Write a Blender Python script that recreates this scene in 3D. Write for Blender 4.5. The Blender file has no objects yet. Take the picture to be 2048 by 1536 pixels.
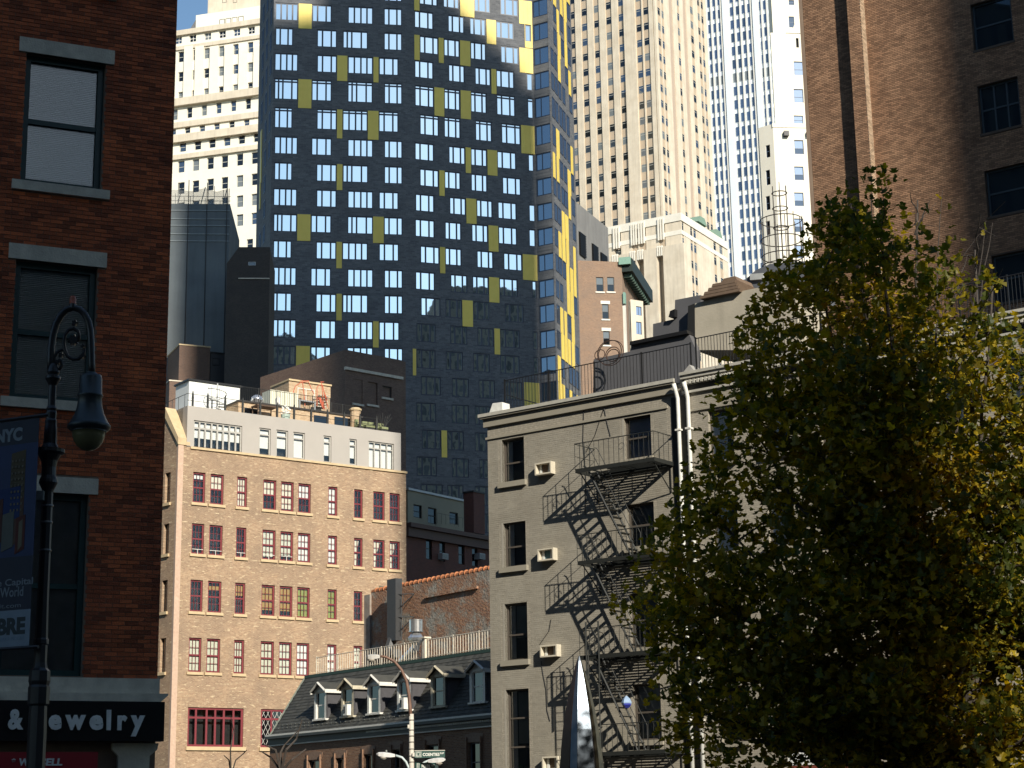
import bpy, math, random
import numpy as np
from mathutils import Vector, Matrix

random.seed(7)
RNG = np.random.default_rng(11)
SC = bpy.context.scene
COL = SC.collection
R_ = math.radians

# ------------------------------------------------------------------ camera
FPX, HC, ROLL, EYE = 3600.0, 880.0, 0.0175, 1.7
_p = math.atan(HC / FPX)
CF = Vector((0, math.cos(_p), math.sin(_p)))
_R0 = Vector((1, 0, 0)); _U0 = Vector((0, -math.sin(_p), math.cos(_p)))
CR = math.cos(ROLL) * _R0 - math.sin(ROLL) * _U0
CU = math.sin(ROLL) * _R0 + math.cos(ROLL) * _U0
CP = Vector((0, 0, EYE))
cam_d = bpy.data.cameras.new('camera')
cam = bpy.data.objects.new('camera', cam_d); COL.objects.link(cam)
cam_d.sensor_width = 36.0; cam_d.lens = FPX / 2048 * 36.0
cam_d.clip_start = 0.5; cam_d.clip_end = 6000
_m = Matrix((CR, CU, -CF)).transposed().to_4x4(); _m.translation = CP
cam.matrix_world = _m
SC.camera = cam
SC.render.resolution_x, SC.render.resolution_y = 1024, 768

# ------------------------------------------------------------------ sky, sun, exposure
SUN_AZ, SUN_EL = R_(155.0), R_(28.6)          # azimuth measured from +Y towards +X
SUN_DIR = Vector((math.sin(SUN_AZ) * math.cos(SUN_EL), math.cos(SUN_AZ) * math.cos(SUN_EL), math.sin(SUN_EL)))
W = bpy.data.worlds.new('World'); SC.world = W; W.use_nodes = True
nt = W.node_tree; nt.nodes.clear()
sky = nt.nodes.new('ShaderNodeTexSky'); sky.sky_type = 'NISHITA'; sky.sun_disc = False
sky.sun_elevation = SUN_EL; sky.sun_rotation = SUN_AZ
sky.air_density = 1.0; sky.dust_density = 0.3; sky.ozone_density = 1.6
bg = nt.nodes.new('ShaderNodeBackground'); bg.inputs['Strength'].default_value = 0.11
wo = nt.nodes.new('ShaderNodeOutputWorld')
tint = nt.nodes.new('ShaderNodeMix'); tint.data_type = 'RGBA'; tint.blend_type = 'MULTIPLY'; tint.inputs[0].default_value = 1.0; tint.inputs[7].default_value = (0.93, 1.03, 1.03, 1)
nt.links.new(sky.outputs[0], tint.inputs[6]); nt.links.new(tint.outputs[2], bg.inputs[0]); nt.links.new(bg.outputs[0], wo.inputs[0])
sd = bpy.data.lights.new('sun', 'SUN'); sd.energy = 5.0; sd.angle = R_(0.53); sd.color = (1.0, 0.93, 0.80)
so = bpy.data.objects.new('sun', sd); COL.objects.link(so)
so.rotation_euler = SUN_DIR.to_track_quat('Z', 'Y').to_euler(); so.location = (40, -60, 120)
vs = SC.view_settings
vs.view_transform = 'Standard'; vs.look = 'None'; vs.exposure = 0.3; vs.gamma = 1.0; vs.use_curve_mapping = False
SC.cycles.max_bounces = 6; SC.cycles.diffuse_bounces = 3; SC.cycles.glossy_bounces = 3
SC.cycles.transparent_max_bounces = 8; SC.cycles.caustics_reflective = False; SC.cycles.caustics_refractive = False

# ------------------------------------------------------------------ pixel -> place helpers
def ray(x, y): return CF + CR * ((x - 1024) / FPX) + CU * ((768 - y) / FPX)
def at_dist(x, y, D):
    d = ray(x, y); return CP + d * (D / math.hypot(d.x, d.y))
def proj(P):
    v = Vector(P) - CP; z = v.dot(CF)
    return 1024 + FPX * v.dot(CR) / z, 768 - FPX * v.dot(CU) / z

class Frame:
    """A vertical plane: s runs along it to the right, z up, d out towards the viewer."""
    def __init__(self, px, py, D, ang, P=None):
        P = Vector(P) if P is not None else at_dist(px, py, D)
        self.O = Vector((P.x, P.y, 0)); a = R_(ang)
        t = Vector((math.sin(a), math.cos(a), 0))
        self.r = t if ang >= 0 else -t
        self.n = Vector((self.r.y, -self.r.x, 0))
        self.rot = math.atan2(self.r.y, self.r.x)
        self.M = Matrix.Translation(self.O) @ Matrix.Rotation(self.rot, 4, 'Z')
    def W(self, s, z, d=0.0): return self.O + self.r * s + self.n * d + Vector((0, 0, z))
    def sz(self, x, y, d=0.0):
        v = ray(x, y); q = self.O + self.n * d
        k = (q - CP).dot(self.n) / v.dot(self.n); h = CP + v * k
        return (h - self.O).dot(self.r), h.z
    def s_at(self, px, z, d=0.0):
        q = self.W(0, z, d) - CP; k = (px - 1024) / FPX
        a = CR - CF * k
        return -q.dot(a) / self.r.dot(a)
    def z_at(self, py, s, d=0.0):
        q = self.W(s, 0, d) - CP; k = (768 - py) / FPX
        a = CU - CF * k
        return -q.dot(a) / a.z
    def off(self, s, d, ang=None):
        P = self.W(s, 0, d)
        f = Frame(0, 0, 0, math.degrees(math.atan2(self.r.x, self.r.y)) if ang is None else ang, P=P)
        if ang is None:
            f.r, f.n, f.rot = self.r.copy(), self.n.copy(), self.rot
            f.M = Matrix.Translation(f.O) @ Matrix.Rotation(f.rot, 4, 'Z')
        return f

# ------------------------------------------------------------------ materials
MATS = {}
def _new(name):
    m = bpy.data.materials.new(name); m.use_nodes = True
    N = m.node_tree.nodes; N.clear()
    o = N.new('ShaderNodeOutputMaterial'); b = N.new('ShaderNodeBsdfPrincipled')
    m.node_tree.links.new(b.outputs[0], o.inputs[0]); MATS[name] = m
    return m, N, m.node_tree.links, b, o
def _pos(N, L, rot=0.0, scale=(1, 1, 1), obj=False):
    if obj:
        tc = N.new('ShaderNodeTexCoord'); src = tc.outputs['Object']
    else:
        g = N.new('ShaderNodeNewGeometry'); src = g.outputs['Position']
    mp = N.new('ShaderNodeMapping'); mp.vector_type = 'POINT'
    mp.inputs['Rotation'].default_value = (0, 0, -rot); mp.inputs['Scale'].default_value = scale
    L.new(src, mp.inputs[0]); return mp.outputs[0]
def _ramp(N, L, fac, stops):
    r = N.new('ShaderNodeValToRGB'); e = r.color_ramp.elements
    while len(e) < len(stops): e.new(0.5)
    for i, (p, c) in enumerate(stops):
        e[i].position = p; e[i].color = (c[0], c[1], c[2], 1)
    L.new(fac, r.inputs[0]); return r.outputs[0]
def _noise(N, L, vec, scale, detail=4, rough=0.6):
    n = N.new('ShaderNodeTexNoise'); n.inputs['Scale'].default_value = scale
    n.inputs['Detail'].default_value = detail; n.inputs['Roughness'].default_value = rough
    L.new(vec, n.inputs['Vector']); return n.outputs[0]
def _mix(N, L, fac, a, b, mode='MIX'):
    m = N.new('ShaderNodeMix'); m.data_type = 'RGBA'; m.blend_type = mode
    if isinstance(fac, float): m.inputs[0].default_value = fac
    else: L.new(fac, m.inputs[0])
    for k, v in ((6, a), (7, b)):
        if isinstance(v, tuple): m.inputs[k].default_value = (v[0], v[1], v[2], 1)
        else: L.new(v, m.inputs[k])
    return m.outputs[2]
def _bump(N, L, b, h, strength, dist):
    u = N.new('ShaderNodeBump'); u.inputs['Strength'].default_value = strength; u.inputs['Distance'].default_value = dist
    L.new(h, u.inputs['Height']); L.new(u.outputs[0], b.inputs['Normal'])

def surf(name, c1, c2=None, scale=2.0, rough=0.7, bump=0.0, bscale=20.0, metal=0.0, streak=0.0, streak_col=None, rot=0.0, rnd=0.0):
    if name in MATS: return MATS[name]
    m, N, L, b, o = _new(name)
    p = _pos(N, L)
    c2 = c2 or tuple(x * 0.8 for x in c1)
    col = _ramp(N, L, _noise(N, L, p, scale), [(0.3, c2), (0.7, c1)])
    if streak > 0:
        ps = _pos(N, L, 0, (1.3, 1.3, 0.09))
        st = _ramp(N, L, _noise(N, L, ps, 1.6, 5), [(0.45, (0, 0, 0)), (0.75, (1, 1, 1))])
        mm = N.new('ShaderNodeMath'); mm.operation = 'MULTIPLY'; mm.inputs[1].default_value = streak
        L.new(st, mm.inputs[0])
        col = _mix(N, L, mm.outputs[0], col, streak_col or tuple(x * 0.45 for x in c1))
    if rnd > 0:
        oi = N.new('ShaderNodeObjectInfo'); g = N.new('ShaderNodeNewGeometry')
        ad = N.new('ShaderNodeMath'); ad.operation = 'ADD'; L.new(oi.outputs['Random'], ad.inputs[0]); L.new(g.outputs['Random Per Island'], ad.inputs[1])
        fr = N.new('ShaderNodeMath'); fr.operation = 'FRACT'; L.new(ad.outputs[0], fr.inputs[0])
        k = _ramp(N, L, fr.outputs[0], [(0, (1 - rnd,) * 3), (1, (1 + rnd * 0.6,) * 3)])
        col = _mix(N, L, 1.0, col, k, 'MULTIPLY')
    L.new(col, b.inputs['Base Color']); b.inputs['Roughness'].default_value = rough; b.inputs['Metallic'].default_value = metal
    if bump > 0: _bump(N, L, b, _noise(N, L, p, bscale, 3), bump, 0.02)
    return m

def brickmat(name, rot, cols, mortar, bw=0.205, bh=0.075, msize=0.012, bump=0.5, blotch=0.5, blotch_col=None, rough=0.85, light=None):
    """Bricks drawn too small to be told apart: running bond on planes turned by rot about z."""
    if name in MATS: return MATS[name]
    m, N, L, b, o = _new(name)
    p = _pos(N, L, rot)
    sp = N.new('ShaderNodeSeparateXYZ'); L.new(p, sp.inputs[0])
    ad = N.new('ShaderNodeMath'); L.new(sp.outputs[0], ad.inputs[0]); L.new(sp.outputs[1], ad.inputs[1])
    cb = N.new('ShaderNodeCombineXYZ'); L.new(ad.outputs[0], cb.inputs[0]); L.new(sp.outputs[2], cb.inputs[1])
    br = N.new('ShaderNodeTexBrick'); L.new(cb.outputs[0], br.inputs['Vector'])
    br.inputs['Scale'].default_value = 1.0; br.inputs['Brick Width'].default_value = bw; br.inputs['Row Height'].default_value = bh
    br.inputs['Mortar Size'].default_value = msize; br.inputs['Mortar Smooth'].default_value = 0.3; br.inputs['Bias'].default_value = 0.0
    br.inputs['Color1'].default_value = (0, 0, 0, 1); br.inputs['Color2'].default_value = (1, 1, 1, 1); br.inputs['Mortar'].default_value = (0.5, 0.5, 0.5, 1)
    n = len(cols)
    c = _ramp(N, L, br.outputs['Color'], [(i / max(1, n - 1), cc) for i, cc in enumerate(cols)])
    bl = _ramp(N, L, _noise(N, L, p, 0.55, 5), [(0.38, (0, 0, 0)), (0.66, (1, 1, 1))])
    mm = N.new('ShaderNodeMath'); mm.operation = 'MULTIPLY'; mm.inputs[1].default_value = blotch; L.new(bl, mm.inputs[0])
    c = _mix(N, L, mm.outputs[0], c, blotch_col or tuple(x * 0.6 for x in cols[0]))
    fine = _ramp(N, L, _noise(N, L, p, 9.0, 4), [(0.3, (0.75,) * 3), (0.7, (1.2,) * 3)])
    c = _mix(N, L, 1.0, c, fine, 'MULTIPLY')
    if light:
        lp = N.new('ShaderNodeMapping'); lp.inputs['Scale'].default_value = (2.2, 9.0, 1); L.new(cb.outputs[0], lp.inputs[0])
        lm = _ramp(N, L, _noise(N, L, lp.outputs[0], 1.0, 2), [(0.60, (0, 0, 0)), (0.66, (1, 1, 1))])
        c = _mix(N, L, lm, c, light)
    c = _mix(N, L, br.outputs['Fac'], c, mortar)
    L.new(c, b.inputs['Base Color']); b.inputs['Roughness'].default_value = rough
    inv = N.new('ShaderNodeMath'); inv.operation = 'SUBTRACT'; inv.inputs[0].default_value = 1.0; L.new(br.outputs['Fac'], inv.inputs[1])
    _bump(N, L, b, inv.outputs[0], bump, 0.012)
    return m

def glass(name, base=(0.01, 0.012, 0.014), refl=(0.6, 0.68, 0.75), face=0.25, warp=0.0, wscale=0.7):
    """Window glass with a dark room behind it; face = mirror share seen head-on (coated glass is higher)."""
    if name in MATS: return MATS[name]
    m, N, L, b, o = _new(name)
    b.inputs['Base Color'].default_value = (*base, 1); b.inputs['Roughness'].default_value = 0.35; b.inputs['Specular IOR Level'].default_value = 0.0
    gl = N.new('ShaderNodeBsdfGlossy'); gl.inputs['Roughness'].default_value = 0.015; gl.inputs['Color'].default_value = (*refl, 1)
    fr = N.new('ShaderNodeFresnel'); fr.inputs['IOR'].default_value = 1.5
    mr = N.new('ShaderNodeMapRange'); mr.inputs['From Min'].default_value = 0.04; mr.inputs['From Max'].default_value = 1.0
    mr.inputs['To Min'].default_value = face; mr.inputs['To Max'].default_value = 1.0
    L.new(fr.outputs[0], mr.inputs[0])
    mx = N.new('ShaderNodeMixShader'); L.new(mr.outputs[0], mx.inputs[0]); L.new(b.outputs[0], mx.inputs[1]); L.new(gl.outputs[0], mx.inputs[2])
    L.new(mx.outputs[0], o.inputs[0])
    if warp > 0:
        p = _pos(N, L); u = N.new('ShaderNodeBump'); u.inputs['Strength'].default_value = warp; u.inputs['Distance'].default_value = 0.05
        L.new(_noise(N, L, p, wscale, 1), u.inputs['Height']); L.new(u.outputs[0], gl.inputs['Normal'])
    return m

def clear_glass(name='clear_glass'):
    if name in MATS: return MATS[name]
    m, N, L, b, o = _new(name)
    tr = N.new('ShaderNodeBsdfTransparent'); tr.inputs[0].default_value = (0.97, 0.98, 0.98, 1)
    gl = N.new('ShaderNodeBsdfGlossy'); gl.inputs['Roughness'].default_value = 0.02
    fr = N.new('ShaderNodeFresnel'); fr.inputs['IOR'].default_value = 1.5
    mx = N.new('ShaderNodeMixShader'); L.new(fr.outputs[0], mx.inputs[0]); L.new(tr.outputs[0], mx.inputs[1]); L.new(gl.outputs[0], mx.inputs[2])
    L.new(mx.outputs[0], o.inputs[0]); return m

def plain(name, c, rough=0.6, metal=0.0):
    if name in MATS: return MATS[name]
    m, N, L, b, o = _new(name)
    p = _pos(N, L)
    col = _ramp(N, L, _noise(N, L, p, 6.0), [(0.3, tuple(x * 0.82 for x in c)), (0.7, c)])
    L.new(col, b.inputs['Base Color']); b.inputs['Roughness'].default_value = rough; b.inputs['Metallic'].default_value = metal
    return m

# ------------------------------------------------------------------ mesh helper: coordinates are (s, z, d) of a Frame
class MB:
    def __init__(self): self.v = []; self.f = []; self.m = []
    def face(self, pts, m=0):
        b = len(self.v); self.v += [(p[0], -p[2], p[1]) for p in pts]
        self.f.append(tuple(range(b, b + len(pts)))); self.m.append(m); return self
    def box(self, s0, s1, z0, z1, d0, d1, m=0, skip=''):
        b = len(self.v)
        for (s, z, d) in ((s0, z0, d1), (s1, z0, d1), (s1, z1, d1), (s0, z1, d1), (s0, z0, d0), (s1, z0, d0), (s1, z1, d0), (s0, z1, d0)):
            self.v.append((s, -d, z))
        fs = {'f': (0, 1, 2, 3), 'b': (5, 4, 7, 6), 'l': (4, 0, 3, 7), 'r': (1, 5, 6, 2), 't': (3, 2, 6, 7), 'u': (4, 5, 1, 0)}
        for k, q in fs.items():
            if k not in skip: self.f.append(tuple(b + i for i in q)); self.m.append(m)
        return self
    def prism(self, poly, d0, d1, m=0):
        """poly in (s, z), extruded from d0 (back) to d1 (front)"""
        n = len(poly)
        self.face([(p[0], p[1], d1) for p in poly], m); self.face([(p[0], p[1], d0) for p in reversed(poly)], m)
        for i in range(n):
            a, c = poly[i], poly[(i + 1) % n]
            self.face([(a[0], a[1], d0), (c[0], c[1], d0), (c[0], c[1], d1), (a[0], a[1], d1)], m)
        return self
    def vprism(self, foot, z0, z1, m=0):
        """foot in (s, d), extruded upwards"""
        n = len(foot)
        self.face([(p[0], z1, p[1]) for p in foot], m)
        for i in range(n):
            a, c = foot[i], foot[(i + 1) % n]
            self.face([(a[0], z0, a[1]), (c[0], z0, c[1]), (c[0], z1, c[1]), (a[0], z1, a[1])], m)
        return self
    def tube(self, pts, r, n=8, m=0, cap=True):
        P = [Vector((p[0], -p[2], p[1])) for p in pts]
        rr = r if isinstance(r, (list, tuple)) else [r] * len(P)
        b = len(self.v); up = None
        for i, p in enumerate(P):
            t = (P[min(i + 1, len(P) - 1)] - P[max(i - 1, 0)])
            if t.length < 1e-9: t = Vector((0, 0, 1))
            t.normalize()
            if up is None:
                up = Vector((0, 0, 1)) if abs(t.z) < 0.9 else Vector((1, 0, 0))
            x = t.cross(up); x.normalize(); y = x.cross(t); up = y
            for k in range(n):
                a = 2 * math.pi * k / n
                q = p + (x * math.cos(a) + y * math.sin(a)) * rr[i]; self.v.append(tuple(q))
        for i in range(len(P) - 1):
            for k in range(n):
                k2 = (k + 1) % n
                self.f.append((b + i * n + k, b + i * n + k2, b + (i + 1) * n + k2, b + (i + 1) * n + k)); self.m.append(m)
        if cap:
            self.f.append(tuple(b + k for k in reversed(range(n)))); self.m.append(m)
            self.f.append(tuple(b + (len(P) - 1) * n + k for k in range(n))); self.m.append(m)
        return self
    def bar(self, a, c, w=0.02, m=0): return self.tube([a, c], w * 0.6, 4, m)
    def lathe(self, s, d, prof, n=20, m=0, flute=0.0):
        """prof: list of (radius, z)"""
        b = len(self.v)
        for (r, z) in prof:
            for k in range(n):
                a = 2 * math.pi * (k + 0.5) / n; q = r * (1 - (flute if k % 2 else 0))
                self.v.append((s + q * math.cos(a), -d + q * math.sin(a), z))
        for i in range(len(prof) - 1):
            for k in range(n):
                k2 = (k + 1) % n
                self.f.append((b + i * n + k, b + i * n + k2, b + (i + 1) * n + k2, b + (i + 1) * n + k)); self.m.append(m)
        self.f.append(tuple(b + k for k in range(n))); self.m.append(m)
        self.f.append(tuple(b + (len(prof) - 1) * n + k for k in reversed(range(n)))); self.m.append(m)
        return self
    def wall(self, s0, s1, z0, z1, holes, depth=0.2, d=0.0, m=0, mr=None):
        mr = m if mr is None else mr
        hs = [(max(a, s0), min(b_, s1), max(c, z0), min(e, z1)) for (a, b_, c, e) in holes if b_ > s0 and a < s1 and e > z0 and c < z1]
        ze = sorted(set([z0, z1] + [h[2] for h in hs] + [h[3] for h in hs]))
        for i in range(len(ze) - 1):
            a, c = ze[i], ze[i + 1]
            if c - a < 1e-6: continue
            cut = sorted((h[0], h[1]) for h in hs if h[2] <= a + 1e-7 and h[3] >= c - 1e-7)
            x = s0
            for (h0, h1) in cut:
                if h0 > x + 1e-6: self.face([(x, a, d), (h0, a, d), (h0, c, d), (x, c, d)], m)
                x = max(x, h1)
            if x < s1 - 1e-6: self.face([(x, a, d), (s1, a, d), (s1, c, d), (x, c, d)], m)
        for (a, b_, c, e) in hs:
            k = d - depth
            self.face([(a, c, d), (a, c, k), (a, e, k), (a, e, d)], mr); self.face([(b_, c, k), (b_, c, d), (b_, e, d), (b_, e, k)], mr)
            self.face([(a, e, d), (a, e, k), (b_, e, k), (b_, e, d)], mr); self.face([(a, c, k), (a, c, d), (b_, c, d), (b_, c, k)], mr)
        return self
    def mesh(self, name, mats, smooth=False):
        me = bpy.data.meshes.new(name); me.from_pydata(self.v, [], self.f)
        for mm in (mats if isinstance(mats, (list, tuple)) else [mats]): me.materials.append(mm)
        if any(self.m): me.polygons.foreach_set('material_index', self.m)
        if smooth: me.polygons.foreach_set('use_smooth', [True] * len(me.polygons))
        me.update(); return me

WM = {}        # world matrices of placed things, by object name
def _link(o, parent, M):
    COL.objects.link(o)
    if parent is not None:
        o.parent = parent; o.matrix_basis = WM[parent.name].inverted() @ M
    else: o.matrix_basis = M
    WM[o.name] = M.copy(); return o
def thing(name, label, cat, F, s=0.0, z=0.0, d=0.0, group=None):
    o = bpy.data.objects.new(name, None); o.empty_display_size = 0.3
    M = Matrix.Translation(F.W(s, z, d)) @ Matrix.Rotation(F.rot, 4, 'Z')
    o['label'] = label; o['category'] = cat
    if group: o['group'] = group
    return _link(o, None, M)
def part(mb, name, mats, parent, F, smooth=False, kind=None, label=None):
    me = mb.mesh(name, mats, smooth) if isinstance(mb, MB) else mb
    o = bpy.data.objects.new(name, me)
    if kind: o['kind'] = kind
    if label: o['label'] = label
    return _link(o, parent, F.M)
def piece(me, name, parent, F, s, z, d, scale=None, rz=0.0):
    """an instance of a shared mesh whose origin is put at (s, z, d)"""
    o = bpy.data.objects.new(name, me)
    M = Matrix.Translation(F.W(s, z, d)) @ Matrix.Rotation(F.rot + rz, 4, 'Z')
    if scale: M = M @ Matrix.Diagonal((*scale, 1))
    return _link(o, parent, M)
def single(mb, name, mats, label, cat, F, group=None, smooth=False, s=0.0, z=0.0, d=0.0):
    o = bpy.data.objects.new(name, mb.mesh(name, mats, smooth)); o['label'] = label; o['category'] = cat
    if group: o['group'] = group
    return _link(o, None, F.M)

# ------------------------------------------------------------------ windows
CACHE = {}; COUNT = {}; REST = {}
def _bars(w, h, xc, zc, fw, mw, dep):
    mb = MB(); D0, D1 = -dep, 0.0
    mb.box(0, fw, 0, h, D0, D1); mb.box(w - fw, w, 0, h, D0, D1)
    mb.box(fw, w - fw, 0, fw, D0, D1); mb.box(fw, w - fw, h - fw, h, D0, D1)
    for x in xc: mb.box(x - mw / 2, x + mw / 2, fw, h - fw, D0, D1 - 0.006)
    for z in zc: mb.box(fw, w - fw, z - mw / 2, z + mw / 2, D0, D1 - 0.012)
    return mb
def window(root, F, s0, s1, z0, z1, fm, gm, d=-0.12, xc=(), zc=(), fw=0.06, mw=0.05, dep=0.06, muntin=None, mm=None,
           name='window', pane_limit=300, win_limit=300, one_pane=False, label=None):
    """A framed window: frame and bars in one mesh, each pane a piece below it. xc, zc: bar positions as shares of width, height."""
    w, h = round(s1 - s0, 2), round(z1 - z0, 2)
    xs = [x * w for x in xc]; zs = [z * h for z in zc]
    key = ('w', w, h, tuple(xc), tuple(zc), fw, mw, dep, fm.name, muntin)
    if key not in CACHE:
        mb = _bars(w, h, xs, zs, fw, mw, dep)
        if muntin:
            nx, nz = muntin
            ex = [fw] + xs + [w - fw]; ez = [fw] + zs + [h - fw]
            for i in range(len(ex) - 1):
                for j in range(1, nx):
                    x = ex[i] + (ex[i + 1] - ex[i]) * j / nx; mb.box(x - 0.011, x + 0.011, fw, h - fw, -dep, -0.02)
            for i in range(len(ez) - 1):
                for j in range(1, nz):
                    z = ez[i] + (ez[i + 1] - ez[i]) * j / nz; mb.box(fw, w - fw, z - 0.011, z + 0.011, -dep, -0.022)
        CACHE[key] = mb.mesh(name, fm)
    rk = (root.name, 'window'); n = COUNT.get(rk, 0)
    o = None
    if n < win_limit:
        o = piece(CACHE[key], name, root, F, s0, z0, d); COUNT[rk] = n + 1
        if label: o['label'] = label
    else:
        mb = REST.setdefault((root.name, name, fm.name), (MB(), F, root, fm))[0]
        F0 = REST[(root.name, name, fm.name)][1]
        dd = F0.M.inverted() @ F.W(s0, z0, d); rz = F.rot - F0.rot; ca, sa = math.cos(rz), math.sin(rz)
        b = len(mb.v)
        for v in CACHE[key].vertices:
            c = v.co; mb.v.append((dd.x + c.x * ca - c.y * sa, dd.y + c.x * sa + c.y * ca, dd.z + c.z))
        for p in CACHE[key].polygons: mb.f.append(tuple(b + i for i in p.vertices)); mb.m.append(0)
    ex = [fw * 0.6] + xs + [w - fw * 0.6]; ez = [fw * 0.6] + zs + [h - fw * 0.6]
    if one_pane: ex = [ex[0], ex[-1]]; ez = [ez[0], ez[-1]]
    pd = -dep * 0.75
    for i in range(len(ex) - 1):
        for j in range(len(ez) - 1):
            g = gm(i, j) if callable(gm) else gm
            pw, ph = round(ex[i + 1] - ex[i], 3), round(ez[j + 1] - ez[j], 3)
            pk = (root.name, 'pane'); c = COUNT.get(pk, 0)
            if o is not None and c < pane_limit:
                k2 = ('p', pw, ph, g.name)
                if k2 not in CACHE: CACHE[k2] = MB().box(0, pw, 0, ph, -0.012, 0).mesh('pane', g)
                q = bpy.data.objects.new('pane', CACHE[k2])
                M = Matrix.Translation(F.W(s0 + ex[i], z0 + ez[j], d + pd)) @ Matrix.Rotation(F.rot, 4, 'Z')
                _link(q, o, M); COUNT[pk] = c + 1
            else:
                rk2 = (root.name, 'pane', g.name)
                if rk2 not in REST: REST[rk2] = (MB(), F, root, g)
                mb, F0 = REST[rk2][0], REST[rk2][1]
                cs = [F0.M.inverted() @ F.W(s0 + ex[i + a], z0 + ez[j + e], d + pd) for a, e in ((0, 0), (1, 0), (1, 1), (0, 1))]
                b = len(mb.v); mb.v += [tuple(v) for v in cs]; mb.f.append((b, b + 1, b + 2, b + 3)); mb.m.append(0)
    return o
def flush_rest():
    for (rn, nm, mn), (mb, F, root, m) in REST.items():
        part(mb, nm, m, root, F, kind='stuff')
    REST.clear()

def bricks(root, F, s0, s1, z0, z1, holes, mat, bw=0.2, bh=0.062, gap=0.012, proud=0.012, limit=300, d=0.0, near=None, jit=0.003, hidden=None):
    """Running-bond bricks as real pieces; the nearest ones are objects, the rest one part."""
    ch = bh + gap; cw = bw + gap; full = []; mb = MB(); row = 0; z = z0
    while z + bh <= z1 + 1e-6:
        x = s0 - (cw / 2 if row % 2 else 0)
        cut = sorted((h[0], h[1]) for h in holes if h[2] < z + bh * 0.6 and h[3] > z + bh * 0.4)
        while x < s1:
            a, b = max(x, s0), min(x + bw, s1)
            segs = [(a, b)]
            for (h0, h1) in cut:
                ns = []
                for (p, q) in segs:
                    if h1 <= p or h0 >= q: ns.append((p, q)); continue
                    if h0 > p: ns.append((p, h0))
                    if h1 < q: ns.append((h1, q))
                segs = ns
            for (p, q) in segs:
                if q - p < 0.02: continue
                if hidden and hidden((p + q) / 2, z): continue
                pr = proud + random.uniform(-jit, jit)
                if q - p > bw - 1e-4: full.append((p, z, pr))
                else: mb.box(p, q, z, z + bh, d - 0.01, d + pr, skip='b')
            x += cw
        row += 1; z += ch
    near = near or (lambda t: (F.W(t[0], t[1]) - CP).length)
    full.sort(key=near)
    key = ('b', bw, bh, mat.name, proud)
    if key not in CACHE: CACHE[key] = MB().box(0, bw, 0, bh, -0.01, proud, skip='b').mesh('brick', mat)
    for (p, zz, pr) in full[:limit]: piece(CACHE[key], 'brick', root, F, p, zz, d + pr - proud)
    for (p, zz, pr) in full[limit:]: mb.box(p, p + bw, zz, zz + bh, d - 0.01, d + pr, skip='b')
    if mb.v: part(mb, 'brick', mat, root, F, kind='stuff')

# ------------------------------------------------------------------ lettering (built-in font, turned into meshes)
def text_mesh(txt, bold=0.0, depth=0.0):
    cu = bpy.data.curves.new('lettering', 'FONT'); cu.body = txt; cu.size = 1.0; cu.offset = bold; cu.extrude = depth; cu.resolution_u = 3
    ob = bpy.data.objects.new('lettering', cu); COL.objects.link(ob)
    dg = bpy.context.evaluated_depsgraph_get(); dg.update()
    me = bpy.data.meshes.new_from_object(ob.evaluated_get(dg))
    bpy.data.objects.remove(ob); bpy.data.curves.remove(cu)
    return me
def lettering(txt, root, F, s0, s1, z0, z1, d, mat, thick=0.01, bold=0.0, name='lettering', shear=0.0):
    me = text_mesh(txt, bold, 0.5)
    n = len(me.vertices); co = np.empty(n * 3); me.vertices.foreach_get('co', co); co = co.reshape(-1, 3)
    lo, hi = co.min(0), co.max(0); q = (co - lo) / np.maximum(hi - lo, 1e-6)
    new = np.empty_like(co); zz = z0 + q[:, 1] * (z1 - z0)
    new[:, 0] = s0 + q[:, 0] * (s1 - s0) + shear * (zz - z0); new[:, 1] = -d - q[:, 2] * thick; new[:, 2] = zz
    me.vertices.foreach_set('co', new.ravel()); me.materials.clear(); me.materials.append(mat); me.name = name; me.update()
    return part(me, name, None, root, F)
# ------------------------------------------------------------------ palette
brick_red = surf('red_brick', (0.56, 0.135, 0.042), (0.32, 0.075, 0.03), 1.2, 0.85, 0.4, 40, rnd=0.55)
mortar_dark = surf('dark_mortar', (0.26, 0.19, 0.14), (0.14, 0.10, 0.08), 3, 0.9)
lime = surf('limestone', (0.74, 0.67, 0.54), (0.55, 0.49, 0.40), 5, 0.85, 0.3, 30, streak=.35)
green_frame = plain('dark_green_paint', (0.012, 0.05, 0.05), 0.4)
black_iron = plain('black_iron', (0.012, 0.012, 0.013), 0.5)
white_paint = plain('white_paint', (0.78, 0.76, 0.70), 0.5)
cream_stone = surf('cream_stone', (0.70, 0.62, 0.50), (0.58, 0.50, 0.39), 0.4, 0.85, 0.15, 8, streak=0.35)
dark_glass = glass('dark_glass', (0.006, 0.007, 0.009), face=0.10, warp=0.05)
blue_glass = glass('blue_dark_glass', (0.03, 0.042, 0.06), (0.7, 0.8, 0.95), face=0.22, warp=0.03)
mid_glass = glass('pale_blind_glass', (0.16, 0.18, 0.19), face=0.08)
clear = clear_glass()

# ------------------------------------------------------------------ setting: ground
g = MB(); g.box(-900, 900, -1.0, 0.0, -900, 900)
F0 = Frame(0, 0, 0, 90, P=(0, 300, 0))
gm_ = surf('asphalt', (0.06, 0.06, 0.058), (0.04, 0.04, 0.04), 0.6, 0.9)
o = part(g, 'ground', gm_, None, F0); o['kind'] = 'structure'

def box_building(mb, F, s0, s1, z1, d0, d1=0.0, m=0, z0=0.0, skip=''):
    mb.box(s0, s1, z0, z1, d0, d1, m, skip)

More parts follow.
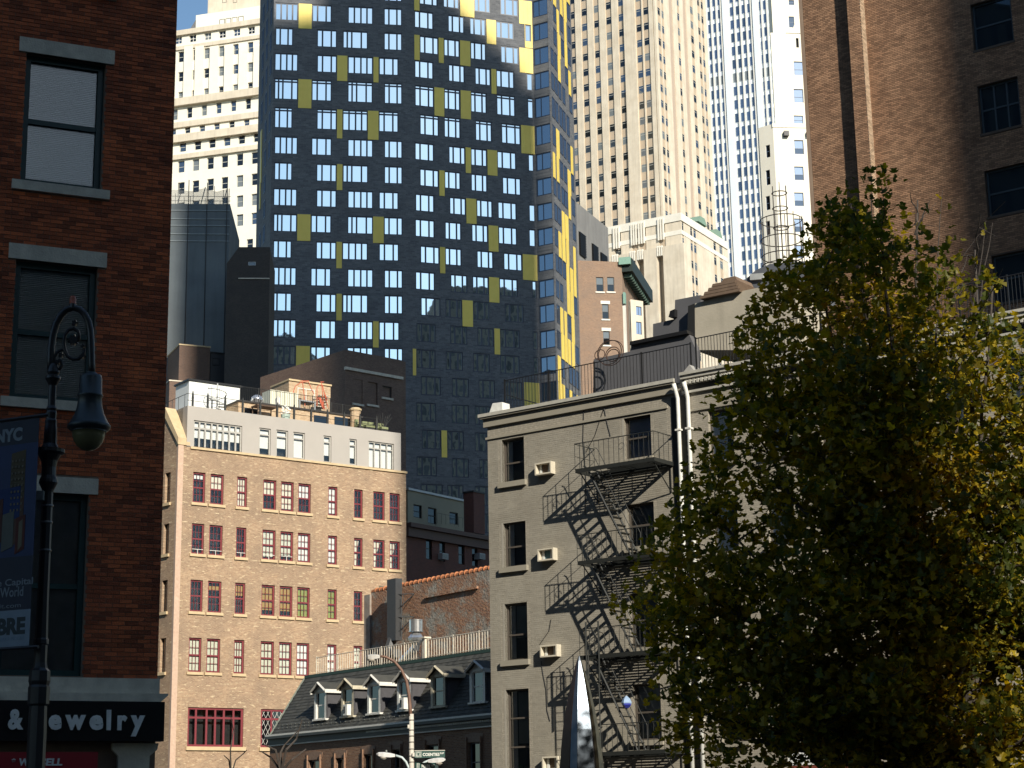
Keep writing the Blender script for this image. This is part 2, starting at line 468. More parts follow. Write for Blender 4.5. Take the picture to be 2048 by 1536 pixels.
# ------------------------------------------------------------------ near brick building on the left
FL = Frame(334, 700, 30, 66)
LB = thing('brick_building', 'dark red brick corner building in shade with stone lintels and dark green sash windows', 'building', FL)
ztop = 24.0; sL = -13.0
ws0 = FL.sz(53.4, 107)[0]; ws1 = FL.sz(212, 128)[0]
zs = [(FL.sz(125, 372)[1], FL.sz(130, 116)[1]), (FL.sz(110, 801)[1], FL.sz(120, 527)[1]), (FL.sz(120, 1352)[1], FL.sz(120, 986)[1])]
sh = zs[0][1] - zs[1][1]
zs.insert(0, (zs[0][0] + sh, zs[0][1] + sh))
lh = FL.sz(37.8, 70.3)[1] - FL.sz(37.8, 99)[1]
band_top = FL.sz(250, 1357)[1]; band_mid = FL.sz(250, 1388)[1]; band_bot = FL.sz(250, 1405)[1]
sgn_bot = FL.sz(300, 1484)[1]
wd = ws1 - ws0; cols = [ws0, ws0 - 2.9, ws0 - 5.8]
holes = [(c, c + wd, a, b) for c in cols for (a, b) in zs] + [(-12.0, -0.9, 0, band_bot - 1.05)]
mb = MB(); mb.wall(sL, 0, 0, ztop, holes, 0.28, 0.0)
mb.box(sL, 0, 0, ztop, -12, -0.01, skip='f'); mb.box(sL, 0, 0, ztop, -0.9, -0.85)
part(mb, 'wall', mortar_dark, LB, FL)
solid = []
for c in cols:
    for k, (a, b) in enumerate(zs):
        lm = MB().box(c - 0.13, c + wd + 0.14, b, b + lh, -0.05, 0.035)
        part(lm, 'lintel', lime, LB, FL); solid.append((c - 0.13, c + wd + 0.14, b, b + lh))
        if k < 3:
            sm = MB().box(c - 0.14, c + wd + 0.14, a - lh * 0.62, a, -0.2, 0.07)
            part(sm, 'sill', lime, LB, FL); solid.append((c - 0.14, c + wd + 0.14, a - lh * 0.62, a))
# white blinds behind the panes: pleated cloth
m, N, L, b, o_ = _new('pleated_blind')
wv = N.new('ShaderNodeTexWave'); wv.bands_direction = 'Z'; wv.inputs['Scale'].default_value = 9.5; wv.inputs['Distortion'].default_value = 0.1
L.new(_pos(N, L), wv.inputs['Vector']); b.inputs['Base Color'].default_value = (0.86, 0.88, 0.88, 1); b.inputs['Roughness'].default_value = 0.8
_bump(N, L, b, wv.outputs[0], 0.8, 0.02)
blind_m = MATS['pleated_blind']
dark_room = plain('dark_room', (0.012, 0.013, 0.014), 0.9)
curtain_m = surf('grey_curtain', (0.20, 0.21, 0.22), (0.14, 0.15, 0.16), 4, 0.9)
for ci, c in enumerate(cols):
    for k, (a, b) in enumerate(zs):
        w = window(LB, FL, c, c + wd, a, b, green_frame, clear, d=-0.13, zc=(0.49,), fw=0.10, mw=0.085, dep=0.08)
        part(MB().box(c + 0.06, c + wd - 0.06, a + 0.05, b - 0.06, -0.235, -0.229), 'blind', blind_m if k != 3 else curtain_m, w, FL)
wall_hide = lambda s, z: s < -7.5 or z > 17.5
bricks(LB, FL, sL, 0.0, band_top, 17.6, holes + solid, brick_red, 0.2, 0.06, 0.011, 0.010, 300, near=lambda t: (abs(t[0] + 1.6) * 0.6 + abs(t[1] - 6.5)), hidden=wall_hide)
mb = MB(); mb.box(sL, 0.03, band_mid, band_top, -0.02, 0.06); 
part(mb, 'stone_band', lime, LB, FL)
mb = MB(); mb.prism([(sL, band_bot), (0.02, band_bot), (0.14, band_mid - 0.03), (0.14, band_mid - 0.002), (sL, band_mid - 0.002)], 0.0, 0.2)
part(mb, 'cornice', lime, LB, FL)
cap0, cap1 = FL.sz(222, 1490)[0], FL.sz(314, 1490)[0]
zc = FL.sz(300, 1487)[1]
mb = MB(); mb.prism([(cap0, zc), (cap1, zc), (cap1 - 0.02, zc - 0.1), (cap1 - 0.14, zc - 0.2), (cap1 - 0.14, 0), (cap0 + 0.1, 0), (cap0 + 0.1, zc - 0.2), (cap0, zc - 0.1)], -0.2, 0.12)
part(mb, 'pilaster', lime, LB, FL)
# shop front below the sign
shop = plain('shop_front_dark', (0.02, 0.02, 0.02), 0.5)
mb = MB(); mb.box(-12, cap0 + 0.1, 0, zc, -0.85, -0.3)
part(mb, 'shop_front', shop, LB, FL)

# black fascia sign with chrome letters
sg_black = plain('sign_black', (0.010, 0.010, 0.011), 0.25)
chrome = plain('brushed_letter_metal', (0.85, 0.85, 0.82), 0.5, 0.15)
SG = thing('shop_sign', 'long black fascia sign with silver letters & Jewelry on the brick corner building', 'sign', FL, -2, sgn_bot)
sd_ = 0.30; s_r = FL.s_at(330, band_bot, sd_)
part(MB().box(sL + 1, s_r, sgn_bot, band_bot - 0.003, 0.02, sd_), 'sign_board', sg_black, SG, FL)
zb = FL.sz(150, 1460.2, sd_)[1]; zl = FL.sz(216, 1420, sd_)[1]; zx = zb + (zl - zb) * 0.74
for ch, x0, x1, za, zt in (('&', 15, 45.5, zb, zl), ('J', 60, 88, zb, zl), ('e', 96, 122, zb, zx), ('w', 129, 170, zb, zx), ('e', 178, 205, zb, zx),
                           ('l', 212, 220.5, zb, zl), ('r', 234, 253, zb, zx), ('y', 260, 288, zb - (zl - zb) * 0.3, zx)):
    lettering(ch, SG, FL, FL.s_at(x0, za, sd_), FL.s_at(x1, za, sd_), za, zt, sd_, chrome, 0.04, 0.045, 'letter')
red_m = plain('sign_red', (0.32, 0.012, 0.02), 0.5)
RS = thing('awning_sign', 'red sign with white italic lettering under the black jewelry fascia', 'sign', FL, -4, 2.0)
rz1 = FL.sz(100, 1504, 0.5)[1]; rs1 = FL.s_at(196, rz1, 0.5)
part(MB().box(sL + 1, rs1, rz1 - 0.7, rz1, 0.35, 0.5), 'sign_board', red_m, RS, FL)
wl = plain('letter_white', (0.8, 0.8, 0.78), 0.5)
za, zt = FL.sz(100, 1531.5, 0.5)[1], FL.sz(100, 1516.5, 0.5)[1]
for tx, x0, x1 in (('*', 22, 30), ('WE', 36, 66), ('SELL', 80, 124)):
    lettering(tx, RS, FL, FL.s_at(x0, za, 0.5), FL.s_at(x1, za, 0.5), za if tx != '*' else za + 0.05, zt, 0.5, wl, 0.01, 0.04, 'lettering', 0.12)

# ------------------------------------------------------------------ tan brick loft building
FT = Frame(357.3, 889, 112, 53.8)
tanb = brickmat('tan_brick', FT.rot, [(0.30, 0.185, 0.11), (0.40, 0.255, 0.15), (0.50, 0.34, 0.21), (0.34, 0.205, 0.125)], (0.40, 0.30, 0.21), 0.21, 0.07, 0.012, 0.6,
                0.75, (0.20, 0.135, 0.09), light=(0.66, 0.52, 0.33))
tanside = MATS['tan_brick']
stone_sill = surf('sand_sill_stone', (0.62, 0.48, 0.29), (0.52, 0.39, 0.23), 3, 0.8)
maroon = plain('maroon_frame', (0.22, 0.035, 0.045), 0.5)
stucco = surf('grey_stucco', (0.44, 0.405, 0.365), (0.40, 0.37, 0.335), 0.5, 0.9, 0.1, 15)
TB = thing('loft_building', 'sunlit tan brick loft building with maroon sash windows and a grey penthouse storey', 'building', FT)
zt_top = FT.sz(357.3, 889)[1]                               # top of the brick at the left corner
zp0 = FT.sz(373.7, 893)[1]; zp1 = FT.sz(373.7, 811)[1]      # penthouse foot and top
sR = FT.sz(812, 960)[0]; sP0 = FT.sz(373.7, 850)[0]; sP1 = FT.sz(801, 905)[0]
wcols = [(386.7, 411.3, 943.6), (421.4, 448, 946), (474.7, 494.8, 952.7), (526.8, 552.9, 958), (562.5, 587.8, 962), (596.9, 621.9, 965.7),
         (656.8, 675, 972), (708.3, 725.5, 978), (746.6, 769.5, 983), (779, 799.5, 987)]
wcols = [(FT.sz(a, y)[0], FT.sz(b, y)[0]) for a, b, y in wcols]
rows = [(943.6, 1004.8), (1046.5, 1107.6), (1159.4, 1223), (1275.3, 1344)]
rows = [(FT.sz(389, b)[1], FT.sz(389, a)[1]) for a, b in rows]
holes = [(a, b, c, e) for (a, b) in wcols for (c, e) in rows]
bz0, bz1 = FT.sz(375, 1493)[1], FT.sz(375, 1414)[1]
big = [(FT.sz(375.5, 1440)[0], FT.sz(487, 1440)[0]), (FT.sz(521.5, 1450)[0], FT.sz(632, 1450)[0]), (FT.sz(657, 1450)[0], FT.sz(768, 1450)[0])]
holes += [(a, b, bz0, bz1) for a, b in big]
mb = MB(); mb.wall(0, sR, 0, zt_top, holes, 0.22); mb.wall(0.9, sR, zt_top, zp0, [], 0.1)
mb.box(0.02, sR, 0, zp0, -14, -0.7, skip='')
part(mb, 'wall', tanb, TB, FT)
# left side wall with a sloping parapet
FTs = Frame(0, 0, 0, -44.5, P=FT.W(0, 0))
mb = MB(); ls = FTs.sz(316, 1200)[0]; lz = FTs.sz(332, 838)
hs = []
for (c, e) in rows: hs.append((FTs.sz(329, 1000)[0], FTs.sz(340, 1000)[0], c, e))
mb.wall(ls * 1.6, 0, 0, zt_top, hs, 0.2)
mb.face([(ls * 1.6, zt_top, 0), (0, zt_top, 0), (lz[0], lz[1], 0), (ls * 1.6, lz[1] + 0.4, 0)])
part(mb, 'side_wall', tanb, TB, FTs)
for (a, b, c, e) in hs:
    window(TB, FTs, a, b, c, e, black_iron, dark_glass, d=-0.18, zc=(0.5,))
    part(MB().box(a - 0.1, b + 0.1, c - 0.18, c, -0.15, 0.12), 'sill', stone_sill, TB, FTs)
mb = MB()
mb.prism([(0.08, zt_top), (0.08, zt_top + 0.45), (lz[0], lz[1] + 0.75), (lz[0], lz[1] + 0.1)], -0.7, 0.1)
mb.box(ls * 1.5, lz[0], lz[1] + 0.1, lz[1] + 0.75, -0.7, 0.1)
part(mb, 'parapet_coping', stone_sill, TB, FTs)
part(MB().box(-0.05, 0.75, zt_top, zt_top + 0.22, -0.9, 0.07), 'corner_cap', stone_sill, TB, FT)
# quoin strip of pale brick at the corner
part(MB().box(-0.03, 0.34, 0, zt_top - 0.02, -0.3, 0.03), 'corner_strip', surf('pale_corner_brick', (0.60, 0.44, 0.33), (0.5, 0.34, 0.25), 6, 0.9), TB, FT)
mb = MB(); mb.box(0.8, sR + 0.05, zp0 - 0.12, zp0 + 0.02, -0.5, 0.10); part(mb, 'coping', stone_sill, TB, FT)
cream_blind = surf('cream_blind', (0.80, 0.76, 0.62), (0.72, 0.68, 0.54), 3, 0.9)
white_blind = surf('white_blind', (0.86, 0.86, 0.82), (0.78, 0.78, 0.75), 3, 0.9)
lace = surf('lace_curtain', (0.74, 0.74, 0.62), (0.56, 0.58, 0.46), 7, 0.9)
amber = surf('amber_blind', (0.42, 0.26, 0.06), (0.34, 0.2, 0.05), 2, 0.8)
olive = surf('olive_blind', (0.30, 0.33, 0.07), (0.24, 0.27, 0.05), 2, 0.8)
bl = {0: [(white_blind, .8, .93), (cream_blind, .5, .93), (cream_blind, .05, .95), (cream_blind, .5, .95), (cream_blind, .1, .95), (white_blind, .5, .95), (white_blind, .1, .95), None, None, None],
      1: [None, None, None, (lace, .12, .95), (lace, .2, .9), (white_blind, .08, .95), (white_blind, .1, .95), 'c', 'c', 'c'],
      2: [None, (amber, .72, .85), (amber, .6, .95), (amber, .2, .95), (amber, .2, .95), (olive, .05, .95), (olive, .05, .95), None, None, None],
      3: [(lace, .06, .95), (lace, .06, .95), (lace, .06, .95), (lace, .06, .95), (lace, .06, .95), (white_blind, .06, .95), (white_blind, .06, .95), (lace, .1, .95), None, None]}
for ri, (c, e) in enumerate(rows):
    for ci, (a, b) in enumerate(wcols):
        w = window(TB, FT, a, b, c, e, maroon, clear, d=-0.1, zc=(0.5,), fw=0.10, mw=0.09, dep=0.07, muntin=(3 if b - a > 0.7 else 2, 2))
        h = e - c; bd = bl[ri][ci]
        if bd == 'c':
            q = MB(); q.prism([(a + 0.05, e - 0.05), (b - 0.15, e - 0.05), (a + 0.35, c + h * .5), (a + 0.3, c + 0.05), (a + 0.05, c + 0.05)], -0.24, -0.232)
            part(q, 'curtain', cream_blind, w, FT)
        elif bd: part(MB().box(a + 0.05, b - 0.05, c + h * bd[1], c + h * bd[2], -0.24, -0.232), 'blind', bd[0], w, FT)
        part(MB().box(a - 0.12, b + 0.12, c - 0.17, c, -0.1, 0.1), 'sill', stone_sill, TB, FT)
        if ri == 1 and ci in (0, 1, 2, 3, 4):
            q = MB(); q.box(a + .05, b - .05, c + .28, c + .31, -.02, .0); q.box((a + b) / 2 - .015, (a + b) / 2 + .015, c, c + .28, -.02, 0); part(q, 'window_guard', white_paint, w, FT)
part(MB().box(0.1, sR - 0.1, 0.5, zt_top - 0.1, -0.69, -0.62), 'dark_rooms', dark_room, TB, FT)
for k, (a, b) in enumerate(big):
    w = window(TB, FT, a, b, bz0, bz1, maroon, clear if k == 0 else dark_glass, d=-0.08, xc=(0.155, 0.345, 0.5, 0.655, 0.83) if k == 0 else (0.2, 0.4, 0.6, 0.8), zc=(0.74,), fw=0.13, mw=0.12, dep=0.08)
    if k:
        q = MB(); H_ = bz1 - bz0 - .2; W_ = b - a - .2
        for i in range(-9, 14):
            for sgn in (1, -1):
                x0 = a + .1 + W_ * i / 12; x1 = x0 + H_ * .55
                lo, hi = max(x0, a + .1), min(x1, b - .1)
                if hi - lo < .1: continue
                f = lambda x: bz0 + .1 + (x - x0) / .55
                g = (lambda x: x) if sgn > 0 else (lambda x: a + b - x)
                q.tube([(g(lo), f(lo), -.125), (g(hi), f(hi), -.125)], .012, 4)
        part(q, 'leading', white_paint, w, FT)
    part(MB().box(a - 0.1, b + 0.15, bz0 - 0.22, bz0, -0.1, 0.12), 'sill', stone_sill, TB, FT)
# penthouse storey
pw = [(388, 484.5, 840, 901, 'A'), (518.7, 541.7, 855, 909.7, 'B'), (552.9, 576.3, 859, 913.7, 'B'), (586.7, 610, 863.4, 916.3, 'B'),
      (647, 662.8, 870.7, 924, 'B'), (698.7, 713.5, 877.2, 929, 'B'), (737, 787.8, 881.6, 938, 'C')]
ph = []
for x0, x1, y0, y1, t in pw:
    a, zt1 = FT.sz(x0, y0, 0.05); b = FT.s_at(x1, zt1, 0.05); zb1 = FT.z_at(y1, a, 0.05) if t != 'B' else FT.z_at(y1, a, 0.05)
    ph.append((a, b, zb1, zt1, t))
mb = MB(); mb.wall(sP0, sP1, zp0 + 0.02, zp1, [p[:4] for p in ph], 0.2, 0.05); mb.box(sP0, sP1, zp0, zp1 - 0.02, -8, -0.6, skip='')
mb.face([(sP0, zp0, 0.05), (sP0, zp0, -8), (sP0, zp1, -8), (sP0, zp1, 0.05)]); mb.face([(sP1, zp0, 0.05), (sP1, zp0, -8), (sP1, zp1, -8), (sP1, zp1, 0.05)])
mb.face([(sP0, zp1, 0.05), (sP1, zp1, 0.05), (sP1, zp1, -0.7), (sP0, zp1, -0.7)])
part(mb, 'penthouse', stucco, TB, FT)
part(MB().box(sP0 + .1, sP1 - .1, zp0 + .1, zp1 - .3, -.59, -.53), 'penthouse_rooms', dark_room, TB, FT)
grey_fr = plain('grey_window_frame', (0.46, 0.44, 0.40), 0.5)
for a, b, c, e, t in ph:
    xc = {'A': (.13, .25, .38, .5, .62, .75, .88), 'B': (), 'C': (.25, .5, .75)}[t]
    w = window(TB, FT, a, b, c, e, grey_fr, clear, d=-0.03, xc=xc, zc=(0.76,), fw=0.09, mw=0.11 if t == 'A' else .08, dep=0.08)
    h = e - c
    lo = {'A': .45, 'B': random.choice((.28, .05, .35)), 'C': .04}[t]
    q = MB(); q.box(a + .06, b - .06, c + h * lo, e - .08, -.2, -.192); part(q, 'blind', white_blind, w, FT)

# ------------------------------------------------------------------ dark brick tower with yellow panels
FW = Frame(547, 60, 205, 81.4)
sB = FW.s_at(806, 60)
FX = Frame(0, 0, 0, 71.5, P=FW.W(sB, 0))
sE = FX.s_at(1074, 70)
FC = Frame(0, 0, 0, -60, P=FX.W(sE, 0))                 # chamfer coming forward
sF = FC.s_at(1097.5, FC.z_at(45, 1.2))
FS = Frame(0, 0, 0, 17.9, P=FC.W(sF, 0))                # right flank
FV = Frame(0, 0, 0, -17.2, P=FW.W(0, 0))                # left flank
char = brickmat('charcoal_brick', FW.rot, [(0.085, 0.09, 0.10), (0.12, 0.125, 0.135), (0.15, 0.152, 0.16)], (0.12, 0.123, 0.13), 0.62, 0.21, 0.02, 0.3, 0.45, (0.07, 0.072, 0.08))
yel = surf('yellow_panel', (0.80, 0.60, 0.11), (0.74, 0.55, 0.09), 1.0, 0.45, rnd=0.08)
navy = plain('navy_window_frame', (0.018, 0.028, 0.055), 0.35)
sky_glass = glass('coated_sky_glass', (0.012, 0.016, 0.022), (0.82, 0.95, 1.0), face=0.88, warp=0.035, wscale=0.9)
TW = thing('apartment_tower', 'dark brick apartment tower with scattered yellow panels and blue sky in its windows', 'tower', FW)
ytop = [5.2, 54.7, 105.5, 156.3, 214, 272, 324, 375.8, 426.9, 480, 533, 584.4, 637.8, 690.7]
ybot = [39.6, 89.8, 140.6, 198, 255.2, 307.3, 359.4, 411, 462.8, 515.4, 570, 622, 675.5, 729]
zrow = [(FW.z_at(b, 0.3), FW.z_at(a, 0.3)) for a, b in zip(ytop, ybot)]
fl = (zrow[9][1] - zrow[13][1]) / 4
for i in range(14, 22): zrow.append((zrow[-1][0] - fl, zrow[-1][1] - fl))
z0r = (zrow[0][0] + fl, zrow[0][1] + fl)
zrow.insert(0, z0r)                                      # row 0 lies just above the frame at the left
for k in range(4): zrow.insert(0, (zrow[0][0] + fl, zrow[0][1] + fl))
OFF = 4
TOPZ = zrow[0][1] + 3
def Z(x): return 500 + x / 3.84
L_ = {1: ([(195, 370, 4), (478, 628, 3), (752, 945, 4), (1028, 1180, 3)], [(375, 475)]),
      2: ([(195, 332, 3), (515, 668, 3), (713, 905, 5), (1028, 1178, 3)], [(1180, 1240)]),
      3: ([(190, 370, 4), (515, 668, 3), (752, 945, 4), (990, 1140, 3)], [(670, 748), (948, 987)]),
      4: ([(188, 370, 5), (474, 628, 3), (750, 943, 5), (1030, 1180, 3)], [(372, 473), (1182, 1240)]),
      5: ([(188, 327, 3), (513, 667, 3), (711, 904, 4), (988, 1140, 3)], [(669, 710), (905, 987)]),
      6: ([(187, 367, 4), (472, 628, 3), (750, 945, 4), (1030, 1183, 3)], [(1185, 1240)]),
      7: ([(187, 325, 3), (510, 666, 3), (712, 907, 5), (1030, 1183, 3)], [(667, 710)]),
      8: ([(180, 362, 4), (510, 665, 3), (750, 945, 4), (990, 1140, 3)], []),
      9: ([(180, 362, 5), (468, 625, 3), (748, 945, 5), (1028, 1185, 3)], [(364, 465), (945, 1027)]),
      10: ([(178, 320, 3), (507, 663, 3), (708, 905, 4), (990, 1143, 3)], [(664, 706)]),
      11: ([(175, 357, 4), (466, 622, 3), (748, 946, 4), (1030, 1187, 3)], []),
      12: ([(165, 320, 3), (505, 662, 3), (710, 906, 5), (1030, 1187, 3)], [(664, 705)]),
      13: ([(165, 355, 4), (500, 660, 3), (747, 945, 4), (990, 1147, 3)], [(945, 988)]),
      14: ([(165, 350, 4), (465, 620, 3), (745, 945, 4), (1030, 1187, 3)], [(355, 460), (1192, 1245)])}
R2 = {0: ([(1300, 1440, 3), (1483, 1605, 3), (1722, 1845, 3), (1922, 2058, 3)], [(1260, 1300), (1612, 1720), (2064, 2200)]),
      1: ([(1262, 1408, 3), (1520, 1645, 3), (1687, 1810, 3), (1890, 2025, 3), (2112, 2156, 1)], [(1815, 1887)]),
      2: ([(1303, 1447, 3), (1488, 1610, 3), (1692, 1812, 3), (1925, 2062, 3)], [(1262, 1302), (1448, 1486), (1612, 1690), (2068, 2206)]),
      3: ([(1264, 1408, 3), (1524, 1648, 3), (1727, 1848, 3), (1890, 2028, 3), (2124, 2170, 1)], [(1852, 1890)]),
      4: ([(1266, 1413, 3), (1490, 1613, 3), (1694, 1817, 3), (1893, 2036, 3), (2130, 2176, 1)], [(1262, 1266), (1415, 1490), (1617, 1694)]),
      5: ([(1304, 1450, 3), (1490, 1616, 3), (1730, 1857, 3), (1930, 2077, 3)], [(2080, 2212)]),
      6: ([(1266, 1413, 3), (1526, 1653, 3), (1695, 1820, 3), (1897, 2043, 3), (2136, 2180, 1)], [(1655, 1695), (1822, 1897)]),
      7: ([(1304, 1450, 3), (1493, 1617, 3), (1697, 1822, 3), (1938, 2080, 3)], [(1453, 1493)]),
      8: ([(1270, 1415, 3), (1532, 1658, 3), (1739, 1862, 3), (1903, 2047, 3), (2142, 2190, 1)], [(1660, 1737)]),
      9: ([(1268, 1418, 3), (1497, 1622, 3), (1702, 1828, 3), (1907, 2050, 3), (2142, 2192, 1)], [(1831, 1905)]),
      10: ([(1308, 1455, 3), (1498, 1625, 3), (1742, 1868, 3), (1947, 2090, 3)], [(1458, 1498), (2093, 2218)]),
      11: ([(1270, 1420, 3), (1540, 1668, 3), (1708, 1833, 3), (1914, 2055, 3), (2165, 2200, 1)], [(1835, 1912)]),
      12: ([(1312, 1462, 3), (1500, 1627, 3), (1715, 1838, 3), (1955, 2100, 3)], [(1630, 1710)]),
      13: ([(1278, 1425, 3), (1537, 1668, 3), (1745, 1870, 3), (1920, 2070, 3), (2170, 2210, 1)], [(1876, 1918)]),
      14: ([(1278, 1425, 3), (1503, 1635, 3), (1712, 1840, 3), (1920, 2070, 3), (2175, 2215, 1)], [(1250, 1275)]),
      15: ([(1312, 1465, 3), (1550, 1680, 3), (1755, 1880, 3), (1960, 2090, 3)], [(2105, 2220)]),
      16: ([(1275, 1430, 3), (1548, 1680, 3), (1725, 1850, 3), (1925, 2075, 3)], []),
      17: ([(1320, 1465, 3), (1515, 1643, 3), (1725, 1850, 3), (1960, 2090, 3)], [(1470, 1512)]),
      18: ([(1280, 1435, 3), (1550, 1680, 3), (1760, 1880, 3), (1930, 2080, 3)], []),
      19: ([(1310, 1480, 3), (1515, 1640, 3), (1725, 1850, 3), (1960, 2090, 3)], []),
      20: ([(1280, 1435, 3), (1550, 1680, 3), (1725, 1850, 3)], []), 21: ([(1310, 1480, 3), (1515, 1640, 3), (1760, 1880, 3)], [])}
L_[0] = L_[2]
for k in (-1, -2, -3, -4): L_[k] = L_[3 if k % 2 else 6]; R2[k] = R2[3 if k % 2 else 6]
XC = {1: (), 3: (.28, .72), 4: (.26, .52, .76), 5: (.18, .36, .74)}
holesW, holesX, jobs, pans = [], [], [], []
for r, zz in enumerate(zrow):
    k = r - OFF
    for (tab, F, hl, s_lo, s_hi) in ((L_, FW, holesW, 0.05, sB - 0.02), (R2, FX, holesX, 0.02, sE - 0.02)):
        if k not in tab: continue
        ws, ys = tab[k]
        for (x0, x1, n) in ws:
            a, b = max(s_lo, F.s_at(Z(x0), zz[1])), min(s_hi, F.s_at(Z(x1), zz[1]))
            hl.append((a, b, zz[0], zz[1])); jobs.append((F, a, b, zz, n, k))
        top = zz[1]; bot = zrow[r + 1][1] if r + 1 < len(zrow) else zz[0] - 0.9
        for (x0, x1) in ys:
            a, b = max(s_lo, F.s_at(Z(x0), zz[1])), min(s_hi, F.s_at(Z(x1), zz[1]))
            if b - a > 0.1: pans.append((F, a, b, bot, top))
# lit corner column of yellow at the top right
x0, x1 = 2108, 2206
zA = zrow[OFF + 1]
pans.append((FX, FX.s_at(Z(x0), zA[1]), FX.s_at(Z(2112), zA[1]) - .02, zA[0] - .9, zA[1])); pans.append((FX, FX.s_at(Z(2156), zA[1]) + .02, sE - .02, zA[0] - .9, zA[1]))
pans.append((FX, FX.s_at(Z(2112), zA[1]), FX.s_at(Z(2156), zA[1]), zA[0] - .9, zA[0] - .02))
mb = MB(); mb.wall(0, sB, 0, TOPZ, holesW, 0.16); part(mb, 'wall', char, TW, FW)
mb = MB(); mb.wall(0, sE, 0, TOPZ, holesX, 0.16); part(mb, 'wall', char, TW, FX)
LS = FS.s_at(1153.5, FS.sz(1150, 450)[1]); LV = -FV.s_at(514, FV.sz(520, 350)[1])
sf_holes = []; zc_ = [(zz[0], zz[1]) for zz in zrow]
mb = MB(); hc = [(0.12, sF - 0.08, a, b) for a, b in zc_]; mb.wall(0, sF, 0, TOPZ, hc, 0.12); part(mb, 'wall', char, TW, FC)
mb = MB(); mb.box(0, LS, 0, TOPZ, -.15, 0); part(mb, 'wall', char, TW, FS)
mb = MB(); mb.box(-LV, 0, 0, TOPZ, -.15, 0); part(mb, 'wall', char, TW, FV)
# dark core and roof
foot = [FW.M.inverted() @ v for v in (FV.W(-LV, 0, -.5), FW.W(.5, 0, -.6), FW.W(sB, 0, -.6), FX.W(sE - .2, 0, -.6), FC.W(sF - .3, 0, -.6), FS.W(LS, 0, -1))]
mb = MB(); mb.vprism([(p.x, -p.y) for p in foot], 0, TOPZ - .05); part(mb, 'core', dark_room, TW, FW)
for (F, a, b, zz, n, k) in sorted(jobs, key=lambda j: -j[3][1] if j[5] >= 0 else 1e6 - j[3][1]):
    zc2 = (0.86,) if k in (4, 5) else ()
    window(TW, F, a, b, zz[0], zz[1], navy, sky_glass, d=-0.07, xc=XC[n], zc=zc2, fw=0.13, mw=0.20, dep=0.05)
for (a, b) in zc_[OFF:]:
    window(TW, FC, 0.12, sF - 0.08, a, b, navy, glass('corner_glass', (0.02, 0.028, 0.04), (0.7, 0.85, 1.0), face=.42, warp=.03), d=-0.06, xc=(.4,), fw=0.14, mw=0.12, dep=0.05)
for (F, a, b, c, e) in pans:
    mb = MB(); n = max(2, int((b - a) / 0.45)); mb.box(a, b, c, e, 0.0, 0.05)
    for i in range(1, n):
        x = a + (b - a) * i / n; mb.box(x - .012, x + .012, c, e, 0.05, 0.062)
    part(mb, 'panel', yel, TW, F)
rr = random.Random(5)
pm, wm = MB(), MB()
for r, zz in enumerate(zrow):
    top = zz[1]; bot = zrow[r + 1][1] if r + 1 < len(zrow) else zz[0] - .9
    for (F, n, stp, sg) in ((FS, int(LS / 1.62), 1.6, 1), (FV, int(LV / 3.0), 3.0, -1)):
        for i in range(n):
            x = (i * stp + 0.3 + rr.uniform(0, .3)); q = rr.random()
            if sg < 0: x = -x - 1.9
            if q < (.40 if sg > 0 and i > 1 else .22):
                part(MB().box(x, x + rr.uniform(.7, 1.2), bot, top, 0, 0.09), 'panel', yel, TW, F)
            elif q < .9: window(TW, F, x, x + 1.25, zz[0], zz[1], navy, blue_glass, d=0.05, xc=(.5,), fw=.1, mw=.1, dep=.05)
# ------------------------------------------------------------------ limestone skyscraper with vertical piers
FA = Frame(1311, 44, 400, -59.5); FA2 = Frame(0, 0, 0, 30.5, P=FA.W(0, 0))
spand = surf('tan_spandrel', (0.50, 0.40, 0.29), (0.44, 0.35, 0.26), 0.5, 0.85)
blindpan = surf('brown_blind_bay', (0.47, 0.37, 0.29), (0.42, 0.33, 0.26), 0.3, 0.85)
AD = thing('skyscraper', 'cream limestone art deco skyscraper with vertical piers and a stepped carved base', 'tower', FA)
win_fr = plain('pale_window_frame', (0.42, 0.42, 0.38), 0.5)
zy = lambda y: FA.z_at(y, FA.s_at(1167, 100))
per = (zy(85 / 3.84) - zy(1490 / 3.84)) / 12; ztopw = zy(85 / 3.84)
TOPA = ztopw + 40; BOTA = FA.sz(1300, 470)[1]
wins = [(1143.2, 1148.6), (1162, 1172.9), (1186.4, 1196.2), (1210.4, 1221), (1235, 1245.6), (1269.6, 1280.2), (1284.2, 1294.6)]
wl_ = [(FA.s_at(a, zy(26)), FA.s_at(b, zy(26))) for a, b in wins]
dx = wl_[2][0] - wl_[1][0]; wl_ = [(wl_[1][0] - dx * k, wl_[1][1] - dx * k) for k in (3, 2)] + wl_
wl_[2] = (wl_[3][0] - dx, wl_[3][1] - dx)
SLEFT = wl_[0][0] - 2
mb = MB(); mb.box(SLEFT, -0.8, BOTA - 20, TOPA, -30, -0.32); part(mb, 'shaft', spand, AD, FA)
edges = [SLEFT] + [x for w in wl_ for x in w] + [0.0]
for i in range(0, len(edges), 2):
    a, b = edges[i] + .12, edges[i + 1] - .12
    if i == 0: a = SLEFT
    last = i == len(edges) - 2
    part(MB().box(a, b - (0.6 if last else 0), BOTA - 20, TOPA, -.6, 0.25 if (b - a) > 2 else 0.0), 'pier', cream_stone, AD, FA)
ln = FA2.s_at(1419, FA.z_at(100, 0))
cols2 = [(1315, 1320.2, 'w'), (1322.2, 1327.4, 'w'), (1338.6, 1344.6, 'p'), (1354.6, 1359.6, 'w'), (1367.6, 1373, 'p'), (1381.5, 1388, 'w'), (1398, 1402.2, 'w'), (1404.6, 1409.6, 'w')]
